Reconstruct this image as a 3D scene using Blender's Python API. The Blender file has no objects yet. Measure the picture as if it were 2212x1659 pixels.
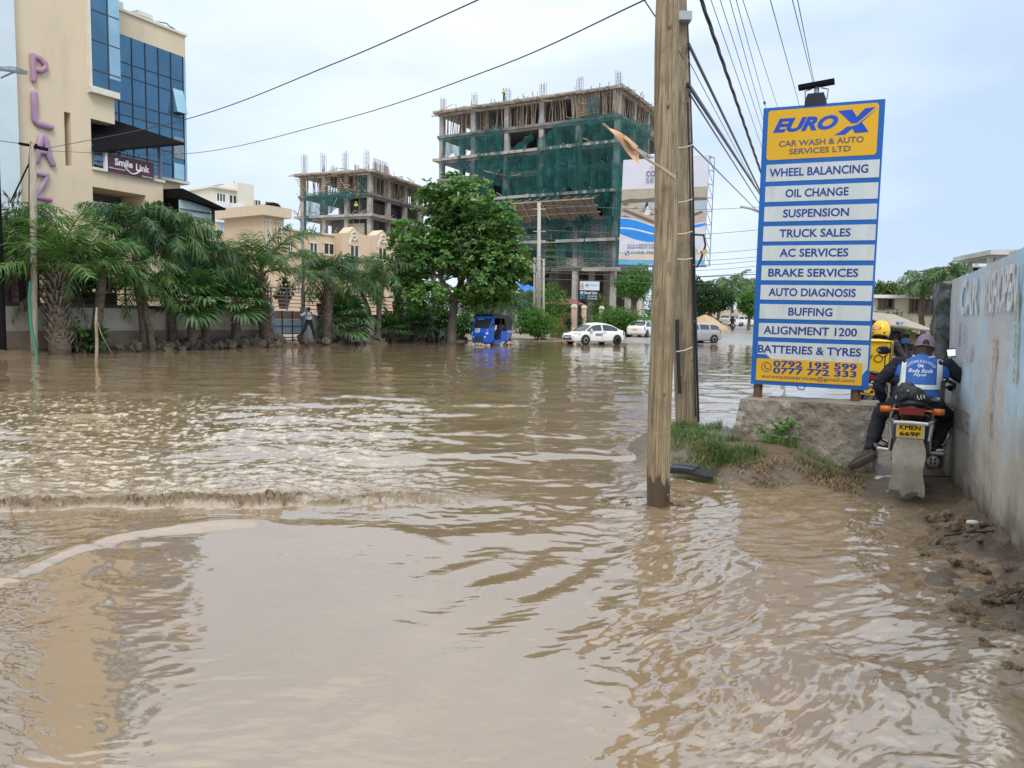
import bpy, math, random
import numpy as np
from mathutils import Vector, Matrix
sin, cos, R, PI = math.sin, math.cos, math.radians, math.pi
S = bpy.context.scene
C = S.collection
rnd = random.Random(7)
# ------------------------------------------------------------------ camera
FD, CX, CY, EYE = 1650.0, 1106.0, 829.5, 1.55      # focal length and centre on a 2212 px wide picture
PITCH, ROLL = math.atan(139.5 / FD), R(1.0)
_f = Vector((0, cos(PITCH), -sin(PITCH)))
_u0 = Vector((0, sin(PITCH), cos(PITCH)))
_r = Vector((1, 0, 0)) * cos(ROLL) + _u0 * sin(ROLL)
_u = _u0 * cos(ROLL) - Vector((1, 0, 0)) * sin(ROLL)
cam = bpy.data.objects.new('camera', bpy.data.cameras.new('camera'))
C.objects.link(cam)
cam.data.sensor_width = 36
cam.data.lens = FD / 2212 * 36
cam.data.clip_start, cam.data.clip_end = 0.05, 3000
m = Matrix((( _r.x, _u.x, -_f.x, 0), (_r.y, _u.y, -_f.y, 0), (_r.z, _u.z, -_f.z, EYE), (0, 0, 0, 1)))
cam.matrix_world = m
S.camera = cam
# ------------------------------------------------------------------ sky, sun, exposure
SUN_EL, SUN_AZ = R(52), R(165)                      # azimuth clockwise from +Y: behind the camera, a little to its right
W = bpy.data.worlds.new('World')
S.world = W
W.use_nodes = True
nt = W.node_tree
nt.nodes.clear()
N, L = nt.nodes.new, nt.links.new
out = N('ShaderNodeOutputWorld'); bg = N('ShaderNodeBackground'); bg.inputs[1].default_value = 0.1
L(bg.outputs[0], out.inputs[0])
sky = N('ShaderNodeTexSky'); sky.sky_type = 'NISHITA'; sky.sun_disc = False
sky.sun_elevation = SUN_EL; sky.sun_rotation = SUN_AZ; sky.air_density = 1.0; sky.dust_density = 2.0
tc = N('ShaderNodeTexCoord')
mp = N('ShaderNodeMapping'); mp.inputs['Scale'].default_value = (1.1, 1.1, 3.2); mp.inputs['Location'].default_value = (2.3, .4, 1.7)
L(tc.outputs['Generated'], mp.inputs[0])
n1 = N('ShaderNodeTexNoise'); n1.inputs['Scale'].default_value = 1.5; n1.inputs['Detail'].default_value = 6; n1.inputs['Roughness'].default_value = .52
L(mp.outputs[0], n1.inputs[0])
cr = N('ShaderNodeValToRGB'); cr.color_ramp.elements[0].position = .40; cr.color_ramp.elements[1].position = .62
cr.color_ramp.elements[0].color = (5.7, 6.9, 8.6, 1); cr.color_ramp.elements[1].color = (8.0, 8.9, 10.0, 1)
L(n1.outputs[0], cr.inputs[0])
sx = N('ShaderNodeSeparateXYZ'); L(tc.outputs['Generated'], sx.inputs[0])
mr = N('ShaderNodeMapRange'); mr.inputs[1].default_value = .30; mr.inputs[2].default_value = .85; mr.inputs[3].default_value = 1.0; mr.inputs[4].default_value = 2.05
L(sx.outputs['Z'], mr.inputs[0])
# bright overcast zenith, a little blue-grey to the right
mul = N('ShaderNodeVectorMath'); mul.operation = 'SCALE'; L(cr.outputs[0], mul.inputs[0]); L(mr.outputs[0], mul.inputs['Scale'])
mrx = N('ShaderNodeMapRange'); mrx.inputs[1].default_value = -.3; mrx.inputs[2].default_value = .75; mrx.inputs[3].default_value = 0; mrx.inputs[4].default_value = 1
L(sx.outputs['X'], mrx.inputs[0])
wz_ = N('ShaderNodeMapRange'); wz_.inputs[1].default_value = .25; wz_.inputs[2].default_value = .6; L(sx.outputs['Z'], wz_.inputs[0])
warm = N('ShaderNodeMix'); warm.data_type = 'RGBA'; warm.blend_type = 'MULTIPLY'; L(wz_.outputs[0], warm.inputs['Factor']); L(mul.outputs[0], warm.inputs['A']); warm.inputs['B'].default_value = (1.10, 1.0, .86, 1)
tint = N('ShaderNodeMix'); tint.data_type = 'RGBA'; tint.blend_type = 'MULTIPLY'
L(mrx.outputs[0], tint.inputs['Factor']); L(warm.outputs['Result'], tint.inputs['A']); tint.inputs['B'].default_value = (.85, .90, .965, 1)
mx = N('ShaderNodeMix'); mx.data_type = 'RGBA'; mx.inputs['Factor'].default_value = .90
L(sky.outputs[0], mx.inputs['A']); L(tint.outputs['Result'], mx.inputs['B'])
L(mx.outputs['Result'], bg.inputs[0])
sun = bpy.data.objects.new('sun', bpy.data.lights.new('sun', 'SUN'))
C.objects.link(sun)
sun.data.energy = 1.5; sun.data.angle = R(20); sun.data.color = (1, .95, .87)
sd = Vector((sin(SUN_AZ) * cos(SUN_EL), cos(SUN_AZ) * cos(SUN_EL), sin(SUN_EL)))
sun.rotation_euler = sd.to_track_quat('Z', 'Y').to_euler()
sun.location = (-20, -30, 60)
S.view_settings.view_transform = 'Standard'; S.view_settings.look = 'None'
S.view_settings.exposure = 0.34; S.view_settings.gamma = 1
S.cycles.max_bounces = 6; S.cycles.transparent_max_bounces = 12
S.cycles.use_denoising = True
# ------------------------------------------------------------------ helpers
def ray(px, py): return _f * FD + _r * (px - CX) - _u * (py - CY)
def P(px, py, d):
    r = ray(px, py); return Vector((0, 0, EYE)) + r * (d / r.y)
def G(px, py, z=0.0):
    r = ray(px, py); return Vector((0, 0, EYE)) + r * ((z - EYE) / r.z)

class MB:
    """collects faces for one mesh"""
    def __init__(s): s.v = []; s.f = []; s.mi = []; s.M = None; s.m = 0; s.sm = []; s.smooth = False
    def add(s, vs, fs):
        o = len(s.v)
        if s.M is not None: vs = [s.M @ Vector(p) for p in vs]
        s.v.extend([tuple(p) for p in vs])
        for f in fs:
            s.f.append(tuple(i + o for i in f)); s.mi.append(s.m); s.sm.append(s.smooth)
        return s
    def box(s, a, b):
        x0, y0, z0 = a; x1, y1, z1 = b
        return s.add([(x0,y0,z0),(x1,y0,z0),(x1,y1,z0),(x0,y1,z0),(x0,y0,z1),(x1,y0,z1),(x1,y1,z1),(x0,y1,z1)],
                     [(3,2,1,0),(4,5,6,7),(0,1,5,4),(1,2,6,5),(2,3,7,6),(3,0,4,7)])
    def hexa(s, p):      # eight points: bottom ring, top ring
        return s.add(p, [(3,2,1,0),(4,5,6,7),(0,1,5,4),(1,2,6,5),(2,3,7,6),(3,0,4,7)])
    def bar(s, a, b, w, h=None, up=(0,0,1)):
        a, b = Vector(a), Vector(b); h = h or w
        t = (b - a).normalized(); x = t.cross(Vector(up))
        if x.length < 1e-4: x = t.cross(Vector((1,0,0)))
        x.normalize(); y = x.cross(t)
        q = [(-1,-1),(1,-1),(1,1),(-1,1)]
        return s.hexa([a + x*i*w/2 + y*j*h/2 for i,j in q] + [b + x*i*w/2 + y*j*h/2 for i,j in q])
    def quad(s, a, b, c, d): return s.add([a,b,c,d], [(0,1,2,3)])
    def prism(s, poly, t):   # poly: list of 3-D points, t: offset vector
        n = len(poly); t = Vector(t); p = [Vector(q) for q in poly]
        return s.add(p + [q + t for q in p], [tuple(range(n))[::-1], tuple(range(n, 2*n))] + [(i, (i+1) % n, (i+1) % n + n, i + n) for i in range(n)])
    def tube(s, pts, rad, n=8, caps=True, up=None, ring=None):
        pts = [Vector(p) for p in pts]; k = len(pts)
        rad = rad if isinstance(rad, (list, tuple)) else [rad]*k
        vs, fs = [], []
        x = None
        for i, p in enumerate(pts):
            t = (pts[min(i+1, k-1)] - pts[max(i-1, 0)])
            t = t.normalized() if t.length > 1e-9 else Vector((0,0,1))
            if x is None or up is not None:
                ref = Vector(up) if up is not None else (Vector((0,0,1)) if abs(t.z) < .9 else Vector((1,0,0)))
                x = ref.cross(t)
                if x.length < 1e-5: x = Vector((1,0,0)).cross(t)
            else: x = x - t * x.dot(t)
            x.normalize(); y = t.cross(x)
            r = rad[i]; rx, ry = r if isinstance(r, (list, tuple)) else (r, r)
            for j in range(n):
                a = 2*PI*j/n; vs.append(p + x*cos(a)*rx + y*sin(a)*ry)
        for i in range(k-1):
            for j in range(n):
                j2 = (j+1) % n; fs.append((i*n+j, i*n+j2, (i+1)*n+j2, (i+1)*n+j))
        if caps: fs += [tuple(range(n))[::-1], tuple(range((k-1)*n, k*n))]
        return s.add(vs, fs)
    def cyl(s, a, b, r, r2=None, n=12): return s.tube([a, b], [r, r if r2 is None else r2], n)
    def lathe(s, prof, c=(0,0,0), n=16, axis='z'):   # prof: (radius, height)
        c = Vector(c); vs, fs = [], []
        for r, h in prof:
            for j in range(n):
                a = 2*PI*j/n; x, y = r*cos(a), r*sin(a)
                vs.append(c + (Vector((x, y, h)) if axis == 'z' else Vector((x, h, y)) if axis == 'y' else Vector((h, x, y))))
        k = len(prof)
        for i in range(k-1):
            for j in range(n):
                j2 = (j+1) % n; q = (i*n+j, i*n+j2, (i+1)*n+j2, (i+1)*n+j); fs.append(q if axis != 'y' else q[::-1])
        fs += [tuple(range(n))[::-1], tuple(range((k-1)*n, k*n))]
        return s.add(vs, fs)
    def ball(s, c, r, n=10, k=7, M=None):
        r = r if isinstance(r, (list, tuple)) else (r, r, r); c = Vector(c); vs, fs = [c + (M @ Vector((0,0,-r[2])) if M else Vector((0,0,-r[2])))], []
        for i in range(1, k):
            a = PI*i/k - PI/2
            for j in range(n):
                b = 2*PI*j/n; q = Vector((r[0]*cos(a)*cos(b), r[1]*cos(a)*sin(b), r[2]*sin(a)))
                vs.append(c + (M @ q if M else q))
        vs.append(c + (M @ Vector((0,0,r[2])) if M else Vector((0,0,r[2]))))
        for j in range(n): fs.append((0, 1+(j+1) % n, 1+j)); fs.append((len(vs)-1, 1+(k-2)*n+j, 1+(k-2)*n+(j+1) % n))
        for i in range(k-2):
            for j in range(n):
                j2 = (j+1) % n; fs.append((1+i*n+j, 1+i*n+j2, 1+(i+1)*n+j2, 1+(i+1)*n+j))
        return s.add(vs, fs)
    def grid(s, fn, nu, nv):
        vs = [fn(i/nu, j/nv) for j in range(nv+1) for i in range(nu+1)]
        return s.add(vs, [(j*(nu+1)+i, j*(nu+1)+i+1, (j+1)*(nu+1)+i+1, (j+1)*(nu+1)+i) for j in range(nv) for i in range(nu)])
    def arr(s, V, F):   # numpy arrays
        o = len(s.v); s.v.extend(map(tuple, V.tolist()))
        for f in (F + o).tolist(): s.f.append(tuple(f))
        s.mi.extend([s.m]*len(F)); s.sm.extend([s.smooth]*len(F)); return s
    def mesh(s, name, off=(0,0,0), mats=(), smooth=None):
        me = bpy.data.meshes.new(name); ox, oy, oz = off
        me.from_pydata([(x-ox, y-oy, z-oz) for x, y, z in s.v], [], s.f)
        for mm in (mats if isinstance(mats, (list, tuple)) else [mats]): me.materials.append(mm)
        me.polygons.foreach_set('material_index', s.mi)
        me.polygons.foreach_set('use_smooth', [bool(smooth)]*len(s.f) if smooth is not None else s.sm)
        me.update(); return me

ORI = {}
def tag(o, label=None, cat=None, group=None, kind=None):
    if label: o['label'] = label
    if cat: o['category'] = cat
    if group: o['group'] = group
    if kind: o['kind'] = kind
    return o
def thing(name, label, cat, loc=(0,0,0), group=None):
    o = bpy.data.objects.new(name, None); C.objects.link(o); o.location = loc; o.empty_display_size = .2
    ORI[o] = Vector(loc); return tag(o, label, cat, group)
def obj(name, mb, mat, parent=None, smooth=None, label=None, kind=None):
    off = ORI[parent] if parent is not None else Vector((0,0,0))
    me = mb.mesh(name, off, mat, smooth) if isinstance(mb, MB) else mb
    o = bpy.data.objects.new(name, me); C.objects.link(o); o.parent = parent
    ORI[o] = Vector(off); return tag(o, label, kind=kind)
def solo(name, mb, mat, label, cat, group=None, smooth=None, kind=None):
    a = np.array(mb.v); c = Vector(((a[:,0].min()+a[:,0].max())/2, (a[:,1].min()+a[:,1].max())/2, a[:,2].min()))
    o = bpy.data.objects.new(name, mb.mesh(name, c, mat, smooth)); C.objects.link(o); o.location = c
    ORI[o] = c; return tag(o, label, cat, group, kind)
def struct(name, mb, mat=None, smooth=None, kind='structure'):
    o = bpy.data.objects.new(name, mb.mesh(name, (0,0,0), mat, smooth) if isinstance(mb, MB) else mb); C.objects.link(o); return tag(o, kind=kind)
def dup(o, label=None, group=None, loc=None, rotz=None, scale=None):
    def cp(q, par):
        c = q.copy(); C.objects.link(c); c.parent = par
        for ch in q.children: cp(ch, c)
        return c
    r = cp(o, None); tag(r, label, group=group)
    if loc is not None: r.location = loc
    if rotz is not None: r.rotation_euler = (0, 0, rotz)
    if scale is not None: r.scale = (scale,)*3
    return r
def refine(mb, voxel, smooth=4, name='body', mats=()):
    """one continuous surface from overlapping lofts"""
    me = mb.mesh(name + '_raw'); o = bpy.data.objects.new('tmp', me); C.objects.link(o)
    r = o.modifiers.new('r', 'REMESH'); r.mode = 'VOXEL'; r.voxel_size = voxel; r.use_smooth_shade = True
    sm = o.modifiers.new('s', 'SMOOTH'); sm.iterations = smooth; sm.factor = .5
    dg = bpy.context.evaluated_depsgraph_get()
    out = bpy.data.meshes.new_from_object(o.evaluated_get(dg)); out.name = name
    bpy.data.objects.remove(o); bpy.data.meshes.remove(me)
    for mm in (mats if isinstance(mats, (list, tuple)) else [mats]): out.materials.append(mm)
    for p in out.polygons: p.use_smooth = True
    return out
_tc = {}
def glyphs(s, bold=0.0, shear=0.0):
    k = (s, bold, shear)
    if k not in _tc:
        cu = bpy.data.curves.new('txt', 'FONT'); cu.body = s; cu.size = 1; cu.offset = bold; cu.shear = shear
        cu.resolution_u = 3; cu.fill_mode = 'FRONT'
        o = bpy.data.objects.new('txt', cu); C.objects.link(o)
        dg = bpy.context.evaluated_depsgraph_get()
        me = bpy.data.meshes.new_from_object(o.evaluated_get(dg))
        v = np.array([tuple(q.co) for q in me.vertices]); f = [tuple(p.vertices) for p in me.polygons]
        bpy.data.objects.remove(o); bpy.data.meshes.remove(me); bpy.data.curves.remove(cu)
        if bold and 'M' in s:      # a bold M fills wrongly: lay shifted plain copies instead
            v0, f0 = glyphs(s, 0, shear); v, f = [], []
            for i, (a, c) in enumerate(((-.9, 0), (.9, 0), (0, .5), (0, -.5), (.45, 0), (-.45, 0))):
                f += [tuple(j + len(v0)*i for j in t) for t in f0]; v += [(p[0]+a*bold, p[1]+c*bold, .0004*i) for p in v0]
            v = np.array(v)
        _tc[k] = (v, f)
    return _tc[k]
def text(mb, s, c, ux, uy, w, h, bold=.02, shear=0, lift=.002, warp=None):
    """flat lettering fitted into w x h about c, on the plane ux, uy"""
    v, f = glyphs(s, bold, shear); lo, hi = v.min(0), v.max(0)
    ux, uy, c = Vector(ux).normalized(), Vector(uy).normalized(), Vector(c); n = ux.cross(uy)
    q = []
    for p in v:
        a = ((p[0]-lo[0])/(hi[0]-lo[0]) - .5)*w; b = ((p[1]-lo[1])/max(hi[1]-lo[1], 1e-6) - .5)*h
        if warp: a, b = warp(a, b)
        q.append(c + ux*a + uy*b + n*(lift + p[2]))
    return mb.add(q, f)

class Fac:
    """a vertical plane through O running along u; n points out of it"""
    def __init__(s, O, deg):
        s.o = Vector((O[0], O[1], 0)); t = R(deg); s.u = Vector((sin(t), cos(t), 0)); s.n = Vector((cos(t), -sin(t), 0))
    def uz(s, px, py, w=0.0):
        r = ray(px, py); o = s.o + s.n*w; k = (o - Vector((0,0,EYE))).dot(s.n) / r.dot(s.n)
        p = Vector((0,0,EYE)) + r*k; return (p - o).dot(s.u), p.z
    def pt(s, u, w, z): return s.o + s.u*u + s.n*w + Vector((0,0,z))
    def box(s, mb, u0, u1, w0, w1, z0, z1):
        q = [(u0,w1),(u1,w1),(u1,w0),(u0,w0)]
        return mb.hexa([s.pt(u, w, z0) for u, w in q] + [s.pt(u, w, z1) for u, w in q])
    def pbox(s, mb, px0, py0, px1, py1, w0, w1):   # pixel rectangle measured on plane w1
        pm = (px0+px1)/2; u0 = s.uz(px0, (py0+py1)/2, w1)[0]; u1 = s.uz(px1, (py0+py1)/2, w1)[0]
        z1 = s.uz(pm, py0, w1)[1]; z0 = s.uz(pm, py1, w1)[1]
        return s.box(mb, u0, u1, w0, w1, z0, z1)
# ------------------------------------------------------------------ noise
_pr = np.random.RandomState(3); _perm = _pr.permutation(256); _perm = np.concatenate([_perm, _perm, _perm])
_gr = np.array([(cos(a), sin(a)) for a in np.linspace(0, 2*PI, 16, endpoint=False)])
def pn(x, y, seed=0):
    x = np.asarray(x, float) + seed*17.31; y = np.asarray(y, float) + seed*9.17
    xi = np.floor(x).astype(int); yi = np.floor(y).astype(int); xf = x - xi; yf = y - yi
    u = xf*xf*xf*(xf*(xf*6-15)+10); v = yf*yf*yf*(yf*(yf*6-15)+10)
    def g(i, j, dx, dy):
        h = _gr[_perm[_perm[i & 255] + (j & 255)] & 15]; return h[..., 0]*dx + h[..., 1]*dy
    a = g(xi, yi, xf, yf); b = g(xi+1, yi, xf-1, yf); c = g(xi, yi+1, xf, yf-1); d = g(xi+1, yi+1, xf-1, yf-1)
    return ((a + u*(b-a)) + v*((c + u*(d-c)) - (a + u*(b-a))))*1.5
def fbm(x, y, o=4, seed=0, g=.5):
    r, a = 0, 1
    for i in range(o): r = r + a*pn(x*2**i, y*2**i, seed+i); a *= g
    return r
def sst(a, b, x):
    t = np.clip((np.asarray(x, float)-a)/(b-a), 0, 1); return t*t*(3-2*t)
# ------------------------------------------------------------------ materials
def newmat(name):
    m = bpy.data.materials.new(name); m.use_nodes = True; nt = m.node_tree
    return m, nt, nt.nodes['Principled BSDF'], nt.nodes.new, nt.links.new
def coords(nt, stretch=(1,1,1), kind='Object'):
    t = nt.nodes.new('ShaderNodeTexCoord'); mp = nt.nodes.new('ShaderNodeMapping'); mp.inputs['Scale'].default_value = stretch
    nt.links.new(t.outputs[kind], mp.inputs[0]); return mp.outputs[0]
def noise_n(nt, vec, scale, detail=4, rough=.55, lo=.3, hi=.7):
    n = nt.nodes.new('ShaderNodeTexNoise'); n.inputs['Scale'].default_value = scale; n.inputs['Detail'].default_value = detail; n.inputs['Roughness'].default_value = rough
    nt.links.new(vec, n.inputs[0]); r = nt.nodes.new('ShaderNodeMapRange'); r.inputs[1].default_value = lo; r.inputs[2].default_value = hi
    nt.links.new(n.outputs[0], r.inputs[0]); return r.outputs[0]
def mixc(nt, fac, a, b, mode='MIX'):
    x = nt.nodes.new('ShaderNodeMix'); x.data_type = 'RGBA'; x.blend_type = mode
    for k, v in (('Factor', fac), ('A', a), ('B', b)):
        if hasattr(v, 'is_output'): nt.links.new(v, x.inputs[k])
        elif k == 'Factor': x.inputs[k].default_value = v
        else: x.inputs[k].default_value = (*v[:3], 1)
    return x.outputs['Result']
def bump(nt, b, h, strength, dist=.02):
    n = nt.nodes.new('ShaderNodeBump'); n.inputs['Strength'].default_value = strength; n.inputs['Distance'].default_value = dist
    nt.links.new(h, n.inputs['Height']); nt.links.new(n.outputs[0], b.inputs['Normal'])
def Mt(name, col, rough=.7, var=.14, scale=3, col2=None, c2lo=.5, c2hi=.75, c2scale=None, stretch=(1,1,1), bmp=0, bscale=30, metal=0, spec=.4, island=0, emis=0):
    m, nt, b, N, L = newmat(name); v = coords(nt, stretch)
    f = noise_n(nt, v, scale); lo = [c*(1-var) for c in col]; hi = [min(1, c*(1+var)) for c in col]
    c = mixc(nt, f, lo, hi)
    if col2: c = mixc(nt, noise_n(nt, v, c2scale or scale*.6, 6, .62, c2lo, c2hi), c, col2)
    if island:
        g = N('ShaderNodeNewGeometry'); r = N('ShaderNodeMapRange'); r.inputs[3].default_value = 1-island; r.inputs[4].default_value = 1+island
        L(g.outputs['Random Per Island'], r.inputs[0]); vm = N('ShaderNodeVectorMath'); vm.operation = 'SCALE'; L(c, vm.inputs[0]); L(r.outputs[0], vm.inputs['Scale']); c = vm.outputs[0]
    L(c, b.inputs['Base Color']); b.inputs['Roughness'].default_value = rough; b.inputs['Metallic'].default_value = metal
    b.inputs['Specular IOR Level'].default_value = spec
    if bmp: bump(nt, b, noise_n(nt, v, bscale, 5, .6, 0, 1), bmp)
    return m
def leafmat(name, dark, light, tip=None, rough=.45, trans=.28):
    m, nt, b, N, L = newmat(name)
    g = N('ShaderNodeNewGeometry'); ramp = N('ShaderNodeValToRGB'); e = ramp.color_ramp.elements
    e[0].color = (*dark, 1); e[1].color = (*light, 1); e[1].position = .9
    if tip: q = e.new(.985); q.color = (*tip, 1); e[1].position = .93
    L(g.outputs['Random Per Island'], ramp.inputs[0])
    L(ramp.outputs[0], b.inputs['Base Color']); b.inputs['Roughness'].default_value = rough; b.inputs['Specular IOR Level'].default_value = .45
    t = N('ShaderNodeBsdfTranslucent'); mu = mixc(nt, 1, ramp.outputs[0], (1.5, 1.7, .7), 'MULTIPLY'); L(mu, t.inputs[0])
    ms = N('ShaderNodeMixShader'); ms.inputs[0].default_value = trans; L(b.outputs[0], ms.inputs[1]); L(t.outputs[0], ms.inputs[2])
    L(ms.outputs[0], nt.nodes['Material Output'].inputs[0]); return m
def netmat(name, col, dens=.8, weave=True):
    m, nt, b, N, L = newmat(name); v = coords(nt)
    f = noise_n(nt, v, 1.2, 5, .6); L(mixc(nt, f, [c*.45 for c in col], [c*1.6 for c in col]), b.inputs['Base Color']); b.inputs['Roughness'].default_value = .8
    t = N('ShaderNodeBsdfTransparent'); t.inputs[0].default_value = (1,1,1,1)
    tr = N('ShaderNodeBsdfTranslucent'); tr.inputs[0].default_value = (*[c*1.6 for c in col], 1)
    m1 = N('ShaderNodeMixShader'); m1.inputs[0].default_value = .4; L(b.outputs[0], m1.inputs[1]); L(tr.outputs[0], m1.inputs[2])
    r = N('ShaderNodeMapRange'); r.inputs[3].default_value = dens-.30; r.inputs[4].default_value = min(1, dens+.26); L(noise_n(nt, coords(nt, (1.5, 1.5, .3)), 1.1, 5, .6), r.inputs[0])
    ms = N('ShaderNodeMixShader'); L(r.outputs[0], ms.inputs[0]); L(t.outputs[0], ms.inputs[1]); L(m1.outputs[0], ms.inputs[2])
    L(ms.outputs[0], nt.nodes['Material Output'].inputs[0]); return m
def brickmat(name, c1, c2, mortar, w, h):
    m, nt, b, N, L = newmat(name)
    t = N('ShaderNodeTexCoord'); sp = N('ShaderNodeSeparateXYZ'); L(t.outputs['Object'], sp.inputs[0])
    ad = N('ShaderNodeMath'); L(sp.outputs[0], ad.inputs[0]); L(sp.outputs[1], ad.inputs[1])
    cb = N('ShaderNodeCombineXYZ'); L(ad.outputs[0], cb.inputs[0]); L(sp.outputs[2], cb.inputs[1])
    br = N('ShaderNodeTexBrick'); br.inputs['Scale'].default_value = 1; br.inputs['Brick Width'].default_value = w; br.inputs['Row Height'].default_value = h
    br.inputs['Mortar Size'].default_value = .035; br.inputs['Color1'].default_value = (*c1,1); br.inputs['Color2'].default_value = (*c2,1); br.inputs['Mortar'].default_value = (*mortar,1)
    L(cb.outputs[0], br.inputs[0]); L(mixc(nt, noise_n(nt, coords(nt), 2, 5), br.outputs[0], [c*.55 for c in c1]) if 0 else br.outputs[0], b.inputs['Base Color']); b.inputs['Roughness'].default_value = .9
    return m

cream = Mt('cream_paint', (.66,.535,.375), .8, .05, .35, (.55,.45,.325), .52, .8, .9, stretch=(1,1,.35))
cream_trim = Mt('pale_trim', (.66,.62,.52), .7, .08, 2)
white_paint = Mt('white_paint', (.72,.72,.70), .7, .07, .8, (.52,.52,.50), .6, .9)
bluewhite = Mt('bluish_white', (.60,.68,.72), .6, .06, .6)
pink = Mt('pink_letters', (.37,.235,.345), .45, .12, 1.2, (.46,.20,.28), .55, .75)
black = Mt('black_sheet', (.010,.0095,.011), .9, .2, 4, spec=.08)
darkmetal = Mt('dark_metal', (.055,.06,.065), .45, .2, 6, metal=.3)
greymetal = Mt('grey_metal', (.30,.32,.34), .4, .15, 5, metal=.5)
steelblue = Mt('blue_grey_metal', (.22,.27,.34), .5, .15, 4, (.20,.15,.12), .62, .8)
glassblue = Mt('tinted_glass', (.085,.185,.275), .07, .16, .5, metal=.8, spec=.7)
glasslight = Mt('pale_glass', (.33,.52,.60), .08, .15, .8, metal=.7, spec=.7)
darkglass = Mt('dark_glass', (.02,.022,.026), .06, .2, 1, spec=.7)
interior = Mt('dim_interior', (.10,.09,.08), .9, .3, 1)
concrete = Mt('grey_concrete', (.37,.35,.325), .9, .2, 1.1, (.16,.15,.14), .5, .8, bmp=.3)
concrete_d = Mt('weathered_concrete', (.21,.20,.19), .9, .25, 1.3, (.11,.105,.10), .45, .75, bmp=.3)
timber = Mt('raw_timber', (.33,.25,.18), .85, .3, 5, (.14,.11,.09), .5, .8, island=.35)
block = brickmat('stone_block', (.50,.43,.33), (.40,.34,.26), (.16,.14,.125), .42, .26)
netgreen = netmat('green_safety_net', (.018,.125,.118), .60)
netblue = netmat('blue_green_net', (.035,.12,.15), .50)
peach = Mt('peach_paint', (.60,.455,.325), .8, .06, .5, (.50,.37,.26), .6, .85)
terracotta = Mt('terracotta', (.34,.125,.065), .7, .15, 3, (.26,.10,.06), .5, .7)
brownboard = Mt('brown_board', (.085,.04,.028), .6, .2, 2)
palmtrunk = Mt('palm_trunk', (.17,.135,.10), .9, .35, 6, (.075,.06,.05), .45, .7, stretch=(1,1,2.5), bmp=.5)
palmgreen = leafmat('palm_leaf', (.018,.062,.022), (.095,.20,.060), (.24,.21,.06))
palmyoung = leafmat('young_palm_leaf', (.05,.12,.02), (.15,.23,.05))
palmdry = leafmat('dry_palm_leaf', (.10,.08,.05), (.24,.18,.10))
almond = leafmat('almond_leaf', (.028,.095,.025), (.13,.27,.06), (.32,.28,.06), .38)
hedgeleaf = leafmat('hedge_leaf', (.03,.10,.018), (.11,.24,.04), None, .5)
darkleaf = leafmat('dark_leaf', (.012,.045,.014), (.045,.105,.03), None, .5)
olive = leafmat('olive_leaf', (.045,.075,.02), (.12,.16,.045), None, .5)
bark = Mt('bark', (.15,.12,.09), .9, .3, 5, stretch=(1,1,.4), bmp=.5)
rust = Mt('rusty_iron', (.16,.085,.05), .7, .3, 8, metal=.3)
chrome = Mt('chrome', (.45,.45,.46), .22, .15, 5, metal=.95)
rubber = Mt('black_rubber', (.018,.018,.018), .8, .3, 8)
muddy_rubber = Mt('muddy_rubber', (.03,.028,.026), .8, .3, 8, (.22,.165,.11), .5, .7)
plastic = Mt('black_plastic', (.015,.015,.017), .35, .2, 6)
red_roof = Mt('dull_red_roof', (.24,.075,.06), .8, .2, 1.5)
# ------------------------------------------------------------------ ground, road and flood water
FENCE = Fac((-10.9, 41), 28.0)                      # line of the garden wall on the left; n points to the street
WALL = Fac((3.53, 5.28), 20.6)                      # painted wall on the right; its street side is -n
def terrain(x, y):
    x = np.asarray(x, float); y = np.asarray(y, float)
    z = np.full(x.shape, -.22)
    z = np.maximum(z, -.25 + .30*sst(46, 57, y + .35*fbm(x*.25, y*.25, 3, 5) - .16*np.clip(x, -20, 14)) + np.clip(y-57, 0, 48)*.021 + .03*fbm(x*.3, y*.3, 3, 9))
    d = (x+10.9)*FENCE.n.x + (y-41)*FENCE.n.y       # distance in front of the garden wall
    s = (x+10.9)*FENCE.u.x + (y-41)*FENCE.u.y
    z = np.maximum(z, -.22 + .42*sst(1.9, .6, d + .3*fbm(x*.8, y*.8, 3, 2))*sst(24, 17, s))
    dw = -((x-3.53)*WALL.n.x + (y-5.28)*WALL.n.y)   # distance from the painted wall
    lump = fbm(x*2.2, y*2.2, 4, 21)
    bank = -.10 + .135*sst(1.0, .05, dw + .30*fbm(x*1.1, y*1.1, 3, 8))*sst(1.8, 3.8, y) + .055*lump*sst(1.3, .4, dw) + .075*np.clip(fbm(x*5, y*5, 4, 31), 0, 1)*sst(1.1, .25, dw) + .02*fbm(x*16, y*16, 3, 37)*sst(1.0, .3, dw)
    bank = np.where(y < 9.5, bank, bank*sst(11, 9.5, y) - .05)
    z = np.maximum(z, np.where(y < 14, bank, -1))
    lane = .012 + .03*fbm(x*2.5, y*2.5, 3, 12)
    q = np.hypot((x-3.75)/1.0, (y-8.3)/2.6)
    z = np.maximum(z, -.2 + (.2+lane)*sst(1.15, .75, q))
    q = np.hypot((x-2.55)/1.45, (y-8.75)/1.95) + .10*fbm(x*1.2, y*1.2, 3, 14)
    z = np.maximum(z, -.2 + (.44 + .05*lump)*sst(1.12, .42, q))
    q2 = x - (.62*y - 3.1) + .5*fbm(x*.4, y*.4, 3, 16)
    z = np.maximum(z, -.22 + .36*sst(-.6, 1.2, q2)*sst(9.5, 12, y))
    return z
def T(x, y): return float(terrain(np.array([x]), np.array([y]))[0])
ys = np.concatenate([np.linspace(-6, 1, 15)[:-1], EYE*FD/np.linspace(1500, 30, 330)])
ys = np.concatenate([ys, np.geomspace(ys[-1]*1.02, 900, 70)])
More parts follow.
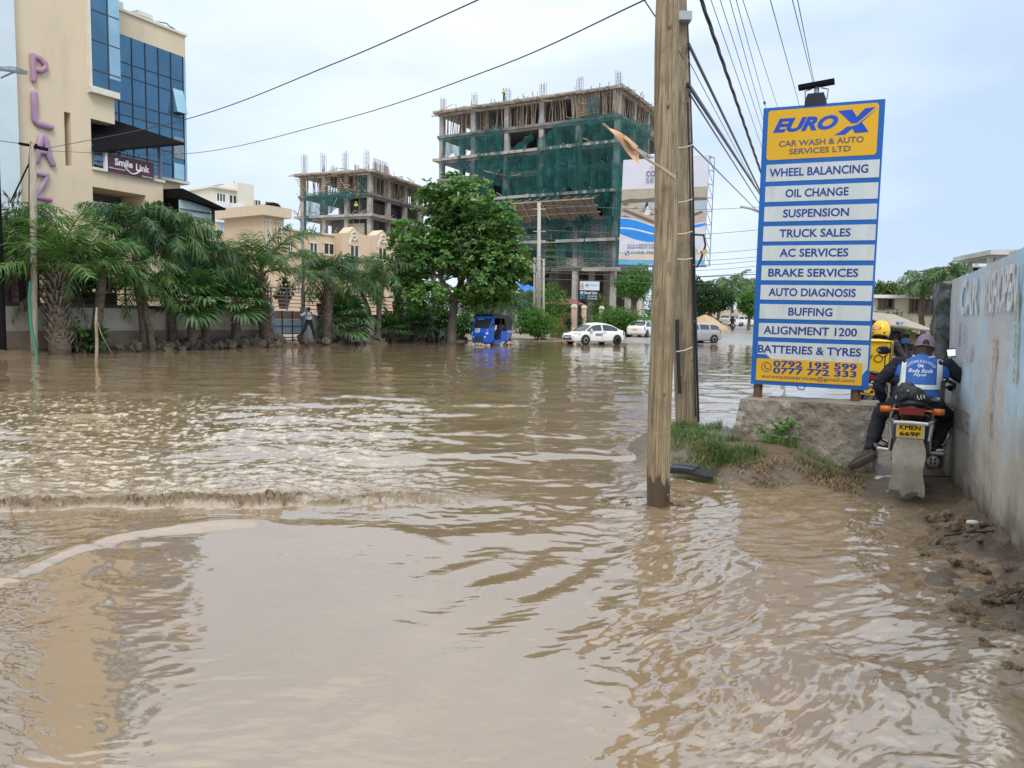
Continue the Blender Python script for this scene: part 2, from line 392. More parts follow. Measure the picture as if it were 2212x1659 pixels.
tt = np.linspace(-1, 1, 301)
XX = tt[None, :]*(4 + 1.35*np.maximum(ys, 0))[:, None]; YY = np.repeat(ys[:, None], len(tt), 1)
def gridmesh(name, X, Y, Z, mat, attr=None):
    h, w = X.shape; me = bpy.data.meshes.new(name)
    V = np.stack([X, Y, Z], -1).reshape(-1, 3); i = np.arange((h-1)*(w-1)); r, c = i//(w-1), i % (w-1); a = r*w + c
    F = np.stack([a, a+1, a+w+1, a+w], -1)
    me.vertices.add(len(V)); me.vertices.foreach_set('co', V.ravel())
    me.loops.add(F.size); me.loops.foreach_set('vertex_index', F.ravel().astype(np.int32))
    me.polygons.add(len(F)); me.polygons.foreach_set('loop_start', np.arange(0, F.size, 4, dtype=np.int32))
    me.polygons.foreach_set('use_smooth', np.ones(len(F), bool)); me.update(calc_edges=True)
    for k, val in (attr or {}).items():
        at = me.attributes.new(k, 'FLOAT', 'POINT'); at.data.foreach_set('value', val.ravel().astype(np.float32))
    me.materials.append(mat); return me
m, nt, b, N, L = newmat('wet_mud'); v = coords(nt)
c = mixc(nt, noise_n(nt, v, .35, 6, .6), (.080,.055,.035), (.165,.118,.077)); c = mixc(nt, noise_n(nt, v, 6, 6, .65, .5, .75), c, (.055,.038,.025)); c = mixc(nt, noise_n(nt, v, 28, 5, .7, .55, .7), c, (.21,.16,.11))
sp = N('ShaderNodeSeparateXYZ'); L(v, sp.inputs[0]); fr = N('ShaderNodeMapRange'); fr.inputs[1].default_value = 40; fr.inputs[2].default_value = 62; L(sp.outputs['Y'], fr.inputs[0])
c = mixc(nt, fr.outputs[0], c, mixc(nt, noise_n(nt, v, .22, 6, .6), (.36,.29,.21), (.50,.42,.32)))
L(c, b.inputs['Base Color']); rg = N('ShaderNodeMapRange'); rg.inputs[3].default_value = .12; rg.inputs[4].default_value = .6
L(noise_n(nt, v, 1.6, 5), rg.inputs[0]); L(rg.outputs[0], b.inputs['Roughness']); bump(nt, b, noise_n(nt, v, 14, 6, .7, 0, 1), .55, .03)
mud = m
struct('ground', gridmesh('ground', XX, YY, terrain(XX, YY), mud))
# far asphalt, wet, running away along the street
m, nt, b, N, L = newmat('wet_asphalt'); v = coords(nt)
L(mixc(nt, noise_n(nt, v, .25, 6, .6), (.20,.195,.19), (.33,.31,.28)), b.inputs['Base Color']); b.inputs['Roughness'].default_value = .32
bump(nt, b, noise_n(nt, v, 3, 5, .6, 0, 1), .15)
asphalt = m
mb = MB(); cl = [(8.5, 51, 7), (14, 60, 6.2), (20.5, 74, 5.2), (28, 90, 4.8), (40, 116, 4.8), (62, 165, 5), (100, 250, 6)]
fine = []
for (x0, y0, w0), (x1, y1, w1) in zip(cl, cl[1:]):
    fine += [(x0+(x1-x0)*k/10, y0+(y1-y0)*k/10, w0+(w1-w0)*k/10) for k in range(10)]
ring = []
for x, y, w in fine:
    for k in range(-6, 7): xx = x + w*k/6; ring.append((xx, y, T(xx, y) + .035))
mb.add(ring, [(j*13+i, j*13+i+1, (j+1)*13+i+1, (j+1)*13+i) for j in range(len(fine)-1) for i in range(12)])
struct('road', mb, asphalt, True)
# ---- water: one displaced sheet
yw = np.concatenate([np.linspace(.6, 1.5, 20)[:-1], EYE*FD/np.linspace(1680, 40, 880)])
tw = np.linspace(-1, 1, 760)
WX = tw[None, :]*(1.6 + .80*yw)[:, None]; WY = np.repeat(yw[:, None], len(tw), 1)
def segd(x, y, pts):
    best = np.full(x.shape, 9e9)
    for (ax, ay), (bx, by) in zip(pts, pts[1:]):
        dx, dy = bx-ax, by-ay; t = np.clip(((x-ax)*dx + (y-ay)*dy)/(dx*dx+dy*dy), 0, 1)
        best = np.minimum(best, np.hypot(x-ax-t*dx, y-ay-t*dy))
    return best
def water(x, y):
    wx = x + .18*fbm(x*.8, y*.8, 2, 40); wy = y + .18*fbm(x*.8, y*.8, 2, 44)
    far = sst(6.2, 8.5, y); near = 1 - far
    right = sst(.1, 1.0, x - .25*(y-4)*0 + .35*fbm(x*.7, y*.7, 2, 3))*near
    left = sst(-1.9, -2.5, x - .12*(y-2) + .4*fbm(x*.6, y*.6, 2, 6))*near
    h = .0050*fbm(x*.7, y*.9, 2, 50) + near*(.0019*fbm(wx*3.0, wy*6.5, 3, 52, .6) + .0030*pn(wx*8, wy*16, 54)*np.clip(pn(x*1.1, y*1.4, 55)+.05, 0, 1)) + left*.0035*fbm(wx*4, wy*6, 3, 58, .6)
    # open water behind the wash: chop, short crested, a few long shining swells
    h += far*(.021*pn(wx*.75, wy*1.5, 60) + (.0125+.008*sst(18, 9, y)*sst(1.5, -1.5, x))*pn(wx*1.9, wy*3.6, 61) + (.0055+.0035*sst(18, 9, y))*pn(wx*4.5, wy*8, 62) + .0010*pn(wx*10, wy*16, 63)*sst(30, 12, y))
    h += far*sst(24, 12, y)*.013*np.sin((wy - .12*wx)*2*PI/1.7 + 2*fbm(x*.3, y*.3, 2, 66))
    # wash front thrown up by a passing vehicle
    yc = 6.02 + .09*(x+4) + .24*pn(x*.55, x*0+3.3, 70) + .14*pn(x*1.9, x*0+1.3, 71) + .05*pn(x*6, x*0+2.3, 72) + .03*pn(x*14, x*0+5.3, 75); t = y - yc; mask = sst(.25, -1.3, x + .3*pn(x*2, y*2, 76))
    prof = np.where(t < 0, np.exp(-(t/.055)**2), np.exp(-np.clip(t, 0, 9)/1.1))
    rid = 1 - np.abs(fbm(wx*9, wy*10, 3, 74, .75))
    turb = np.where(t < -.02, np.exp(-((t+.02)/.05)**2), np.exp(-np.clip(t-.16, 0, 9)/.14))
    h += mask*(.036*prof + .085*turb*(rid-.45)*(.8+.9*pn(x*2.1, y*.6, 73)) + .012*fbm(wx*7, wy*11, 4, 78, .66)*np.where(t > 0, np.exp(-np.clip(t-.8, 0, 9)/1.3), 0))
    h += sst(-.2, -2.2, x)*sst(20, 7, y)*far*.005*fbm(wx*6, wy*10, 3, 79, .6)
    # smooth bow waves in front of it
    d1 = segd(wx, wy, [(-4.2, 3.4), (-2.98, 4.35), (-2.45, 5.2), (-1.9, 5.62)]); h += .026*np.exp(-(d1/.105)**2)*sst(-1.6, -2.2, x)
    d2 = segd(wx, wy, [(-2.3, 5.55), (-1.3, 5.42), (-.5, 5.15), (.5, 5.5), (1.3, 6.2)]); h += .020*np.exp(-(d2/.20)**2)*sst(1.2, .2, x)
    h += .010*np.exp(-(d1/.7)**2)*pn(wx*2.6, wy*3.4, 81)*left
    # rays running from the pole to the lower left
    q = (wx*.83 - wy*.55); g = np.exp(-(((x-.25)/.9)**2 + ((y-4.1)/1.0)**2)); h += g*.0095*np.sin(q*2*PI/.36 + 1.2*fbm(x*1.5, y*1.5, 2, 83))
    h += np.exp(-(((x-.3)/1.1)**2 + ((y-5.9)/.9)**2))*(.011*pn(wx*1.6, wy*2.6, 85) + .008*fbm(wx*4.2, wy*6, 2, 86))
    # restless water to the right, current running to the lower right
    a = (wx*.55 - wy*.84); bb = (wx*.84 + wy*.55)
    h += right*(.0095*pn(wx*1.7, wy*2.0, 90) + .0095*fbm(a*4.0, bb*2.2, 3, 91, .60) + .0050*fbm(a*11, bb*4.0, 3, 95, .62)*sst(.2, 1.1, x))
    # ring round the pole
    r = np.hypot(x-1.23, y-6.42); h += .006*np.sin(r*2*PI/.17)*np.exp(-np.clip(r-.12, 0, 9)/.22)
    # little wash at the lower right corner
    d3 = segd(wx, wy, [(1.25, 2.35), (1.75, 2.75), (2.2, 3.2), (2.55, 3.7)]); h += .012*np.exp(-(d3/.06)**2)*(.4 + rid) + .006*np.exp(-(d3/.3)**2)
    foam = mask*np.where(t < -.04, 0, np.exp(-np.clip(t-.10, 0, 9)/.35))*.22*sst(.55, .9, rid) + mask*.20*np.where(t > 0, np.exp(-np.clip(t-1, 0, 9)/1.2), 0)
    fl = fbm(wx*5.5, wy*10, 4, 110, .65); foam = np.maximum(foam, sst(.27, .47, fl + .15*fbm(x*.5, y*.5, 2, 4))*sst(-.3, -1.9, x + .1*y*0)*sst(5.9, 6.6, y)*sst(17, 11, y)*.9)
    foam = np.maximum(foam, np.exp(-(d3/.07)**2)*sst(.5, .9, rid)*.6)
    sh = fbm(wx*3.3, wy*7, 4, 120, .6); foam = np.maximum(foam, sst(.34, .5, sh)*right*sst(4.4, 6.6, y)*.3)
    foam = np.maximum(foam, sst(.40, .55, fbm(wx*9, wy*13, 3, 125, .6))*right*.25)
    churn = mask*np.exp(-(np.clip(t-.05, 0, 9)/(.22+.16*pn(x*1.7, x*0, 131)))**2)*sst(-.10, -.03, t)*sst(-.35, .25, rid-.45+.9*pn(x*4, y*6, 130)+.2)*.95 + mask*.45*np.exp(-np.clip(t-.2, 0, 9)/.5)*sst(.05, .45, fbm(wx*4, wy*9, 3, 132))*(t > 0)
    return h, foam, churn
WZ, FOAM, CHURN = water(WX, WY)
m, nt, b, N, L = newmat('muddy_water'); v = coords(nt)
at = N('ShaderNodeAttribute'); at.attribute_name = 'foam'
base = mixc(nt, noise_n(nt, v, .5, 5, .6, .25, .75), (.190,.128,.074), (.245,.172,.104))
ch = N('ShaderNodeAttribute'); ch.attribute_name = 'churn'
L(mixc(nt, ch.outputs['Fac'], mixc(nt, at.outputs['Fac'], base, (.47,.385,.28)), mixc(nt, noise_n(nt, v, 9, 5, .7), (.13,.085,.048), (.27,.19,.112))), b.inputs['Base Color'])
r = N('ShaderNodeMapRange'); r.inputs[3].default_value = .012; r.inputs[4].default_value = .55; mx_ = N('ShaderNodeMath'); mx_.operation = 'MAXIMUM'; L(at.outputs['Fac'], mx_.inputs[0]); L(ch.outputs['Fac'], mx_.inputs[1]); L(mx_.outputs[0], r.inputs[0]); L(r.outputs[0], b.inputs['Roughness'])
b.inputs['IOR'].default_value = 2.0; sl = N('ShaderNodeMapRange'); sl.inputs[3].default_value = .75; sl.inputs[4].default_value = .10; L(ch.outputs['Fac'], sl.inputs[0]); L(sl.outputs[0], b.inputs['Specular IOR Level'])
bump(nt, b, noise_n(nt, coords(nt, (6, 11, 6)), 2.2, 2, .5, 0, 1), .20, .006)
b2 = N('ShaderNodeBump'); b2.inputs['Distance'].default_value = .05; L(ch.outputs['Fac'], b2.inputs['Strength']); L(noise_n(nt, coords(nt, (1, 1.3, 1)), 26, 4, .65, 0, 1), b2.inputs['Height']); L(b.inputs['Normal'].links[0].from_socket, b2.inputs['Normal']); L(b2.outputs[0], b.inputs['Normal'])
waterm = m
struct('flood_water', gridmesh('flood_water', WX, WY, WZ, waterm, {'foam': FOAM, 'churn': CHURN}))
# ================================================================== plaza block on the left
PL = Fac(P(400, 390, 42.4).xy, 28.0)
base = PL.pt(-6, -4, 0)
plaza = thing('plaza_building', 'cream plaza block with pink wall letters and a blue glass front', 'building', (base.x, base.y, .15))
up = lambda px, py, w=0: PL.uz(px, py, w)
z_of = lambda px, py, w=0: PL.uz(px, py, w)[1]
uR = up(400, 200)[0]; WF = 1.6                      # curtain wall plane w=0, cream tower stands WF in front of it
u_l = up(28, 200, WF)[0]; u_c = up(195, 230, WF)[0]; u_k = up(247, 230, WF)[0]
ztop = 22.5; z_bay = z_of(225, 196, WF); z_k = z_of(221, 262, WF)
zt_glass = z_of(395, 122); zt_par = z_of(398, 76); zb_glass = z_of(398, 392)
z_fl = z_of(290, 378, WF); u_e = up(352, 400, WF)[0]; z_op = z_of(290, 418, WF)
z_op0 = z_of(290, 474, WF)
w = MB()
PL.box(w, u_l, u_c, -8, WF, .1, ztop)               # tower with the letters, narrow slit cut out below
w = MB()
us0, us1 = up(140, 300, WF)[0], up(154, 300, WF)[0]; zs1, zs0 = z_of(147, 243, WF), z_of(147, 358, WF)
PL.box(w, u_l, us0, -8, WF, .1, ztop); PL.box(w, us1, u_c, -8, WF, .1, ztop)
PL.box(w, us0, us1, -8, WF, zs1, ztop); PL.box(w, us0, us1, -8, WF, .1, zs0); PL.box(w, us0, us1, -8, WF-.8, zs0, zs1)
PL.box(w, u_c, u_k, -2, WF, z_k, z_bay)             # block under the glass bay
PL.box(w, u_c, uR+.15, -8, -.12, zt_glass+.03, zt_par)   # parapet band over the curtain wall
PL.box(w, u_c, uR-.2, -8, -.5, .1, zt_glass)         # core
PL.box(w, u_c, u_e, -.4, WF, z_op, z_fl-.12)         # balcony front
PL.box(w, u_e-1.0, u_e, -.4, WF, .1, z_op)           # its right leg
PL.box(w, u_c, u_e-1.0, -.4, WF-.02, .1, z_op0)
PL.box(w, u_e+.003, uR-.3, -2, -.15, zb_glass-1.6, zb_glass-.14)
PL.box(w, uR-7, uR+2.5, -8, -2.2, .1, zb_glass-1.7)
obj('wall', w, cream, plaza)
t = MB()
PL.box(t, u_c-.12, u_c, -.5, WF+.22, z_bay-.2, ztop); PL.box(t, u_c-.12, up(258, 203, WF+.25)[0], -.5, WF+.3, z_bay-.28, z_bay)
PL.box(t, u_e-2.5, uR+.12, -.6, .12, zb_glass-.14, zb_glass)
PL.box(t, u_c, uR+.22, -8, -.02, zt_par, zt_par+.12)
PL.box(t, u_c, u_e+.05, -.3, WF+.12, z_fl-.12, z_fl)
obj('trim', t, cream_trim, plaza)
# curtain wall: panes between mullions
g = MB(); PL.box(g, u_k-1.5, uR-.15, -.45, -.03, zb_glass, zt_glass)
cw = obj('curtain_wall', g, glassblue, plaza)
mu = MB()
cols = [u_k-.9 + (uR-u_k+.8)*k/8 for k in range(9)]
for u in cols: PL.box(mu, u-.016, u+.016, -.2, .012, zb_glass+.002, zt_glass-.02)
rows = [z_of(398, y) for y in (178, 205, 257, 283, 335, 362)]
for z in rows: PL.box(mu, u_k-1.4, uR-.18, -.2, .006, z-.02, z+.02)
obj('mullion', mu, darkmetal, cw)
e = MB(); PL.box(e, uR-.15, uR+.1, -3, -.06, zb_glass+.02, zt_glass); obj('corner_glass', e, glasslight, plaza)
for y0, y1, tl in ((196, 247, .35), (355, 388, 0), (300, 345, 0)):
    q = MB(); a0, a1 = cols[7]+.06, cols[8]-.06; za, zb = z_of(390, y0), z_of(390, y1)
    if y0 == 300:
        for k in range(9): PL.box(q, a0, a1, .0, .03, zb+(za-zb)*k/9+.05, zb+(za-zb)*k/9+.16)
        obj('louvre', q, greymetal, plaza)
    else:
        q.hexa([PL.pt(a0, -.02, zb), PL.pt(a1, -.02, zb), PL.pt(a1, .02+tl, zb), PL.pt(a0, .02+tl, zb), PL.pt(a0, -.02, za), PL.pt(a1, -.02, za), PL.pt(a1, .03, za), PL.pt(a0, .03, za)])
        obj('opening_pane', q, glasslight, plaza)
# glass bay
b = MB(); ub0, ub1 = u_c+.02, up(256, 150, WF)[0]; PL.box(b, ub0, ub1, -.4, WF+.12, z_bay+.02, ztop)
bay = obj('glass_bay', b, glassblue, plaza)
q = MB(); um = up(235, 150, WF+.13)[0]
PL.box(q, um-.03, um+.03, WF, WF+.14, z_bay+.02, ztop-.05); PL.box(q, ub0, ub0+.05, WF, WF+.15, z_bay+.02, ztop-.05)
for y in (21, 84, 147): PL.box(q, ub0+.06, ub1, WF, WF+.135, z_of(230, y+14, WF)-.03, z_of(230, y+14, WF)+.03)
obj('bay_mullion', q, darkmetal, bay)
q = MB(); PL.box(q, um+.04, ub1+.01, WF+.1, WF+.13, z_bay+.6, ztop-.02); obj('side_pane', q, glasslight, bay)
# pink letters of the word PLAZA
for ch, px, y0, y1, wd in (('P', 84, 124, 178, 38), ('L', 89, 207, 271, 34), ('A', 93, 292, 352, 36), ('Z', 89, 375, 430, 36), ('A', 93, 455, 512, 36)):
    u, z0 = PL.uz(px, y1, WF); z1 = z_of(px, y0, WF); hh = z1-z0; ww = hh*.66
    strokes = {'P': [[(.12,0),(.12,1)], [(.12,.98),(.55,.95),(.88,.80),(.88,.62),(.55,.46),(.15,.45)]], 'L': [[(.15,1),(.13,.12),(.25,.04),(.95,0)]],
               'A': [[(.10,.02),(.22,.45),(.42,.90),(.55,.97),(.66,.80),(.78,.30),(.98,0)], [(.2,.36),(.72,.40)]], 'Z': [[(.05,.97),(.85,.97),(.55,.50),(.08,.06),(.95,.02)]]}[ch]
    for k, st_ in enumerate(strokes):
        pts = [PL.pt(u+(a-.5)*ww, WF+.09-.004*k, z0+b_*hh) for a, b_ in st_]; d0, d1 = (pts[0]-pts[1]).normalized(), (pts[-1]-pts[-2]).normalized(); rw = hh*.118
        pts = [pts[0]+d0*rw*.7, pts[0]+d0*rw*.5] + pts + [pts[-1]+d1*rw*.5, pts[-1]+d1*rw*.7]; q = q if k else MB()
        q.tube(pts, [(rw*.35,.07), (rw*.8,.08)] + [(rw,.085)]*len(st_) + [(rw*.8,.08), (rw*.35,.07)], 10, up=tuple(PL.n))
    obj('letter', q, pink, plaza, True)
# balcony canopy, post, railing
q = MB()
ca, cb_ = up(357, 301, WF+2.2), up(195, 262, WF)
zi0, zi1, zo0, zo1 = z_k+.75, z_of(357, 298, -.3), z_of(196, 329, WF+.2), z_of(357, 303, WF+1.0)
q.hexa([PL.pt(u_c, -.3, zi0), PL.pt(u_e+.9, -.3, zi1), PL.pt(u_e+.55, WF+1.0, zo1), PL.pt(u_c, WF+.2, zo0),
        PL.pt(u_c, -.3, zi0+.1), PL.pt(u_e+.9, -.3, zi1+.1), PL.pt(u_e+.55, WF+1.0, zo1+.12), PL.pt(u_c, WF+.2, zo0+.1)])
obj('canopy', q, black, plaza)
q = MB(); pp = PL.pt(u_e-.12, WF-.05, 0); q.bar(pp+Vector((0,0,z_fl)), pp+Vector((0,0,ca[1]+.1)), .14); obj('canopy_post', q, greymetal, plaza)
q = MB(); zr = z_of(345, 345, WF)
for k in range(5): q.bar(PL.pt(u_c+.1, WF-.06, z_fl+.18+k*.2), PL.pt(u_e-.1, WF-.06, z_fl+.18+k*.2), .035)
for k in range(7): u = u_c+.1+(u_e-u_c-.2)*k/6; q.bar(PL.pt(u, WF-.06, z_fl), PL.pt(u, WF-.06, z_fl+1.05), .045)
obj('railing', q, greymetal, plaza)
q = MB(); PL.box(q, u_c, u_e-1.0, -.38, -.3, z_op0, z_op); PL.box(q, u_c, u_k+2, -.6, -.42, z_fl, z_k); obj('recess', q, interior, plaza)  # dark back panels: the shade of both openings is put into their colour
q = MB()
for k in range(4): q.bar(PL.pt(u_c+.05, WF-.1, z_op0+.1+k*.16), PL.pt(u_e-1.0, WF-.1, z_op0+.1+k*.16), .04)
obj('loggia_rail', q, greymetal, plaza)
# terrace to the right with its own black canopy
zc = z_of(420, 428, WF+1); u2 = up(470, 438, WF+1)[0]
q = MB(); q.hexa([PL.pt(u_e+.2, -1.5, zc), PL.pt(u2, -1.5, zc-.35), PL.pt(u2, WF+1.6, zc-.45), PL.pt(u_e+.2, WF+1.2, zc-.1),
                  PL.pt(u_e+.2, -1.5, zc+.5), PL.pt(u2, -1.5, zc-.2), PL.pt(u2, WF+1.6, zc-.35), PL.pt(u_e+.2, WF+1.2, zc+.35)])
obj('terrace_canopy', q, black, plaza)
zt = z_of(430, 476, WF)
q = MB()
for u in (u2-.35, (u_e+u2)/2+1.0): q.bar(PL.pt(u, WF+1, zt-.9), PL.pt(u, WF+1, zc-.3), .1)
for k in (0, .5, 1.0): q.bar(PL.pt(u_e+.2, WF+1, zt-.2+k), PL.pt(u2-.35, WF+1, zt-.2+k), .05)
obj('terrace_frame', q, darkmetal, plaza)
q = MB(); PL.box(q, u_e+.2, u2-.4, WF+.9, WF+.93, zt-.2, zt+.75); obj('glass_balustrade', q, Mt('frosted_glass', (.45,.55,.56), .15, .05), plaza)
q = MB(); PL.box(q, u_e+.1, u2, -2.15, WF+1.1, zt-.6, zt-.22); PL.box(q, u_e+.4, u2-.2, -2.1, WF+.6, .15, zt-.6); obj('terrace', q, cream, plaza)
for k, px in enumerate((396, 426)):
    a = up(px, 560, WF+.7)[0]; q = MB(); PL.box(q, a-.5, a+.5, WF+.6, WF+.66, 3.1, 4.9)
    wn = obj('window', q, darkglass, plaza); q = MB(); PL.box(q, a-.04, a+.04, WF+.66, WF+.69, 3.1, 4.9); PL.box(q, a-.6, a+.6, WF+.6, WF+.72, 2.98, 3.09); obj('window_frame', q, white_paint, wn)
# roof clutter and a lamp on an arm
q = MB()
for u, l, h in ((u_k+1.2, .9, .5), (u_k+2.6, 1.6, .25), (uR-2.4, .9, .45), (u_k+4.6, 1.2, .2)): PL.box(q, u, u+l, -1.6, -.5, zt_par+.12, zt_par+.12+h)
obj('roof_coping', q, cream_trim, plaza)
q = MB(); q.tube([PL.pt(uR-1.2, -.6, zt_par+.4), PL.pt(uR-.6, -.6, zt_par+.5), PL.pt(uR-.3, -.6, zt_par+.35)], .03, 5); q.bar(PL.pt(uR-.35, -.6, zt_par+.33), PL.pt(uR-.1, -.6, zt_par+.25), .16); obj('roof_lamp', q, darkmetal, plaza)
# maroon shop board on the balcony rail
a0, a1 = up(231, 360, WF+.12), up(331, 369, WF+.12); zt0, zt1 = z_of(231, 331, WF+.12), z_of(231, 370, WF+.12)
bb = PL.pt((a0[0]+a1[0])/2, WF+.12, zt1)
shop = thing('shop_sign', 'maroon board with white lettering and a smile curve on the plaza balcony rail', 'sign', bb)
q = MB(); PL.box(q, a0[0], a1[0], WF+.02, WF+.16, zt1, zt0); obj('board', q, Mt('maroon_board', (.085,.028,.045), .5, .08, 1), shop)
q = MB(); PL.box(q, a0[0]-.1, a0[0]-.004, WF+.0, WF+.18, zt1-.02, zt0+.02); obj('side_edge', q, white_paint, shop)
q = MB(); wd = a1[0]-a0[0]; hg = zt0-zt1; mid = lambda fu, fz: PL.pt(a0[0]+wd*fu, WF+.16, zt1+hg*fz)
text(q, 'Smile', mid(.34, .63), PL.u, (0,0,1), wd*.38, hg*.40, .03, 0, .01); text(q, 'Link', mid(.75, .55), PL.u, (0,0,1), wd*.30, hg*.40, .03, 0, .01)
text(q, '0700smiles/0764537', mid(.2, .24), PL.u, (0,0,1), wd*.36, hg*.07, .02, 0, .01); text(q, 'Dental Practice', mid(.86, .10), PL.u, (0,0,1), wd*.25, hg*.08, .02, 0, .01)
q.tube([mid(.36 + .34*k/10, .42 - .30*sin(PI*k/10)) + PL.n*.012 for k in range(11)], .035, 5)
obj('lettering', q, Mt('sign_white', (.78,.76,.76), .5, .03), shop)
# ================================================================== white strip building at the left edge
q = MB(); uA, uB = up(-70, 200, WF+.4)[0], up(26, 200, WF+.35)[0]
PL.box(q, uA, u_l-.02, -7, WF+.35, .1, ztop+1)
wb = solo('white_building', q, bluewhite, 'pale bluish white building face at the far left edge beside the cream plaza', 'building')
# ================================================================== apartment block far behind
AP = Fac(P(464, 690, 128).xy, 38)
apt = thing('apartment_block', 'distant cream white apartment block with balconies between plaza and beige house', 'building', (P(500, 690, 128).x, 128, 1))
q = MB(); az = lambda py: AP.uz(500, py)[1]; au = lambda px: AP.uz(px, 450)[0]
AP.box(q, 0, au(526), -14, 0, .5, az(412)); AP.box(q, au(545)+.002, au(612), -14, -1, .5, az(428))
AP.box(q, au(510), au(545), -9, .6, .5, az(393)); AP.box(q, -.4, au(512), -14.4, .4, az(412)+.002, az(408))
obj('wall', q, Mt('apartment_paint', (.66,.62,.53), .85, .05, .2), apt)
for py in (425, 457, 489, 521):
    for px0, px1 in ((468, 487), (495, 519), (552, 570), (580, 600)):
        w0 = .02 if px0 < 530 else -.98
        q = MB(); AP.box(q, au(px0), au(px1), w0-.05, w0, az(py+13), az(py-3)); wi = obj('window', q, darkglass, apt)
        q = MB()
        for k in range(4): u = au(px0)+(au(px1)-au(px0))*k/3; AP.box(q, u-.08, u+.08, w0, w0+.05, az(py+14), az(py-3))
        AP.box(q, au(px0)-.3, au(px1)+.3, w0, w0+.9, az(py+15)-.9, az(py+15)); obj('balcony_rail', q, white_paint, wi)
q = MB(); AP.box(q, au(468), au(508), .02, .06, az(500), az(478)); obj('blue_panel', q, Mt('sky_blue', (.35,.52,.75), .3, .05), apt)
q = MB(); q.tube([AP.pt(au(528), -3, az(394)), AP.pt(au(528), -3, az(382))], .08, 5); AP.box(q, au(515), au(535), -8, -5, az(393)+.002, az(389)); obj('roof_mast', q, greymetal, apt)
# ================================================================== beige house with gables
HO = Fac(P(600, 690, 60).xy, 34)
hz = lambda px, py, w=0: HO.uz(px, py, w)[1]
hu = lambda px, w=0: HO.uz(px, 600, w)[0]
house = thing('house', 'peach house with two arched gables behind the palms', 'house', (HO.pt(2, -4, 0).x, HO.pt(2, -4, 0).y, .3))
q = MB()
zr0 = hz(700, 507)
HO.box(q, hu(590), hu(748), -7, 0, .2, zr0)
zr1 = hz(760, 512, .5); HO.box(q, hu(748), hu(851), -7, .5, .2, zr1)
HO.box(q, hu(745), hu(800), -7, .9, .2, hz(770, 505, .9)); 
for c_, pk, hw in ((764, 490, 26), (826, 497, 24)):
    zb = hz(c_, 507 if c_ < 800 else 512, .95); ww = .95
    q.prism([HO.pt(hu(c_-hw, ww), ww, .2), HO.pt(hu(c_+hw, ww), ww, .2), HO.pt(hu(c_+hw, ww), ww, zb), HO.pt(hu(c_+12, ww), ww, zb+.1), HO.pt(hu(c_, ww), ww, hz(c_, pk, ww)), HO.pt(hu(c_-12, ww), ww, zb+.1), HO.pt(hu(c_-hw, ww), ww, zb)], -HO.n*1.2)
obj('wall', q, peach, house)
q = MB()
tz = hz(572, 466, .3); HO.box(q, hu(572, .3), hu(614, .3), -4.6, .3, .2, tz); obj('tower', q, peach, house)
q = MB(); HO.box(q, hu(572, .3)-.45, hu(614, .3)+.4, -5.1, .75, tz+.002, tz+.75); obj('tower_cornice', q, Mt('peach_trim', (.62,.50,.37), .8, .05), house)
q = MB(); HO.box(q, hu(615), hu(744), -.2, .12, zr0+.002, zr0+.12); obj('trim', q, cream_trim, house)
for c_ in (764, 826):
    q = MB()
    zc_ = hz(c_, 510 if c_ < 800 else 516, .95); q.tube([HO.pt(hu(c_, .95)+.33*cos(k*PI/8), 1.0, zc_+.33*sin(k*PI/8)) for k in range(17)], .07, 5); obj('roundel', q, cream_trim, house)
def hwin(px0, py0, px1, py1, w, arch=False):
    q = MB(); u0, u1 = hu(px0, w), hu(px1, w); z1, z0 = hz((px0+px1)/2, py0, w), hz((px0+px1)/2, py1, w)
    HO.box(q, u0, u1, w-.06, w+.02, z0, z1); wi = obj('window', q, darkglass, house)
    q = MB()
    for u in (u0, (u0+u1)/2, u1): HO.box(q, u-.05, u+.05, w+.02, w+.06, z0, z1)
    HO.box(q, u0-.1, u1+.1, w, w+.12, z0-.14, z0-.003)
    if arch: q.tube([HO.pt((u0+u1)/2+(u1-u0)*.56*cos(k*PI/10), w+.04, z1+.05+.8*sin(k*PI/10)) for k in range(11)], .09, 5)
    else: HO.box(q, u0-.1, u1+.1, w, w+.1, z1+.003, z1+.1)
    obj('frame', q, cream_trim, wi)
for a in ((575, 477, 583, 530, .32), (599, 481, 607, 520, .32), (669, 526, 685, 549, 0), (699, 527, 721, 549, 0), (622, 524, 632, 545, 0)): hwin(*a)
hwin(756, 531, 774, 560, .95, True); hwin(817, 537, 834, 560, .95, True)
q = MB(); q.lathe([(.62,0),(.68,.05),(.68,.6),(.5,.82),(.2,.9)], HO.pt(hu(590, -3), -3, tz+.76), 14)
solo('water_tank', q, black, 'black plastic water tank on the roof of the peach house tower', 'water tank', smooth=True)
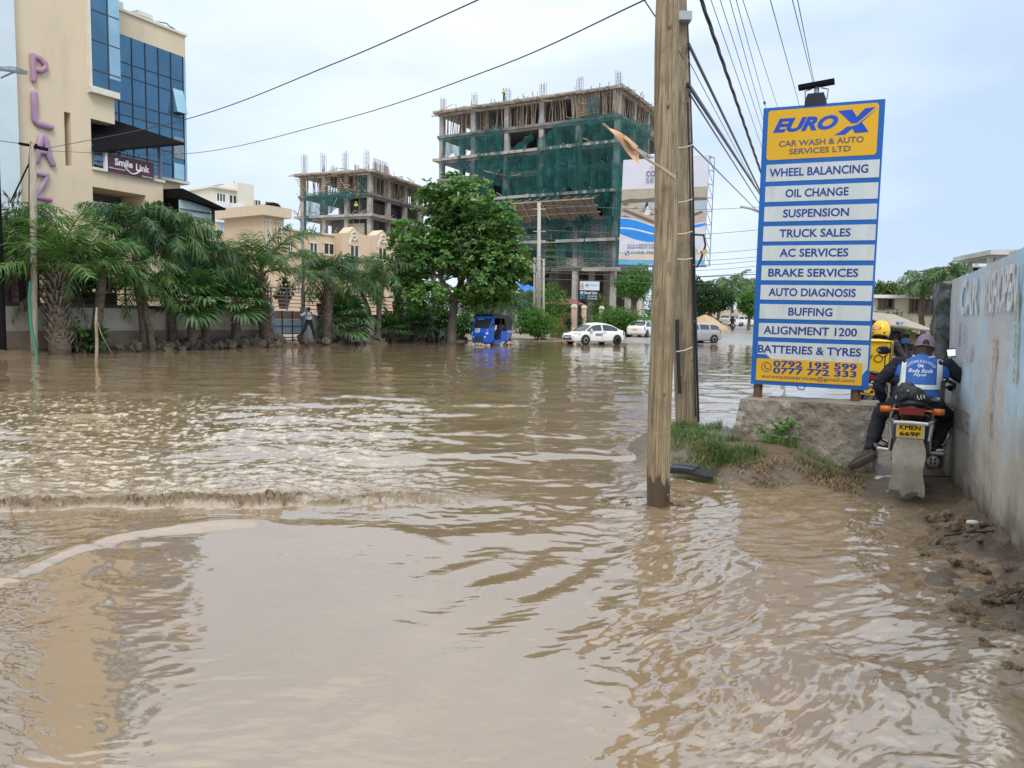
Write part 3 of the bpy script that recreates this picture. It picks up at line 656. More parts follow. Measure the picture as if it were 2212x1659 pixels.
# ================================================================== concrete frames under construction
def frame_house(name, label, c0, deg, LA, LB, levels, nA, nB, thk=.34, propped=True, cb=5.0, bw=0, bh=0):
    """c0: near corner; face A runs from the far left end to c0, face B from c0 away"""
    A = Fac((c0[0] - LA*sin(R(deg)), c0[1] - LA*cos(R(deg))), deg); B = Fac(c0, deg-90)
    t = thing(name, label, 'building', (*(A.pt(LA/2, -LB/2, 0)).xy, .5)); RG = random.Random(LA*7)
    for i, z in enumerate(levels):
        q = MB(); o = .68 if i % 2 else .25
        A.box(q, -o, LA+o, -LB-o, o, z-thk, z); A.box(q, -.1, LA+.1, -.32, .12, z-thk-.28, z-thk-.002); B.box(q, .35, LB+.1, -.32, .12, z-thk-.28, z-thk-.002)
        obj('slab', q, concrete if i % 2 else concrete_d, t)
    zs = [cb-4.5] + list(levels)
    for j in range(nA+1):
        for k in range(nB+1):
            u = .25 + (LA-.5)*j/nA; w = -.25 - (LB-.5)*k/nB; q = MB()
            A.box(q, u-.3, u+.3, w-.3, w+.3, zs[0], levels[-1]-thk-.002); obj('column', q, concrete, t)
    cw_ = Mt('shaded_block', (.13,.12,.11), .95, .3, .8)  # dark colour of the core walls stands in for shade deep between the slabs
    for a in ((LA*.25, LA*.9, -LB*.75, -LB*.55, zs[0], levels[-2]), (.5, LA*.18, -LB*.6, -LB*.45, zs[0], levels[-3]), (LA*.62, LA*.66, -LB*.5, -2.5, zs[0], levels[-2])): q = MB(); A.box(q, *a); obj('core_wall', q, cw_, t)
    if propped:
        q = MB(); rr = random.Random(len(levels)*31); zt_, zb_ = levels[-1]-thk, levels[-2]
        for F_, LL in ((A, LA), (B, LB)):
            n_ = int(LL*5)
            for k in range(n_):
                u = LL*(k+rr.random())/n_; w = -rr.choice((.05, .05, .6, 1.4, 2.6)); a = F_.pt(u, w, zb_); b_ = F_.pt(u+rr.uniform(-.35, .35), w+rr.uniform(-.2, .2), zt_-.02)
                q.tube([a, (a+b_)/2+Vector((rr.uniform(-.08,.08), 0, 0)), b_], .055, 4)
        obj('timber_prop', q, timber, t, kind='stuff')
        q = MB()
        for F_, LL in ((A, LA), (B, LB)):
            for k in range(int(LL*1.5)):
                u = LL*(k+rr.random()*.6)/(LL*1.5); l = rr.uniform(.5, 1.5); z = zt_+rr.uniform(-.10, .03)
                q.bar(F_.pt(u, -.6, z), F_.pt(u+rr.uniform(-.2,.2), l, z+rr.uniform(-.08,.12)), .12, .06)
            for dw, dz in ((.25, -.06), (.65, .0), (.95, .03), (.45, .32)):
                for k in range(4): q.bar(F_.pt(LL*k/4-.3, dw, zt_+dz+rr.uniform(-.04,.04)), F_.pt(LL*(k+1)/4+.2, dw+rr.uniform(-.1,.1), zt_+dz+rr.uniform(-.04,.04)), .16, .05)
            for k in range(int(LL*1.6)):
                u = RG.uniform(-.6, LL+.4); w = RG.uniform(.1, 1.3); z = zt_+RG.uniform(-.5, .35); q.bar(F_.pt(u, w, z), F_.pt(u+RG.uniform(-2.2, 2.2), w+RG.uniform(-.4,.4), z+RG.uniform(-.35, .45)), RG.uniform(.05,.12), .06)
            for k in range(int(LL*.7)):
                u = RG.uniform(0, LL); q.bar(F_.pt(u, RG.uniform(.2,.9), zt_-.1), F_.pt(u+RG.uniform(-.3,.3), RG.uniform(.2,.9), zt_+RG.uniform(.4, 1.1)), .07)
            for z_ in levels[-4:-1]:
                for k in range(int(LL*.45)):
                    u = RG.uniform(0, LL); q.bar(F_.pt(u, .2, z_-.3+RG.uniform(-.2,.3)), F_.pt(u+RG.uniform(-1.6,1.6), RG.uniform(.5,1.1), z_+RG.uniform(-.4,.5)), .08, .06)
        obj('formwork', q, timber, t, kind='stuff')
    return t, A, B, levels
def rebar(mb, F, u, w, z, h, n=4, s=.22, rr=random.Random(5)):
    for i in range(n):
        for j in range(2): 
            x, y = (i-(n-1)/2)*s, (j-.5)*.4; mb.tube([F.pt(u+x, w+y, z), F.pt(u+x+rr.uniform(-.06,.06), w+y, z+h*rr.uniform(.8,1))], .022, 3, False)
    for k in range(4): mb.bar(F.pt(u-(n-1)/2*s, w+.2, z+h*(.15+.2*k)), F.pt(u+(n-1)/2*s, w+.2, z+h*(.15+.2*k)), .02)
def drape(F, pts_top, drop, nu, nv, amp, seed, w0=.45, ragged=.12):
    """a hanging sheet: pts_top (u, z) along its upper edge"""
    rr = random.Random(seed); us = [p[0] for p in pts_top]
    def fn(s, t):
        u = us[0] + (us[-1]-us[0])*s; i = 0
        while i < len(us)-2 and u > us[i+1]: i += 1
        f = (u-us[i])/(us[i+1]-us[i]); z = pts_top[i][1]+(pts_top[i+1][1]-pts_top[i][1])*f
        d = drop(s) if callable(drop) else drop
        k = float(pn(np.array(u*1.1+seed), np.array(t*.8), seed)); k2 = float(pn(np.array(u*3.1), np.array(t*1.5+seed), seed+3))
        fo = .22*sin(u*5.5 + 2.5*k2 + seed)*(.25+.75*t)*(1+k); return F.pt(u + .35*k*t, w0 + amp*(k*t + .5*k2) + fo*.8, z - d*t*(1 + ragged*float(pn(np.array(u*.9), np.array(seed*1.7), 4))) - .25*sin(PI*((s*4) % 1))*(1-t))
    q = MB(); q.grid(fn, nu, nv); return q
# the big one
c0 = P(1325, 690, 90); BZ = [P(1325, y, 90).z for y in (572, 514, 465, 408, 352, 303, 246, 186)]
big, BA, BB, lev = frame_house('unfinished_building', 'tall grey concrete frame building wrapped in green netting, tallest one under construction', (c0.x, c0.y), 119.4, 25.0, 20.0, BZ, 5, 4, cb=5)
q = MB()
for k in range(6): rebar(q, BA, .3+24.4*k/5, -.3, lev[-1], 1.9)
for k in range(5): rebar(q, BA, 2+21*k/5, -6, lev[-1], 1.9)
obj('rebar', q, rust, big, kind='stuff')
bu = lambda px, w=0: BA.uz(px, 450, w)[0]; bz = lambda px, py, w=.4: BA.uz(px, py, w)[1]
nets = MB()
def net(px0, py0, px1, py1, drop_px, seed, mat=netgreen, w0=.5, amp=.28, F=BA, nu=90, nv=16, extra=()):
    a, b_ = F.uz(px0, py0, w0), F.uz(px1, py1, w0)
    d = lambda s: (drop_px(s) if callable(drop_px) else drop_px)*92/1650
    mids = [(F.uz(x, y, w0)) for x, y in extra]
    q = drape(F, [a]+mids+[b_], d, nu, nv, amp, seed, w0); return obj('safety_net', q, mat, big, smooth=True)
net(955, 300, 1085, 268, lambda s: 90-55*abs(sin(3*PI*s)), 1, w0=.55, nu=90); net(1028, 300, 1085, 285, lambda s: 110+15*sin(5*s), 2, w0=.7)
net(958, 350, 1080, 345, lambda s: 50*s+6, 3, netblue, .5); net(1090, 330, 1150, 282, lambda s: 60-40*s, 4, w0=.6)
net(1085, 345, 1170, 325, lambda s: 150-20*s, 5, w0=.5); net(1085, 405, 1180, 398, lambda s: 45+10*sin(9*s), 6, w0=.4)
net(1160, 300, 1325, 238, lambda s: 190-30*abs(sin(4*s)), 7, w0=.75, amp=.4, nu=130, nv=22, extra=((1215, 258), (1290, 243)))
net(1172, 330, 1250, 300, lambda s: 130+30*sin(6*s), 8, w0=.5); net(1250, 345, 1325, 350, lambda s: 120+25*sin(8*s), 9, w0=.6)
net(1235, 395, 1325, 392, lambda s: 70+30*sin(7*s), 10, w0=.5); net(1268, 212, 1300, 203, 32, 11, netblue, .9)
net(1090, 468, 1325, 468, lambda s: 95-12*sin(11*s), 12, netblue, .35, .12, nu=110); net(1180, 470, 1225, 470, 100, 13, netgreen, .5); net(1255, 505, 1290, 505, 66, 14, netgreen, .6)
net(945, 400, 1090, 418, lambda s: 60, 15, netgreen, .45)
for y0, dr, sd, x1 in ((238, 190, 21, 1404), (350, 120, 22, 1404), (430, 90, 23, 1404), (505, 72, 24, 1404)):
    a, b_ = BB.uz(1328, y0, .6), BB.uz(x1, y0+30, .6); q = drape(BB, [a, b_], lambda s, dr=dr: dr*95/1650*(1-.2*abs(sin(5*s+dr))), 30, 14, .3, sd, .6); obj('safety_net', q, netgreen, big, smooth=True)
# block walls on the lower floors, dark openings left in them
for i, (z0, z1) in enumerate(((lev[0], lev[1]), (lev[1], lev[2]))):
    edges = [0.6, 3.2, 4.9, 8.2, 10.0, 13.1, 14.8, 18.4, 20.2, 24.4]
    for a, b_ in zip(edges[::2], edges[1::2]):
        q = MB(); BA.box(q, a, b_, -.45, -.2, z0, z1-.65); obj('block_wall', q, block, big)
    for a, b_ in zip(edges[1::2], edges[2::2]):
        q = MB(); BA.box(q, a, b_, -.45, -.2, z0, z0+.9); obj('block_wall', q, block, big); q = MB(); BA.box(q, a, b_, -.45, -.2, z1-1.0, z1-.65); obj('block_wall', q, block, big)
# sloping catch platform of boards
q = MB(); a = BA.uz(1124, 447, 2.2); b_ = BA.uz(1290, 437, 2.2); z0, z1 = lev[2]-.2, lev[2]+1.7
ua, ub = BA.uz(1124, 460, 1)[0], BA.uz(1292, 460, 1)[0]
q.hexa([BA.pt(ua, .3, z0), BA.pt(ub, .3, z0), BA.pt(ub, 3.0, z1), BA.pt(ua, 3.0, z1), BA.pt(ua, .3, z0+.05), BA.pt(ub, .3, z0+.05), BA.pt(ub, 3.0, z1+.05), BA.pt(ua, 3.0, z1+.05)])
cp_ = obj('catch_platform', q, Mt('grey_boards', (.17,.145,.135), .9, .25, 2.2, stretch=(1,1,.2)), big)
q = MB()
for k in range(9): u = ua+(ub-ua)*k/8; q.bar(BA.pt(u, .3, z0+.1-.2), BA.pt(u, 3.15, z1-.02), .11); q.bar(BA.pt(u, 3.1, z1-.05), BA.pt(u, 0, z1+.9), .07)
for f in (0, .33, .66, 1): q.bar(BA.pt(ua-.2, .3+2.7*f, z0-.08+(z1-z0)*f), BA.pt(ub+.4, .3+2.7*f, z0-.08+(z1-z0)*f), .1)
obj('platform_joist', q, timber, cp_)
q = MB(); rr = random.Random(8)
for k in range(46):
    z = rr.choice(lev[3:6]); u = rr.uniform(5, 24); q.bar(BA.pt(u, .1, z-.4+rr.uniform(0,.3)), BA.pt(u+rr.uniform(-1.5,1.5), rr.uniform(.6,1.2), z+rr.uniform(-.6,.6)), .09)
for k in range(30):
    u = rr.uniform(19, 25); q.bar(BA.pt(u, .2, lev[6]), BA.pt(u+.3*rr.uniform(-1,1), .5, lev[7]-.4), .09)
for k in range(14): q.bar(BA.pt(20.2+.1*(k % 2), .35, lev[6]+.2+k*.2), BA.pt(22.6, .35, lev[6]+.2+k*.2), .14, .08)
for k in range(6): q.bar(BA.pt(20.3+k*.45, .25, lev[6]), BA.pt(20.3+k*.45, .25, lev[7]-.4), .1)
obj('scaffold_timber', q, timber, big, kind='stuff')
# rubbish boards on the first slab edge
q = MB(); BA.box(q, 21.5, 25.8, .2, 1.6, lev[0]-.75, lev[0]-.36); obj('slab_lip', q, concrete, big)
# the smaller one
c1 = P(800, 690, 105); SZ = [P(800, y, 105).z for y in (600, 556, 512, 462, 416, 367)]
small, SA, SB, slev = frame_house('unfinished_building', 'lower grey concrete frame with bare rebar columns behind the peach house', (c1.x, c1.y), 112.0, 11.5, 19.0, SZ, 3, 4, cb=5)
q = MB()
for u in (.4, 3.6, 7.2, 10.6): rebar(q, SA, u, -.4, slev[-1], 3.0)
for u in (2, 6, 9): rebar(q, SA, u, -5, slev[-1], 2.2)
for k in range(16): a = SB.pt(5.5+k*.24, -3, slev[-1]); q.tube([a, a+Vector((rr.uniform(-.05,.05), 0, 2.9))], .03, 3, False)
obj('rebar', q, rust, small, kind='stuff')
q = MB(); SB.box(q, 5.2, 9.2, -4.2, -2.8, slev[-1]+.002, slev[-1]+.9); obj('formwork_box', q, Mt('dark_boards', (.06,.045,.04), .9, .3, 3), small)
q = MB()
for k in range(10): SB.box(q, 5.3+k*.4, 5.42+k*.4, -2.78, -2.68, slev[-1]+.2, slev[-1]+2.1+.3*rr.random())
obj('formwork_stud', q, timber, small)
q = drape(SA, [SA.uz(655, 415, .6), SA.uz(770, 408, .6)], lambda s: (62*(1-s)**.7+8)*107/1650, 30, 12, .4, 31, .6); obj('safety_net', q, netgreen, small, smooth=True)
q = drape(SA, [SA.uz(775, 378, .5), SA.uz(795, 378, .5)], 40*105/1650, 8, 8, .2, 33, .5); obj('safety_net', q, netgreen, small, smooth=True)
for a, b_, i in ((.6, 3.4, 1), (6.5, 10.5, 1), (3.9, 6.3, 0), (7.2, 10.4, 2)):
    q = MB(); SA.box(q, a, b_, -.4, -.15, slev[i], slev[i]+1.9); obj('block_wall', q, block, small)
for a, b_, i in ((.5, 3, 1), (4.4, 6.5, 1), (8.5, 13, 1), (3, 8, 0)):
    q = MB(); SB.box(q, a, b_, -.4, -.15, slev[i], slev[i]+2.1); obj('block_wall', q, block, small)
q = MB(); SB.box(q, .5, 18.5, -2.2, -2, slev[2], slev[4]-.6); obj('inner_wall', q, concrete_d, small); q = MB(); SA.box(q, 4.2, 11, -1.6, -1.4, slev[1], slev[3]-.6); obj('inner_wall', q, concrete_d, small); q = MB(); SA.box(q, 5.5, 9, -2.6, -2.4, slev[3], slev[4]-.6); obj('inner_wall', q, concrete_d, small)
q = MB()
for k in range(34):
    z = rr.choice((slev[3], slev[4], slev[2])); u = rr.uniform(-.5, 11); q.bar(SA.pt(u, .3, z+rr.uniform(0,.5)), SA.pt(u+rr.uniform(-2,2), .7, z+rr.uniform(.2,2.3)), .08)
for u in (.3, 4.3, 6.4, 7.1): 
    for k in range(8): SA.box(q, u, u+1.0, .2, .32, slev[4]+.2+k*.3, slev[4]+.33+k*.3)
obj('scaffold_timber', q, timber, small, kind='stuff')
# ================================================================== buildings beyond the painted wall, far right
RH = Fac(P(1950, 690, 46).xy, 96)
rh = thing('bungalow', 'low cream bungalow with flat roof and brown windows behind the shack', 'house', (RH.pt(0,-4,0).x, RH.pt(0,-4,0).y, .3))
ru = lambda px: RH.uz(px, 660)[0]; rz = lambda py: RH.uz(1950, py)[1]
q = MB(); RH.box(q, ru(1884), ru(2030), -8, 0, .2, rz(646)); obj('wall', q, Mt('cream_house', (.66,.60,.47), .85, .05, .6), rh)
q = MB(); RH.box(q, ru(1878), ru(2014), -8.4, .6, rz(645), rz(638)); obj('roof', q, white_paint, rh)
for px0, px1, y0, y1 in ((1898, 1928, 647, 665), (1966, 1983, 648, 672), (1989, 2016, 649, 676)):
    q = MB(); RH.box(q, ru(px0), ru(px1), -.1, .03, rz(y1), rz(y0)); wi = obj('window', q, darkglass, rh)
    q = MB(); u0, u1 = ru(px0), ru(px1)
    for u in (u0, (u0+u1)/2, u1): RH.box(q, u-.06, u+.06, .03, .08, rz(y1), rz(y0))
    RH.box(q, u0-.1, u1+.1, .03, .09, rz(y1)-.12, rz(y1)-.002); RH.box(q, u0-.1, u1+.1, .03, .09, rz(y0)+.002, rz(y0)+.1); obj('frame', q, Mt('brown_frame', (.16,.10,.06), .6, .1), wi)
q = MB(); F_ = Fac(P(2085, 690, 95).xy, 100); zz = lambda py: F_.uz(2085, py)[1]; fu = lambda px: F_.uz(px, 585)[0]
F_.box(q, fu(2040), fu(2200), -10, 0, zz(577), zz(575)); F_.box(q, fu(2046), fu(2200), -10, -.3, zz(590), zz(587))
for px in (2050, 2075, 2100, 2125, 2150): F_.box(q, fu(px)-.25, fu(px)+.25, -1, -.4, .5, zz(577)); F_.box(q, fu(px)-.25, fu(px)+.25, -7, -6.4, .5, zz(577))
F_.box(q, fu(2060), fu(2190), -6, -5.5, .5, zz(590)); F_.box(q, fu(2100), fu(2104), -3, -2, zz(575)+.002, zz(569))
for px in (2062, 2068, 2090, 2118, 2122): 
    for k in range(3): q.tube([F_.pt(fu(px)+k*.15, -2, zz(575)), F_.pt(fu(px)+k*.15, -2, zz(566))], .03, 3)
solo('unfinished_building', q, concrete, 'low concrete frame with bare rebar peeping over the painted wall', 'building')
q = MB(); F_ = Fac(P(2175, 690, 40).xy, 100); zz = lambda py: F_.uz(2175, py)[1]; fu = lambda px: F_.uz(px, 560)[0]
F_.box(q, fu(2139), fu(2290), -5, 0, zz(550), zz(539)); F_.box(q, fu(2144), fu(2290), -4.6, -.4, zz(555), zz(550)-.003)
for px in (2149, 2165, 2250): F_.box(q, fu(px)-.1, fu(px)+.12, -.7, -.5, .2, zz(555)); F_.box(q, fu(px)-.1, fu(px)+.12, -4.2, -4, .2, zz(555))
solo('roof_canopy', q, Mt('pale_concrete', (.50,.50,.47), .9, .1, 1), 'pale flat concrete canopy on posts above the painted wall top', 'canopy')
# ================================================================== leaves, palms, trees, hedges
palmdark = leafmat('dark_palm_leaf', (.012,.042,.018), (.06,.145,.05), (.16,.16,.05))
palmlight = leafmat('light_palm_leaf', (.025,.075,.02), (.13,.24,.07), (.30,.25,.08))
def nrm(a): return a/np.maximum(np.linalg.norm(a, axis=-1, keepdims=True), 1e-9)
def leaves(mb, pos, d, n, ln, wd, fold=.18, broad=False):
    """one small folded leaf at every position; d = direction, n = face normal (numpy arrays)"""
    d = nrm(d); s = nrm(np.cross(d, n)); n = np.cross(s, d); ln = np.asarray(ln).reshape(-1, 1)*np.ones((len(pos), 1)); wd = np.asarray(wd).reshape(-1, 1)*np.ones((len(pos), 1))
    if broad:
        P_ = [pos, pos+d*ln*.55-s*wd*.32+n*wd*fold, pos+d*ln*.85-s*wd*.42+n*wd*fold, pos+d*ln-n*ln*.10, pos+d*ln*.85+s*wd*.42+n*wd*fold, pos+d*ln*.55+s*wd*.32+n*wd*fold]
        F = [(0,1,2,3), (0,3,4,5)]
    else:
        P_ = [pos, pos+d*ln*.5-s*wd*.5+n*wd*fold, pos+d*ln-n*ln*.12, pos+d*ln*.5+s*wd*.5+n*wd*fold]; F = [(0,1,2,3)]
    k = len(P_); V = np.stack(P_, 1).reshape(-1, 3); b = (np.arange(len(pos))*k)[:, None]
    mb.arr(V, np.concatenate([b + np.array(f)[None] for f in F], 1).reshape(-1, 4)) if len(F) == 1 else mb.arr(V, np.stack([b + np.array(f)[None] for f in F], 1).reshape(-1, 4))
def blob_points(rs, c, r, n, lumps, inner=.55, flat=1.0, lsize=.42):
    """points spread over and a little inside a set of lumps that fill an ellipsoid"""
    c, r = np.array(c, float), np.array(r, float)
    lc = nrm(rs.normal(size=(lumps, 3)))*(rs.uniform(.25, .80, (lumps, 1)))
    li = rs.randint(0, lumps, n); dirs = nrm(rs.normal(size=(n, 3))*np.array([1, 1, flat]))
    rad = rs.uniform(inner, 1.05, (n, 1))*(lsize*rs.uniform(.7, 1.25, lumps))[li][:, None]
    p = lc[li] + dirs*rad; return c + p*r, dirs
def crown(rs, c, r, n, size, lumps=14, inner=.55, broad=False, rosette=0, wid=.5, droop=.2):
    mb = MB()
    if rosette:
        p, dr = blob_points(rs, c, r, n, lumps, inner); p = np.repeat(p, rosette, 0); dr = np.repeat(dr, rosette, 0)
        a = rs.uniform(0, 2*PI, n).repeat(rosette) + np.tile(np.arange(rosette)*2*PI/rosette, n) + rs.normal(0, .25, n*rosette)
        ax = nrm(dr*.6 + np.array([0, 0, .8])); t = nrm(np.cross(ax, np.array([.3, .9, .1]))); bb = np.cross(ax, t)
        d = t*np.cos(a)[:, None] + bb*np.sin(a)[:, None] + ax*rs.uniform(-.25, .5, (len(a), 1))
        leaves(mb, p, d, ax + rs.normal(0, .25, d.shape), size*rs.uniform(.6, 1.2, len(a)), size*wid*rs.uniform(.8, 1.2, len(a)), .15, broad)
    else:
        p, dr = blob_points(rs, c, r, n, lumps, inner); d = dr + rs.normal(0, .6, dr.shape) - np.array([0, 0, droop]); nn = dr*.5 + rs.normal(0, .5, dr.shape) + np.array([0, 0, .8])
        leaves(mb, p, d, nn, size*rs.uniform(.6, 1.3, n), size*wid*rs.uniform(.7, 1.2, n), .15, broad)
    return mb
def limbs(mb, rs, base, top, r0, spread, k, fork=.55):
    base, top = Vector(base), Vector(top); h = top-base
    kink = Vector((rs.uniform(-1,1), rs.uniform(-1,1), 0))*h.length*.03
    mb.tube([base-Vector((0,0,.3)), base+h*.04, base+h*.3+kink, base+h*fork], [r0*1.5, r0*1.12, r0*.9, r0*.75], 9)
    for i in range(k):
        a = 2*PI*i/k + rs.uniform(-.4,.4); s = Vector((cos(a)*spread[0], sin(a)*spread[1], h.length*rs.uniform(.2, .5)))*rs.uniform(.6, 1)
        st = base+h*(fork-rs.uniform(0, .12)); mid = st + s*.5 + Vector((0, 0, h.length*.06))
        mb.tube([st, mid, st+s], [r0*.5, r0*.32, r0*.1], 6)
        for j in range(2):
            e = mid + Vector((rs.uniform(-1,1)*spread[0]*.5, rs.uniform(-1,1)*spread[1]*.5, rs.uniform(.2, .8)*s.z)); mb.tube([mid, (mid+e)/2, e], [r0*.25, r0*.16, r0*.05], 5)
def tree(name, label, base, c, r, n, size, mat, seed, r0, cat='tree', group=None, **kw):
    rs = np.random.RandomState(seed); t = thing(name, label, cat, base, group)
    mb = MB(); limbs(mb, rs, base, (c[0], c[1], c[2]+r[2]*.2), r0, (r[0]*.7, r[1]*.7), kw.pop('k', 6), kw.pop('fork', .55)); obj('trunk', mb, bark, t, True)
    obj('crown', crown(rs, c, r, n, size, **kw), mat, t); return t
def frond(lf, st, base, az, elev, length, bend, n=26, ll=.55, hang=.7, seed=0, lw=.045, curl=0):
    rr = random.Random(seed); p = Vector(base); pts = []; tg = []; k = 12; e = elev
    for i in range(k+1):
        t = i/k; el = elev - bend*t**1.4; a = az + curl*t
        d = Vector((cos(a)*cos(el), sin(a)*cos(el), sin(el))); pts.append(p.copy()); tg.append(d); p = p + d*length/k
    st.tube(pts, [.028*length/3*(1-.85*i/k)+.004 for i in range(k+1)], 4, False)
    V, F3 = [], []
    for i in range(n):
        t = .14 + .86*(i+.5)/n; x = t*k; j = min(int(x), k-1); f = x-j; b = pts[j].lerp(pts[j+1], f); d = tg[j].lerp(tg[j+1], f).normalized()
        side = d.cross(Vector((0,0,1)))
        if side.length < .1: side = Vector((sin(az), -cos(az), 0))
        side.normalize(); upv = side.cross(d)
        prof = (.35 + .9*min(1, t/.3))*(1 - .70*max(0, t-.55)/.45)*ll*rr.uniform(.7, 1.25)
        for sg in (-1, 1):
            dv = (d*rr.uniform(.55, .95) + side*sg*rr.uniform(.6, 1.05) + upv*rr.uniform(-.45, .6)).normalized()
            m_ = b + dv*prof*.5 - Vector((0,0,1))*prof*hang*.14; tip = m_ + (dv*.5 - Vector((0,0,1))*hang*rr.uniform(.45, 1.3)).normalized()*prof*.55
            wv = d*lw*.5
            lf.add([b-wv, b+wv, m_+wv*1.2, m_-wv*1.2, tip], [(0,1,2,3), (3,2,4)])
def feather_palm(label, base, top, trunk_r, nf, length, seed, mat=None, up_min=-.15, hang=.7, ll=.6, rough=False, group='palms along the garden wall', up_max=1.35, name='palm_tree', n=26, lean=(0,0), dry=0, azs=None, bend=1.25, lw=.05):
    rr = random.Random(seed); base, top = Vector(base), Vector(top); t = thing(name, label, 'palm', base, group)
    q = MB(); h = (top-base); mid = base + h*.5 + Vector((rr.uniform(-.1,.1)*h.length, 0, 0))*.5
    if rough:
        q.tube([base-Vector((0,0,.3)), base+h*.15, mid, top], [trunk_r*1.1, trunk_r*1.15, trunk_r*.95, trunk_r*.5], 10)
        for i in range(200):
            f = (i/200)**1.1*.97; a = i*2.4; c = base+h*f; d = Vector((cos(a), sin(a), 0)); l = trunk_r*rr.uniform(.7, 1.9)
            q.bar(c+d*trunk_r*.6, c+d*(trunk_r+l*.40)+Vector((0,0,l)), trunk_r*.20, .025, up=tuple(d))
    else: q.tube([base-Vector((0,0,.3)), base+h*.06, base+h*.3, mid, base+h*.85, top], [trunk_r*1.45, trunk_r*1.15, trunk_r, trunk_r*.95, trunk_r*.85, trunk_r*.5], 10)
    obj('trunk', q, palmtrunk, t, True)
    lf, st = MB(), MB(); nf = int(nf*1.25)
    for i in range(nf):
        f = (i+.5)/nf; el = up_max - (up_max-up_min)*f**.8; az = i*2.39996 + rr.uniform(-.3,.3)
        if azs: az = rr.uniform(*azs) if rr.random() < .6 else az
        frond(lf, st, top + Vector((rr.uniform(-.1,.1), rr.uniform(-.1,.1), rr.uniform(-.2,.1))), az, el, length*rr.uniform(.75, 1.1)*(1 if f > .15 else .75), (bend+.22)*rr.uniform(.7, 1.3), int(n*1.35), ll*1.25, hang, seed*50+i, lw*.8, rr.uniform(-.35, .35))
    cr_ = obj('crown', lf, mat or (palmgreen, palmdark, palmlight)[seed % 3], t); obj('frond_stalk', st, Mt('frond_stalk', (.12,.15,.05), .6, .2) if 'frond_stalk' not in bpy.data.materials else bpy.data.materials['frond_stalk'], cr_)
    if dry:
        lf, st = MB(), MB()
        for i in range(dry): frond(lf, st, top-Vector((0,0,.3)), rr.uniform(0, 6.3), -.5, length*.6, .9, 16, ll*.7, 1, seed*70+i, lw)
        obj('dead_frond', lf, palmdry, t)
    return t
def fan_palm(label, base, top, trunk_r, nf, size, seed, group='palms along the garden wall', petiole=.9, lo=-.7, rough=True):
    rr = random.Random(seed); base, top = Vector(base), Vector(top); t = thing('fan_palm', label, 'palm', base, group)
    q = MB(); h = top-base; q.tube([base-Vector((0,0,.3)), base+h*.1, base+h*.5, top], [trunk_r*1.2, trunk_r*1.1, trunk_r, trunk_r*.8], 10)
    if rough:
        for i in range(60):
            a = i*2.4; c = base+h*(.25+.75*i/60); d = Vector((cos(a), sin(a), 0)); q.bar(c+d*trunk_r*.7, c+d*(trunk_r*1.5)+Vector((0,0,.16)), .07, .025, up=tuple(d))
    obj('trunk', q, palmtrunk, t, True)
    lf, st = MB(), MB()
    for i in range(nf):
        f = (i+.5)/nf; el = 1.35 + (lo-1.35)*f; az = i*2.39996 + rr.uniform(-.3,.3); d = Vector((cos(az)*cos(el), sin(az)*cos(el), sin(el))); hub = top + d*petiole*rr.uniform(.7, 1.1)
        st.tube([top, (top+hub)/2+Vector((0,0,.05)), hub], .016, 4, False)
        side = d.cross(Vector((0,0,1))).normalized() if abs(d.z) < .97 else Vector((1,0,0)); nn = side.cross(d); L_ = size*rr.uniform(.8, 1.1)
        for k in range(24):
            a = (k-11.5)/12*2.15; dv = d*cos(a) + side*sin(a) + nn*(.15+.1*(k % 2)); dv.normalize(); pv = (side*cos(a)-d*sin(a))*L_*.055
            e = hub + dv*L_*.62 - Vector((0,0,.03)); tip = e + (dv - Vector((0,0,1))*rr.uniform(.4, 1.2)).normalized()*L_*.4
            lf.add([hub, e-pv, tip, e+pv], [(0,1,2,3)])
    cr_ = obj('crown', lf, palmgreen, t); obj('frond_stalk', st, Mt('fan_stalk', (.11,.14,.05), .6, .2) if 'fan_stalk' not in bpy.data.materials else bpy.data.materials['fan_stalk'], cr_); return t
def fp(px, w):       # a point on the ground in front of the garden wall (w metres towards the street)
    u = FENCE.uz(px, 690, w)[0]; p = FENCE.pt(u, w, 0); p.z = T(p.x, p.y); return p
def above(p, px, py):   # the point above p's distance that sits at this height
    q = P(px, py, p.y); return q
gp = 'palms along the garden wall'
def fpal(label, px, w, cx, cy, r, nf, ln, seed, **kw):
    b = fp(px, w); return feather_palm(label, b, above(b, cx, cy), r, nf, ln, seed, **kw)
fpal('shaggy palm with stubby leaf bases up its thick trunk, nearest the leaning pole', 127, 1.0, 119, 590, .34, 17, 3.5, 11, rough=True, dry=5, hang=.35, ll=.65, up_max=1.5, up_min=.15, n=34, lw=.055, bend=1.0)
fpal('dark low-spreading palm right behind the thin stick in the water', 203, .7, 222, 585, .20, 14, 2.9, 12, hang=.5, ll=.6, rough=False, n=32, up_min=.0, bend=1.1)
fpal('palm with a slim grey trunk and wide arching crown, tallest on the left half', 312, .6, 287, 486, .14, 16, 2.6, 13, hang=.9, ll=.65, n=34, up_min=-.2)
fpal('short palm with low arching fronds beside two slim trunks', 328, .9, 310, 620, .13, 13, 2.2, 14, hang=.7, ll=.5)
fpal('palm with long weeping plumes and dense crown in front of the terrace', 373, .2, 360, 505, .17, 17, 2.5, 15, hang=1.2, ll=.7, n=34, up_min=-.35, lw=.055)
fpal('palm of heavy hanging plumes with a short dark trunk under the terrace canopy', 447, .2, 425, 545, .17, 15, 2.2, 16, hang=1.3, ll=.65, n=32, up_min=-.35)
fpal('royal palm with yellowish crownshaft leaning above the fan palm', 490, -.9, 470, 575, .16, 14, 2.1, 17, hang=1.3, ll=.65, n=30, up_min=-.3)
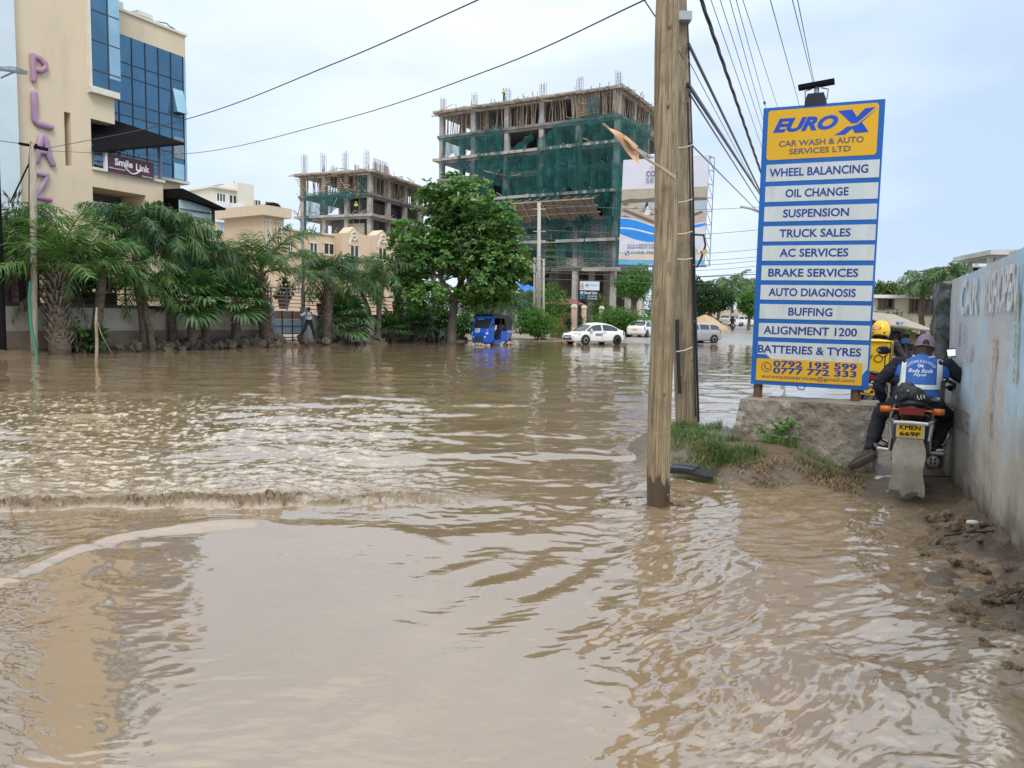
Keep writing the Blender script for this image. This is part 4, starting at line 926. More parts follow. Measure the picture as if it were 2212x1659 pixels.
fpal('broad palm with one upright frond and shaggy trunk left of the gate', 578, .8, 560, 590, .27, 15, 4.1, 18, rough=True, dry=4, hang=.4, ll=.7, up_max=1.5, up_min=.1, n=36, bend=1.05)
fpal('shaggy palm with a rough trunk just right of the person in white', 707, .8, 705, 592, .24, 15, 3.1, 19, rough=True, dry=4, hang=.5, ll=.65, n=32, up_min=.05)
fpal('palm with a tan crownshaft and drooping crown in front of the peach gable', 808, -.7, 776, 612, .15, 14, 2.5, 20, hang=1.1, ll=.65, n=30, up_min=-.25)
fpal('dark palm leaning beside the round terracotta pots', 816, .3, 830, 590, .15, 13, 2.5, 21, hang=1.1, ll=.65, n=30, up_min=-.25)
fpal('palm behind the almond tree with thin arching fronds above the tuk-tuk', 1020, -1.2, 1075, 655, .18, 20, 3.6, 22, hang=.8, ll=.7, n=30)
fpal('palm with grey green fronds below the blue tarpaulin', 1140, -3.0, 1120, 655, .18, 16, 3.4, 23, hang=.6, ll=.7, n=30)
fpal('palm cut by the left picture edge with hanging fronds', 3, -1.2, 8, 520, .2, 16, 3.0, 24, hang=1.1, ll=.7, n=30)
def fanp(label, px, w, cx, cy, r, nf, sz, seed, **kw): b = fp(px, w); return fan_palm(label, b, above(b, cx, cy), r, nf, sz, seed, **kw)
fanp('large fan palm with hanging fans at the middle of the white wall', 415, .9, 413, 648, .19, 20, 1.35, 31)
fanp('fan palm with a rough brown trunk and bright green top left of the gate', 508, .6, 512, 650, .19, 20, 1.25, 32)
fanp('low wide fan palm with dead skirt right of the person at the gate', 745, .8, 745, 692, .2, 20, 1.4, 33)
fanp('knee high fan palm left of the terracotta pots', 850, .7, 850, 712, .13, 14, 1.1, 34, petiole=.6, lo=-.2)
fanp('low fan palm under the terracotta pots', 899, .8, 899, 708, .14, 16, 1.25, 35, petiole=.7, lo=-.3)
fanp('low fan palm against the almond tree trunk', 945, .7, 942, 706, .14, 16, 1.35, 36, petiole=.7, lo=-.3)
fanp('small fan palm between the almond tree trunk and the tuk-tuk', 1000, .8, 1000, 718, .12, 14, 1.25, 37, petiole=.6, lo=-.2)
# shrubs low on the bank
def shrub(label, c, r, n, size, mat, seed, group=None, name='shrub', lumps=10, **kw):
    rs = np.random.RandomState(seed); t = thing(name, label, 'shrub', (c[0], c[1], c[2]-r[2]), group)
    q = MB()
    for i in range(5): a = i*1.26; q.tube([Vector(c)-Vector((0,0,r[2]+.1)), Vector(c)+Vector((cos(a)*r[0]*.5, sin(a)*r[1]*.5, r[2]*.1))], [.03, .012], 5)
    obj('stem', q, bark, t); obj('foliage', crown(rs, c, r, n, size, lumps, **kw), mat, t); return t
p = fp(165, 1.1); shrub('pale broad-leaved shrub beside the shaggy palm trunk', p+Vector((0,0,.75)), (.5,.5,.6), 90, .3, olive, 41, broad=True, wid=.7)
p = fp(185, .9); shrub('dark brush heap at the foot of the second palm', p+Vector((0,0,.4)), (1.0,.6,.5), 260, .3, darkleaf, 42)
# big almond tree
tb = Vector((P(975, 690, 46).x, 46, 0)); cc = P(1002, 545, 46)
rs = np.random.RandomState(5); t = thing('almond_tree', 'big round-leaved almond tree standing in the flood beside the tuk-tuk', 'tree', tb)
q = MB(); limbs(q, rs, tb, (cc.x, cc.y, cc.z+1.5), .27, (3.2, 3.0), 8, .42); obj('trunk', q, Mt('almond_bark', (.10,.085,.068), .9, .3, 4, stretch=(1,1,.4), bmp=.6), t, True)
q = MB()
for c_, r_, n_ in (((1000, 460), (2.9, 2.6, 2.1), 380), ((935, 540), (2.7, 2.4, 2.3), 340), ((1065, 545), (2.6, 2.4, 2.2), 330), ((1000, 560), (3.2, 2.9, 2.7), 430), ((1050, 470), (2.0, 1.9, 1.6), 130), ((915, 630), (1.9, 1.8, 1.4), 110), ((1075, 615), (2.2, 1.9, 1.5), 140), ((990, 640), (2.7, 2.3, 1.3), 160), ((955, 430), (1.6, 1.5, 1.3), 85), ((1110, 590), (1.3, 1.2, 1.2), 60), ((880, 600), (1.2, 1.1, 1.1), 55)):
    a = P(*c_, 46); o_ = crown(rs, a, r_, n_, .36, 9, .7, True, 8, .6); q.v, q.f, q.mi, q.sm = q.v + o_.v, q.f + [tuple(i+len(q.v) for i in f) for f in o_.f], q.mi + o_.mi, q.sm + o_.sm
obj('crown', q, almond, t)
# hedges, bushes and trees beyond the junction
def gr(px, d): x = P(px, 690, d).x; return Vector((x, d, T(x, d)))
def bush(label, px, d, py0, hw_px, mat, seed, n, size, ry=1.3, name='bush', group=None, **kw):
    b = gr(px, d); zt_ = P(px, py0, d).z; h = (zt_-b.z)/2; rx = hw_px/1650*d; return shrub(label, b+Vector((0,0,h)), (rx, ry, h*1.0), n, size, mat, seed, group, name, **kw)
bush('large rounded green hedge bush behind the tuk-tuk', 1160, 57, 660, 54, hedgeleaf, 51, 4600, .22, 1.6, lumps=24)
bush('clipped round bush between the red wall and the peach gate pillar', 1228, 60, 668, 14, darkleaf, 52, 700, .16, .6)
bush('long yellow-green hedge behind the white saloon car', 1335, 66, 664, 80, hedgeleaf, 53, 6000, .22, 1.4, lumps=40)
bush('dark shrub behind the second gate pillar', 1256, 64, 664, 14, darkleaf, 54, 500, .18, .7)
bush('bushy shrub left of the dental board', 1195, 63, 606, 38, hedgeleaf, 55, 1500, .26, 1.6, lumps=18)
bush('leafy shrub right of the dental board', 1300, 68, 630, 38, olive, 56, 1500, .26, 1.5, lumps=16)
bush('grassy verge bush beside the white saloon', 1215, 58, 694, 26, olive, 57, 500, .15, .8)
def dtree(label, px, d, cx, cy, rx_px, rz_px, mat, seed, n, size, r0=.2, **kw):
    b = gr(px, d); c = P(cx, cy, d); rx = rx_px*d/1650; rz = rz_px*d/1650
    return tree('tree', label, b, (c.x, c.y, c.z), (rx, rx*.9, rz), n, size, mat, seed, r0, **kw)
dtree('feathery dark green tree below the billboard', 1372, 70, 1372, 612, 46, 46, hedgeleaf, 61, 4200, .30, lumps=22, wid=.4)
dtree('dark spreading tree right of the two poles beyond the silver car', 1535, 95, 1530, 648, 56, 40, darkleaf, 62, 4200, .45, lumps=20)
dtree('tall dark tree just behind the second pole', 1500, 105, 1500, 620, 24, 24, darkleaf, 63, 1000, .5)
dtree('bright green tree left of the blue sign post', 1618, 90, 1622, 655, 30, 32, hedgeleaf, 64, 2200, .36, lumps=14)
dtree('yellow-green tree above the bungalow roof', 1920, 60, 1915, 630, 48, 24, olive, 65, 2200, .32, lumps=16)
dtree('small tree with pale top far down the road', 1640, 130, 1645, 640, 30, 28, olive, 66, 1200, .5)
for k, (px, d, cx, cy, ln, lb) in enumerate(((1553, 120, 1550, 624, 4.0, 'coconut palm with the shorter trunk beyond the dark tree'), (1583, 110, 1582, 620, 4.6, 'coconut palm with the fullest crown above the far road'), (1628, 125, 1626, 618, 4.2, 'coconut palm half hidden by the blue service sign'))):
    b = gr(px, d); feather_palm(lb, b, P(cx, cy, d), .22, 18, ln, 70+k, group='coconut palms far down the road', hang=.9, ll=.9, n=18, lw=.14, up_min=-.6)
for k, (px, d, cx, cy, ln, lb) in enumerate(((2000, 44, 1993, 604, 1.75, 'windblown palm left of the rough concrete pillar'), (2042, 42, 2046, 592, 1.6, 'windblown palm peeping over the painted wall'))):
    b = gr(px, d); feather_palm(lb, b, P(cx, cy, d), .16, 13, ln, 80+k, group='windblown palms behind the painted wall', hang=.8, ll=.5, n=24, lw=.06, up_min=-.5, up_max=1.1)
bush('leafy potted-looking shrub before the left bungalow window', 1905, 40, 650, 14, darkleaf, 85, 500, .2, .8); bush('tall clump of leaves before the bungalow wall', 1938, 41, 640, 16, olive, 86, 700, .22, .8); bush('low green shrub above the tin roof', 1960, 39, 668, 20, hedgeleaf, 87, 500, .2, .8)
# bank behind the road, far tree mass closing the horizon
rs = np.random.RandomState(9); q = MB()
for px in range(-100, 2400, 36):
    d = 230 + 60*rs.rand(); c = P(px, 690, d); h = rs.uniform(4, 8); o_ = crown(rs, (c.x, d, 1+h*.5), (9, 6, h), 260, 1.5, 8); k = len(q.v)
    q.v += o_.v; q.f += [tuple(i+k for i in f) for f in o_.f]; q.mi += o_.mi; q.sm += o_.sm
struct('distant_trees', q, darkleaf, kind='stuff')
# conifer seen before the frame building, beside the concrete posts
b = gr(1188, 72); t = thing('conifer_tree', 'thin dark conifer in front of the netted building next to the concrete posts', 'tree', b)
q = MB(); top = P(1190, 505, 72); q.tube([b, b.lerp(top, .5), top], [.16, .1, .03], 7); obj('trunk', q, bark, t)
rs = np.random.RandomState(90); n = 1600; f = rs.rand(n)**.8; a = rs.uniform(0, 6.28, n); rr_ = (1-f)*.95*rs.uniform(.3, 1, n)+.12
lvl = np.floor(f*14)/14; pos = np.stack([b.x+(top.x-b.x)*f+rr_*np.cos(a), b.y+rr_*np.sin(a), b.z+1+(top.z-b.z-1)*(lvl*.7+f*.3)-.25*rr_], -1)
q = MB(); leaves(q, pos, np.stack([np.cos(a), np.sin(a), -.3+0*a], -1), np.tile([0,0,1.], (n,1))+rs.normal(0,.3,(n,3)), .34*np.ones(n), .12*np.ones(n)); obj('crown', q, darkleaf, t)
# ================================================================== garden wall, railing, gate, pots on the left
FW = FENCE
uG0, uG1 = FW.uz(589, 700)[0], FW.uz(655, 700)[0]; uL, uRt = FW.uz(-60, 690)[0], FW.uz(1040, 700)[0]
stainwall = Mt('stained_render', (.50,.47,.40), .85, .1, .9, (.26,.21,.16), .5, .78, 1.2)
gw = thing('garden_wall', 'low grey rendered garden wall with dark coping and metal railing behind the palms', 'wall', FW.pt(0, 0, 0))
q = MB(); FW.box(q, uL, uG0-.15, -.25, 0, -.1, 1.72); obj('wall_panel', q, stainwall, gw)
q = MB(); FW.box(q, uG1+.15, uRt, -.25, 0, -.1, 1.55); obj('wall_panel', q, stainwall, gw)
q = MB(); FW.box(q, uL, uG0-.15, -.3, .06, 1.722, 1.86); FW.box(q, uG1+.15, uRt, -.3, .06, 1.552, 1.68); obj('coping', q, Mt('blue_black_coping', (.05,.055,.07), .6, .2), gw)
q = MB(); FW.box(q, uL, uG0-.2, .003, .06, -.1, .82); obj('plinth_course', q, Mt('damp_course', (.26,.20,.14), .9, .2, 1.2, (.12,.10,.08)), gw)
q = MB()
def rails(q, u0, u1, z0, z1, n):
    for k in range(n): z = z0+(z1-z0)*(k+1)/n; q.bar(FW.pt(u0, -.1, z), FW.pt(u1, -.1, z), .04 if k < n-1 else .065)
    m_ = max(2, int((u1-u0)/1.9))
    for k in range(m_+1): u = u0+(u1-u0)*k/m_; q.bar(FW.pt(u, -.1, z0), FW.pt(u, -.1, z1), .06)
rails(q, uL, uG0-.2, 1.86, 2.95, 5); rails(q, uG1+.2, uRt, 1.68, 2.75, 5); obj('railing', q, darkmetal, gw)
gt = thing('gate', 'blue-grey sheet metal gate with brown upper band behind the person in white', 'gate', FW.pt((uG0+uG1)/2, -.1, .1))
q = MB(); FW.box(q, uG0, uG1, -.14, -.08, .62, 1.35); obj('panel', q, steelblue, gt)
q = MB(); FW.box(q, uG0, uG1, -.14, -.085, 1.36, 1.78); obj('upper_band', q, Mt('brown_metal', (.19,.13,.11), .5, .15), gt)
q = MB()
for k in range(4): u = uG0+(uG1-uG0)*k/3; q.bar(FW.pt(u, -.06, .2), FW.pt(u, -.06, 1.8), .05)
for z in (.25, .42, .6, 1.0): q.bar(FW.pt(uG0, -.06, z), FW.pt(uG1, -.06, z), .04)
obj('frame', q, darkmetal, gt)
q = MB(); rails(q, uG0, uG1, 1.8, 2.95, 6); obj('top_rails', q, greymetal, gt)
q = MB()
for u in (uG0-.1, uG1+.1): FW.box(q, u-.12, u+.12, -.2, .1, 0, 2.0)
obj('post', q, steelblue, gt)
q = MB(); a = fp(656, -.6); a = FW.pt(FW.uz(655, 690, -.6)[0], -.6, .3); q.tube([a, P(654, 466, a.y)], [.09, .07], 8); solo('utility_pole', q, greymetal, 'thin grey metal pole behind the gate in front of the peach house', 'pole')
# plant pots on the terrace behind the railing
def pot(label, px, py_top, py_bot, hw_px, w, shape, plant, seed, group='terracotta pots on the terrace'):
    u = FW.uz(px, 680, w)[0]; b = FW.pt(u, w, 0); d = b.y; z0, z1 = P(px, py_bot, d).z, P(px, py_top, d).z; r = hw_px*d/1650; h = z1-z0
    t = thing('plant_pot', label, 'plant pot', (b.x, b.y, z0), group)
    prof = {'tub': [(.62,0),(.66,.04),(.9,.7),(.97,.9),(1.06,.9),(1.06,1),(.9,1),(.85,.9)], 'urn': [(.5,0),(.55,.06),(.95,.5),(1,.68),(.82,.88),(.95,1),(.8,1),(.7,.9)]}[shape]
    q = MB(); q.lathe([(a*r, c*h) for a, c in prof], (b.x, b.y, z0), 16); obj('pot', q, terracotta, t, True)
    rs = np.random.RandomState(seed); q = MB(); n, sz, hh, mat = plant
    c = (b.x, b.y, z1+hh*.5); obj('plant', crown(rs, c, (r*1.3, r*1.3, hh*.62), n, sz, 6, .3), mat, t)
    return t
pot('wide terracotta pot with a bushy plant, above the gate', 613, 641, 667, 14, -.9, 'tub', (160, .3, .9, olive), 1)
pot('large terracotta tub left of the slim urn', 860, 659, 687, 13, -.5, 'tub', (200, .3, 1.4, hedgeleaf), 2)
pot('slim terracotta urn between two tubs', 884, 660, 687, 7, -.5, 'urn', (120, .3, 1.2, olive), 3)
pot('terracotta tub on the right of the slim urn', 899, 660, 686, 8, -.5, 'tub', (120, .25, 1.0, darkleaf), 4)
pot('terracotta pot half hidden by fronds near the fan palm', 478, 634, 664, 9, -.6, 'tub', (120, .3, 1.0, hedgeleaf), 5)
pot('terracotta pot behind the railing right of the person', 692, 655, 680, 9, -.7, 'tub', (100, .25, .7, darkleaf), 6)
u = FW.uz(49, 620, -.7)[0]; b = FW.pt(u, -.7, 1.7); t = thing('planter_box', 'tall dark brown planter box with bamboo-like plants at the far left', 'planter', b)
q = MB(); FW.box(q, u-.35, u+.42, -1.1, -.35, 1.6, 2.95); obj('box', q, brownboard, t); rs = np.random.RandomState(77)
q = MB()
for k in range(14): a = rs.uniform(-.3,.35); c = FW.pt(u+a, -.7+rs.uniform(-.3,.3), 2.9); q.tube([c, c+Vector((rs.uniform(-.2,.2), 0, 1.0)), c+Vector((rs.uniform(-.5,.5), rs.uniform(-.3,.3), 2.0))], [.025,.02,.01], 4)
obj('stem', q, bark, t); obj('foliage', crown(rs, FW.pt(u, -.7, 4.6), (.9,.8,1.3), 420, .5, 8, .3, wid=.16, droop=.5), olive, t)
u = FW.uz(165, 650, -.5)[0]; t = thing('planter_box', 'brown planter box hidden behind the shaggy palms', 'planter', FW.pt(u, -.5, 1.7)); q = MB(); FW.box(q, u-1.0, u+1.6, -.8, -.3, 1.62, 2.35); obj('box', q, brownboard, t)
obj('foliage', crown(rs, FW.pt(u+.2, -.55, 2.7), (1.3,.4,.5), 260, .35, 8, .3), darkleaf, t)
# stones along the foot of the wall
rs = np.random.RandomState(31); stone = Mt('pale_stone', (.13,.105,.082), .9, .25, 2, (.13,.10,.08), .5, .8)
def rock_mesh(rs, s):
    q = MB(); a = rs.uniform(.6, 1.2, 3)*s; q.ball((0,0,0), tuple(a), 8, 6); V = np.array(q.v); V *= (1 + .28*rs.normal(size=(len(V), 1)).clip(-1, 1)); q.v = [tuple(x) for x in V]; return q.mesh('rock', (0,0,0), stone)
meshes = [rock_mesh(rs, .26) for _ in range(7)]
for k in range(130):
    px = rs.choice([rs.uniform(330, 600), rs.uniform(560, 1010), rs.uniform(120, 330)], p=[.5, .42, .08]); w = rs.uniform(.25, 1.25); p = fp(px, w)
    o = bpy.data.objects.new('rock', meshes[k % 7]); C.objects.link(o); o.location = (p.x, p.y, max(p.z, -.02)+.05+.16*(1.2-w)*rs.rand()); o.rotation_euler = tuple(rs.uniform(0, 6, 3)); sc = rs.uniform(.35, 1.15); o.scale = (sc*rs.uniform(.8,1.4), sc*rs.uniform(.8,1.3), sc*rs.uniform(.6,1.0))
    tag(o, 'grey brown broken stone lying along the foot of the garden wall', 'rock', 'stones along the garden wall')
# kerb block at the far left and dark post with flood lamp
q = MB(); a = P(-40, 752, 27.5); b = P(62, 752, 28.2); q.hexa([(a.x, a.y, -.2), (b.x, b.y, -.2), (b.x-.3, b.y+.8, -.2), (a.x-.3, a.y+.8, -.2), (a.x, a.y, .30), (b.x, b.y, .26), (b.x-.3, b.y+.8, .28), (a.x-.3, a.y+.8, .32)])
solo('kerb_slab', q, concrete, 'low concrete slab at the water edge on the far left', 'slab')
b = Vector((P(4, 690, 26.5).x, 26.5, 0)); t = thing('street_lamp', 'dark post with a white flood lamp at the left picture edge', 'street lamp', b)
q = MB(); q.tube([b-Vector((0,0,.3)), b+Vector((0,0,16))], .12, 10); q.tube([b+Vector((-.25,.1,0)), b+Vector((-.25,.1,16))], .06, 6); obj('post', q, black, t)
l0, l1 = P(-20, 146, 26.3), P(44, 153, 26.0); q = MB(); q.bar(l0, l1, .42, .07); q.bar(l1-(l1-l0)*.32, l1+Vector((.05,0,.0)), .46, .12); obj('lamp_head', q, greymetal, t)
q = MB(); q.tube([P(2, 168, 26.4), P(20, 160, 26.3), P(30, 156, 26.2)], .03, 5); obj('arm', q, greymetal, t)
# left utility pole with green pipe
b = G(74, 766); top = P(71, 308, b.y); lp = thing('utility_pole', 'weathered grey wooden pole with a green pipe up its foot, in front of the letters', 'pole', b)
wood_old = Mt('old_wood', (.36,.31,.24), .9, .2, 3, (.20,.17,.13), .5, .8, stretch=(6,6,.7), bmp=.5)
q = MB(); q.tube([b-Vector((0,0,.4)), b+Vector((.02,0,1.2)), (b+top)/2, top], [.125,.12,.115,.105], 10); obj('pole', q, wood_old, lp, True)
q = MB(); q.tube([b+Vector((.14,-.08,-.1)), b+Vector((.02,-.17,1.0)), b+Vector((-.02,-.15,2.0)), b+Vector((.03,-.13,2.6))], .045, 6); obj('green_pipe', q, Mt('green_pipe', (.05,.28,.17), .5, .1), lp)
q = MB(); q.tube([b+Vector((.03,-.13,2.6)), b.lerp(top, .6)+Vector((-.10,-.1,0)), top+Vector((-.12,-.05,-.5)), top+Vector((0,-.1,.02))], .018, 5); obj('service_cable', q, plastic, lp)
q = MB(); q.tube([top+Vector((-.14,0,-.08)), top+Vector((.14,0,-.08))], .05, 6); q.tube([top+Vector((.1,-.05,-.15)), top+Vector((.55,-.1,-.25))], .07, 6); q.tube([top+Vector((-.1,0,-.1)), top+Vector((-.5,.05,-.03))], .055, 6); obj('insulator', q, black, lp)
def cable(label, pts, r, sag=0, n=16, mat=None, group=None, twist=0, name='cable'):
    pts = [Vector(p) for p in pts]; q = MB(); path = []
    if group == 'overhead cables on the right':      # carry the span on past the sign, and overhead past the viewer
        dv = pts[1]-pts[0]; far_ = (pts[0].xy - b2.xy).length > 1.5; pts = ([pts[0]-dv*.6] if far_ else []) + pts + [pts[1]+dv*1.2]
    for a, b_ in zip(pts, pts[1:]):
        for k in range(n): f = k/n; path.append(a.lerp(b_, f) - Vector((0, 0, sag*4*f*(1-f))))
    path.append(pts[-1])
    if len(pts) > 2 and not twist:
        e = [pts[0]*2-pts[1]] + pts + [pts[-1]*2-pts[-2]]; path = []
        for i in range(1, len(e)-2):
            for k in range(n): f = k/n; path.append(.5*((2*e[i]) + (e[i+1]-e[i-1])*f + (2*e[i-1]-5*e[i]+4*e[i+1]-e[i+2])*f*f + (3*e[i]-e[i-1]-3*e[i+1]+e[i+2])*f**3))
        path.append(pts[-1])
    if twist:
        for ph in (0, PI*2/3, PI*4/3): q.tube([p + Vector((cos(i*twist+ph), 0, sin(i*twist+ph)))*r*.9 for i, p in enumerate(path)], r*.75, 5)
    else: q.tube(path, r, 5)
    return solo(name, q, mat or plastic, label, 'cable', group)
cable('thin cable from the left pole rising across the sky to the top', [top+Vector((.5,-.1,-.22)), P(400, 258, 20), P(720, 138, 15), P(1090, -26, 11)], .011)
cable('thin cable from the left pole running to the top of the near pole', [top+Vector((.5,-.1,-.3)), P(400, 332, 22), P(720, 263, 15.5), P(1060, 150, 10.5), P(1440, -22, 7)], .008)
cable('stay cable slanting down from the left pole to the wall', [top+Vector((-.1,0,-.6)), P(22, 438, 28.5)], .03)
cable('cable leaving the left pole to the left picture edge', [top+Vector((-.5,.05,-.03)), P(-30, 300, 30)], .016)
# stick standing in the water
b = G(207, 792); q = MB(); tp = P(209, 664, b.y); q.tube([b-Vector((0,0,.3)), b.lerp(tp, .4)+Vector((.02,0,0)), b.lerp(tp, .75)-Vector((.012,0,0)), tp], [.045,.042,.036,.022], 7); q.tube([b.lerp(tp,.8), b.lerp(tp,.55)+Vector((.14,0,0)), b.lerp(tp,.2)+Vector((.42,.1,0))], .009, 4)
solo('wooden_stick', q, Mt('peeled_wood', (.40,.29,.19), .8, .2, 3, (.14,.10,.07), .5, .7, stretch=(3,3,.6)), 'thin bare wooden stick standing upright in the flood water', 'stick', smooth=True)
# ================================================================== near wooden poles
def woodmat(name, c1, c2, c3, wet):
    m, nt, b, N, L = newmat(name); v = coords(nt, (9, 9, .55)); v2 = coords(nt, (1, 1, 1))
    c = mixc(nt, noise_n(nt, v, 1.6, 6, .65, .32, .68), c1, c2); c = mixc(nt, noise_n(nt, coords(nt, (24, 24, .6)), 2.2, 6, .72, .47, .62), c, c3)
    c = mixc(nt, noise_n(nt, v2, 2.1, 5, .6, .5, .7), c, [x*.62 for x in c1]); c = mixc(nt, noise_n(nt, coords(nt, (5, 5, 1.6)), 1.8, 6, .7, .58, .70), c, [x*.45 for x in c1])
    if wet:
        sp = N('ShaderNodeSeparateXYZ'); L(coords(nt), sp.inputs[0]); ad = N('ShaderNodeMath'); ad.operation = 'ADD'; mu_ = N('ShaderNodeMath'); mu_.operation = 'MULTIPLY'; mu_.inputs[1].default_value = .28
        L(noise_n(nt, coords(nt, (7, 7, 1)), 1.5, 4), mu_.inputs[0]); L(sp.outputs[2], ad.inputs[0]); L(mu_.outputs[0], ad.inputs[1]); fr = N('ShaderNodeMapRange'); fr.inputs[1].default_value = wet+.10; fr.inputs[2].default_value = wet+.13; L(ad.outputs[0], fr.inputs[0])
        c = mixc(nt, fr.outputs[0], (.075,.052,.034), c); rg = N('ShaderNodeMapRange'); rg.inputs[3].default_value = .25; rg.inputs[4].default_value = .85; L(fr.outputs[0], rg.inputs[0]); L(rg.outputs[0], b.inputs['Roughness'])
    else: b.inputs['Roughness'].default_value = .9
    L(c, b.inputs['Base Color']); bump(nt, b, noise_n(nt, coords(nt, (16, 16, .9)), 2, 6, .7, 0, 1), .7, .012); return m
def wpole(label, b, top, r0, r1, mat, seed):
    rr_ = random.Random(seed); n, k = 24, 40; vs, fs = [], []
    for i in range(k+1):
        f = i/k; c = b.lerp(top, f) + Vector((.012*sin(f*9+seed), .012*cos(f*7), 0)); r = r0+(r1-r0)*f
        for j in range(n):
            a = 2*PI*j/n; x = float(pn(np.array(2.2*cos(a)+seed), np.array(2.2*sin(a)+f*4.5), seed))*.055 + float(pn(np.array(5*cos(a)), np.array(5*sin(a)+f*14), seed+2))*.02
            x -= .07*math.exp(-((a-4.55)/.05)**2)*(1 if f < .34 else 0); vs.append(c + Vector((cos(a), sin(a), 0))*r*(1+x))
    q = MB(); q.add(vs, [(i*n+j, i*n+(j+1) % n, (i+1)*n+(j+1) % n, (i+1)*n+j) for i in range(k) for j in range(n)] + [tuple(range(k*n, k*n+n))])
    for i in range(7):     # knots
        f = rr_.uniform(.06, .9); a = rr_.uniform(3.5, 5.9); c = b.lerp(top, f) + Vector((cos(a), sin(a), 0))*(r0+(r1-r0)*f)*.90; q.ball(c, (.018, .018, .032), 8, 6)
    t = thing('utility_pole', label, 'pole', b); obj('pole', q, mat, t, True); return t
b1 = G(1424, 1090); b1.z = -.25; t1 = P(1447, -70, b1.y+.05)
pole1 = wpole('nearest thick wooden pole standing in the flood, wet dark foot, pale yellow-brown bark', b1, t1, .099, .094, woodmat('pole_bark', (.245,.18,.10), (.36,.285,.175), (.115,.077,.042), .26+.25), 3)
b2 = Vector((P(1484, 900, 9.6).x, 9.6, .15)); t2 = P(1462, -60, 9.7)
pole2 = wpole('second wooden pole, darker brown, just behind the nearest pole on the grassy mound', b2, t2, .142, .122, woodmat('dark_pole_bark', (.215,.16,.10), (.30,.235,.155), (.09,.065,.042), 0), 8)
q = MB(); e = P(1497, 915, 9.5); q.tube([P(1508, 912, 9.55), P(1499.5, 600, 9.58), P(1494, 330, 9.6), P(1487, 130, 9.63), P(1483, 40, 9.65)], .020, 6); q.tube([P(1503, 900, 9.48), P(1493, 500, 9.52), P(1486, 220, 9.55)], .010, 5); q.tube([P(1468, 850, 9.46), P(1464, 760, 9.46), P(1462, 690, 9.47)], .025, 6); obj('cable_riser', q, plastic, pole2)
q = MB(); a = P(1474, 38, 9.55); q.bar(a-Vector((.08,0,0)), a+Vector((.10,0,0)), .16, .10); obj('clamp', q, greymetal, pole2)
q = MB()
for y0, y1 in ((320, 313), (438, 430), (506, 500), (560, 558), (760, 750)): q.tube([P(1461, y0, 9.44), P(1480, (y0+y1)/2+2, 9.40), P(1496, y1, 9.43)], .008, 4)
obj('wire_tie', q, Mt('pale_wire', (.50,.44,.36), .5, .1), pole2)
q = MB(); q.tube([P(1495, 506, 9.45), P(1520, 508, 9.4), P(1524, 530, 9.4), P(1514, 560, 9.4), P(1505, 577, 9.4), P(1495, 572, 9.45)], .014, 5); obj('loose_cable', q, plastic, pole2)
q = MB(); q.bar(P(1519, 540, 9.38), P(1522, 548, 9.38), .10, .06); obj('junction', q, Mt('yellow_block', (.45,.37,.10), .5, .1), pole2)
# flag on a stick nailed to the near pole
fl = thing('flag', 'small torn orange flag rolled round a thin stick nailed to the near pole', 'flag', P(1400, 340, 6.3))
q = MB(); q.tube([P(1302, 267, 6.05), P(1400, 345, 6.2), P(1458, 383, 6.27)], [.008,.010,.012], 6); q.bar(P(1428, 362, 6.24), P(1458, 384, 6.26), .03, .025); obj('stick', q, Mt('grey_stick', (.36,.28,.20), .8, .2), fl)
q = MB(); A_, B_ = P(1303, 266, 6.04), P(1376, 325, 6.17)
def flagfn(s, t_): p = A_.lerp(B_, s); k = (.012 + .085*s**1.2)*t_; return p + Vector((.25*k, .03*sin(7*s+3*t_), k*(.35 - 1.1*t_)*1.0 + .05*s*sin(5*t_)))
q.grid(flagfn, 14, 8); q.grid(lambda s, t_: B_ + Vector((.012*s, .02*sin(5*t_), -.11*t_*(1-.4*s) + .03)), 3, 5)
obj('cloth', q, Mt('orange_cloth', (.62,.34,.20), .8, .12, 4, (.66,.45,.32), .5, .8), fl, True)
# overhead cables on the right
gpc = 'overhead cables on the right'
def oc(lb, a, b_, r, **kw): return cable(lb, [P(*a), P(*b_)], r*.62, group=gpc, **kw)
A0 = P(1486, 100, 9.5)
oc('thick black cable from the second pole to behind the sign, upper one', (1487, 95, 9.5), (1655, 440, 24), .035, sag=.12)
oc('thick black bundle from the second pole to behind the sign, lower one', (1486, 182, 9.5), (1645, 425, 24), .045, sag=.1)
oc('thin black cable just below the thick bundle', (1488, 200, 9.5), (1650, 455, 24), .02, sag=.15)
oc('lowest thin cable from the second pole to behind the sign', (1491, 310, 9.5), (1650, 470, 24), .016, sag=.1)
oc('pale thin wire between the thick cables', (1487, 130, 9.5), (1652, 440, 24), .010, mat=greymetal, sag=.1)
cable('twisted black cable from the top edge to behind the sign', [P(1508, -20, 12), P(1655, 405, 25)], .022, n=150, group=gpc, twist=.22)
for k, (x0, x1, y1, w_) in enumerate(((1538, 1660, 360, 'leftmost'), (1557, 1660, 325, 'second from the left'), (1577, 1660, 300, 'third from the left'), (1590, 1662, 260, 'fourth from the left'), (1604, 1684, 245, 'fifth from the left'))):
    c = cable('thin grey wire from the top edge to the sign, %s of five' % w_, [P(x0+(x0-x1)*.08, -22, 16), P(x1, y1, 34)], .009, mat=Mt('wire_grey', (.10,.11,.12), .5, .1) if k == 0 else bpy.data.materials['wire_grey'], group=gpc)
    if k < 4: q = MB(); y = (370, 310, 265, 190)[k]; f = (y+22)/(y1+22); ctr = P(x0+(x0-x1)*.08, -22, 16).lerp(P(x1, y1, 34), f); dd = (P(x1, y1, 34)-P(x0, -22, 16)).normalized(); q.tube([ctr-dd*.35, ctr-dd*.1, ctr+dd*.1, ctr+dd*.35], [.02,.05,.05,.02], 6); obj('splice', q, plastic, c)
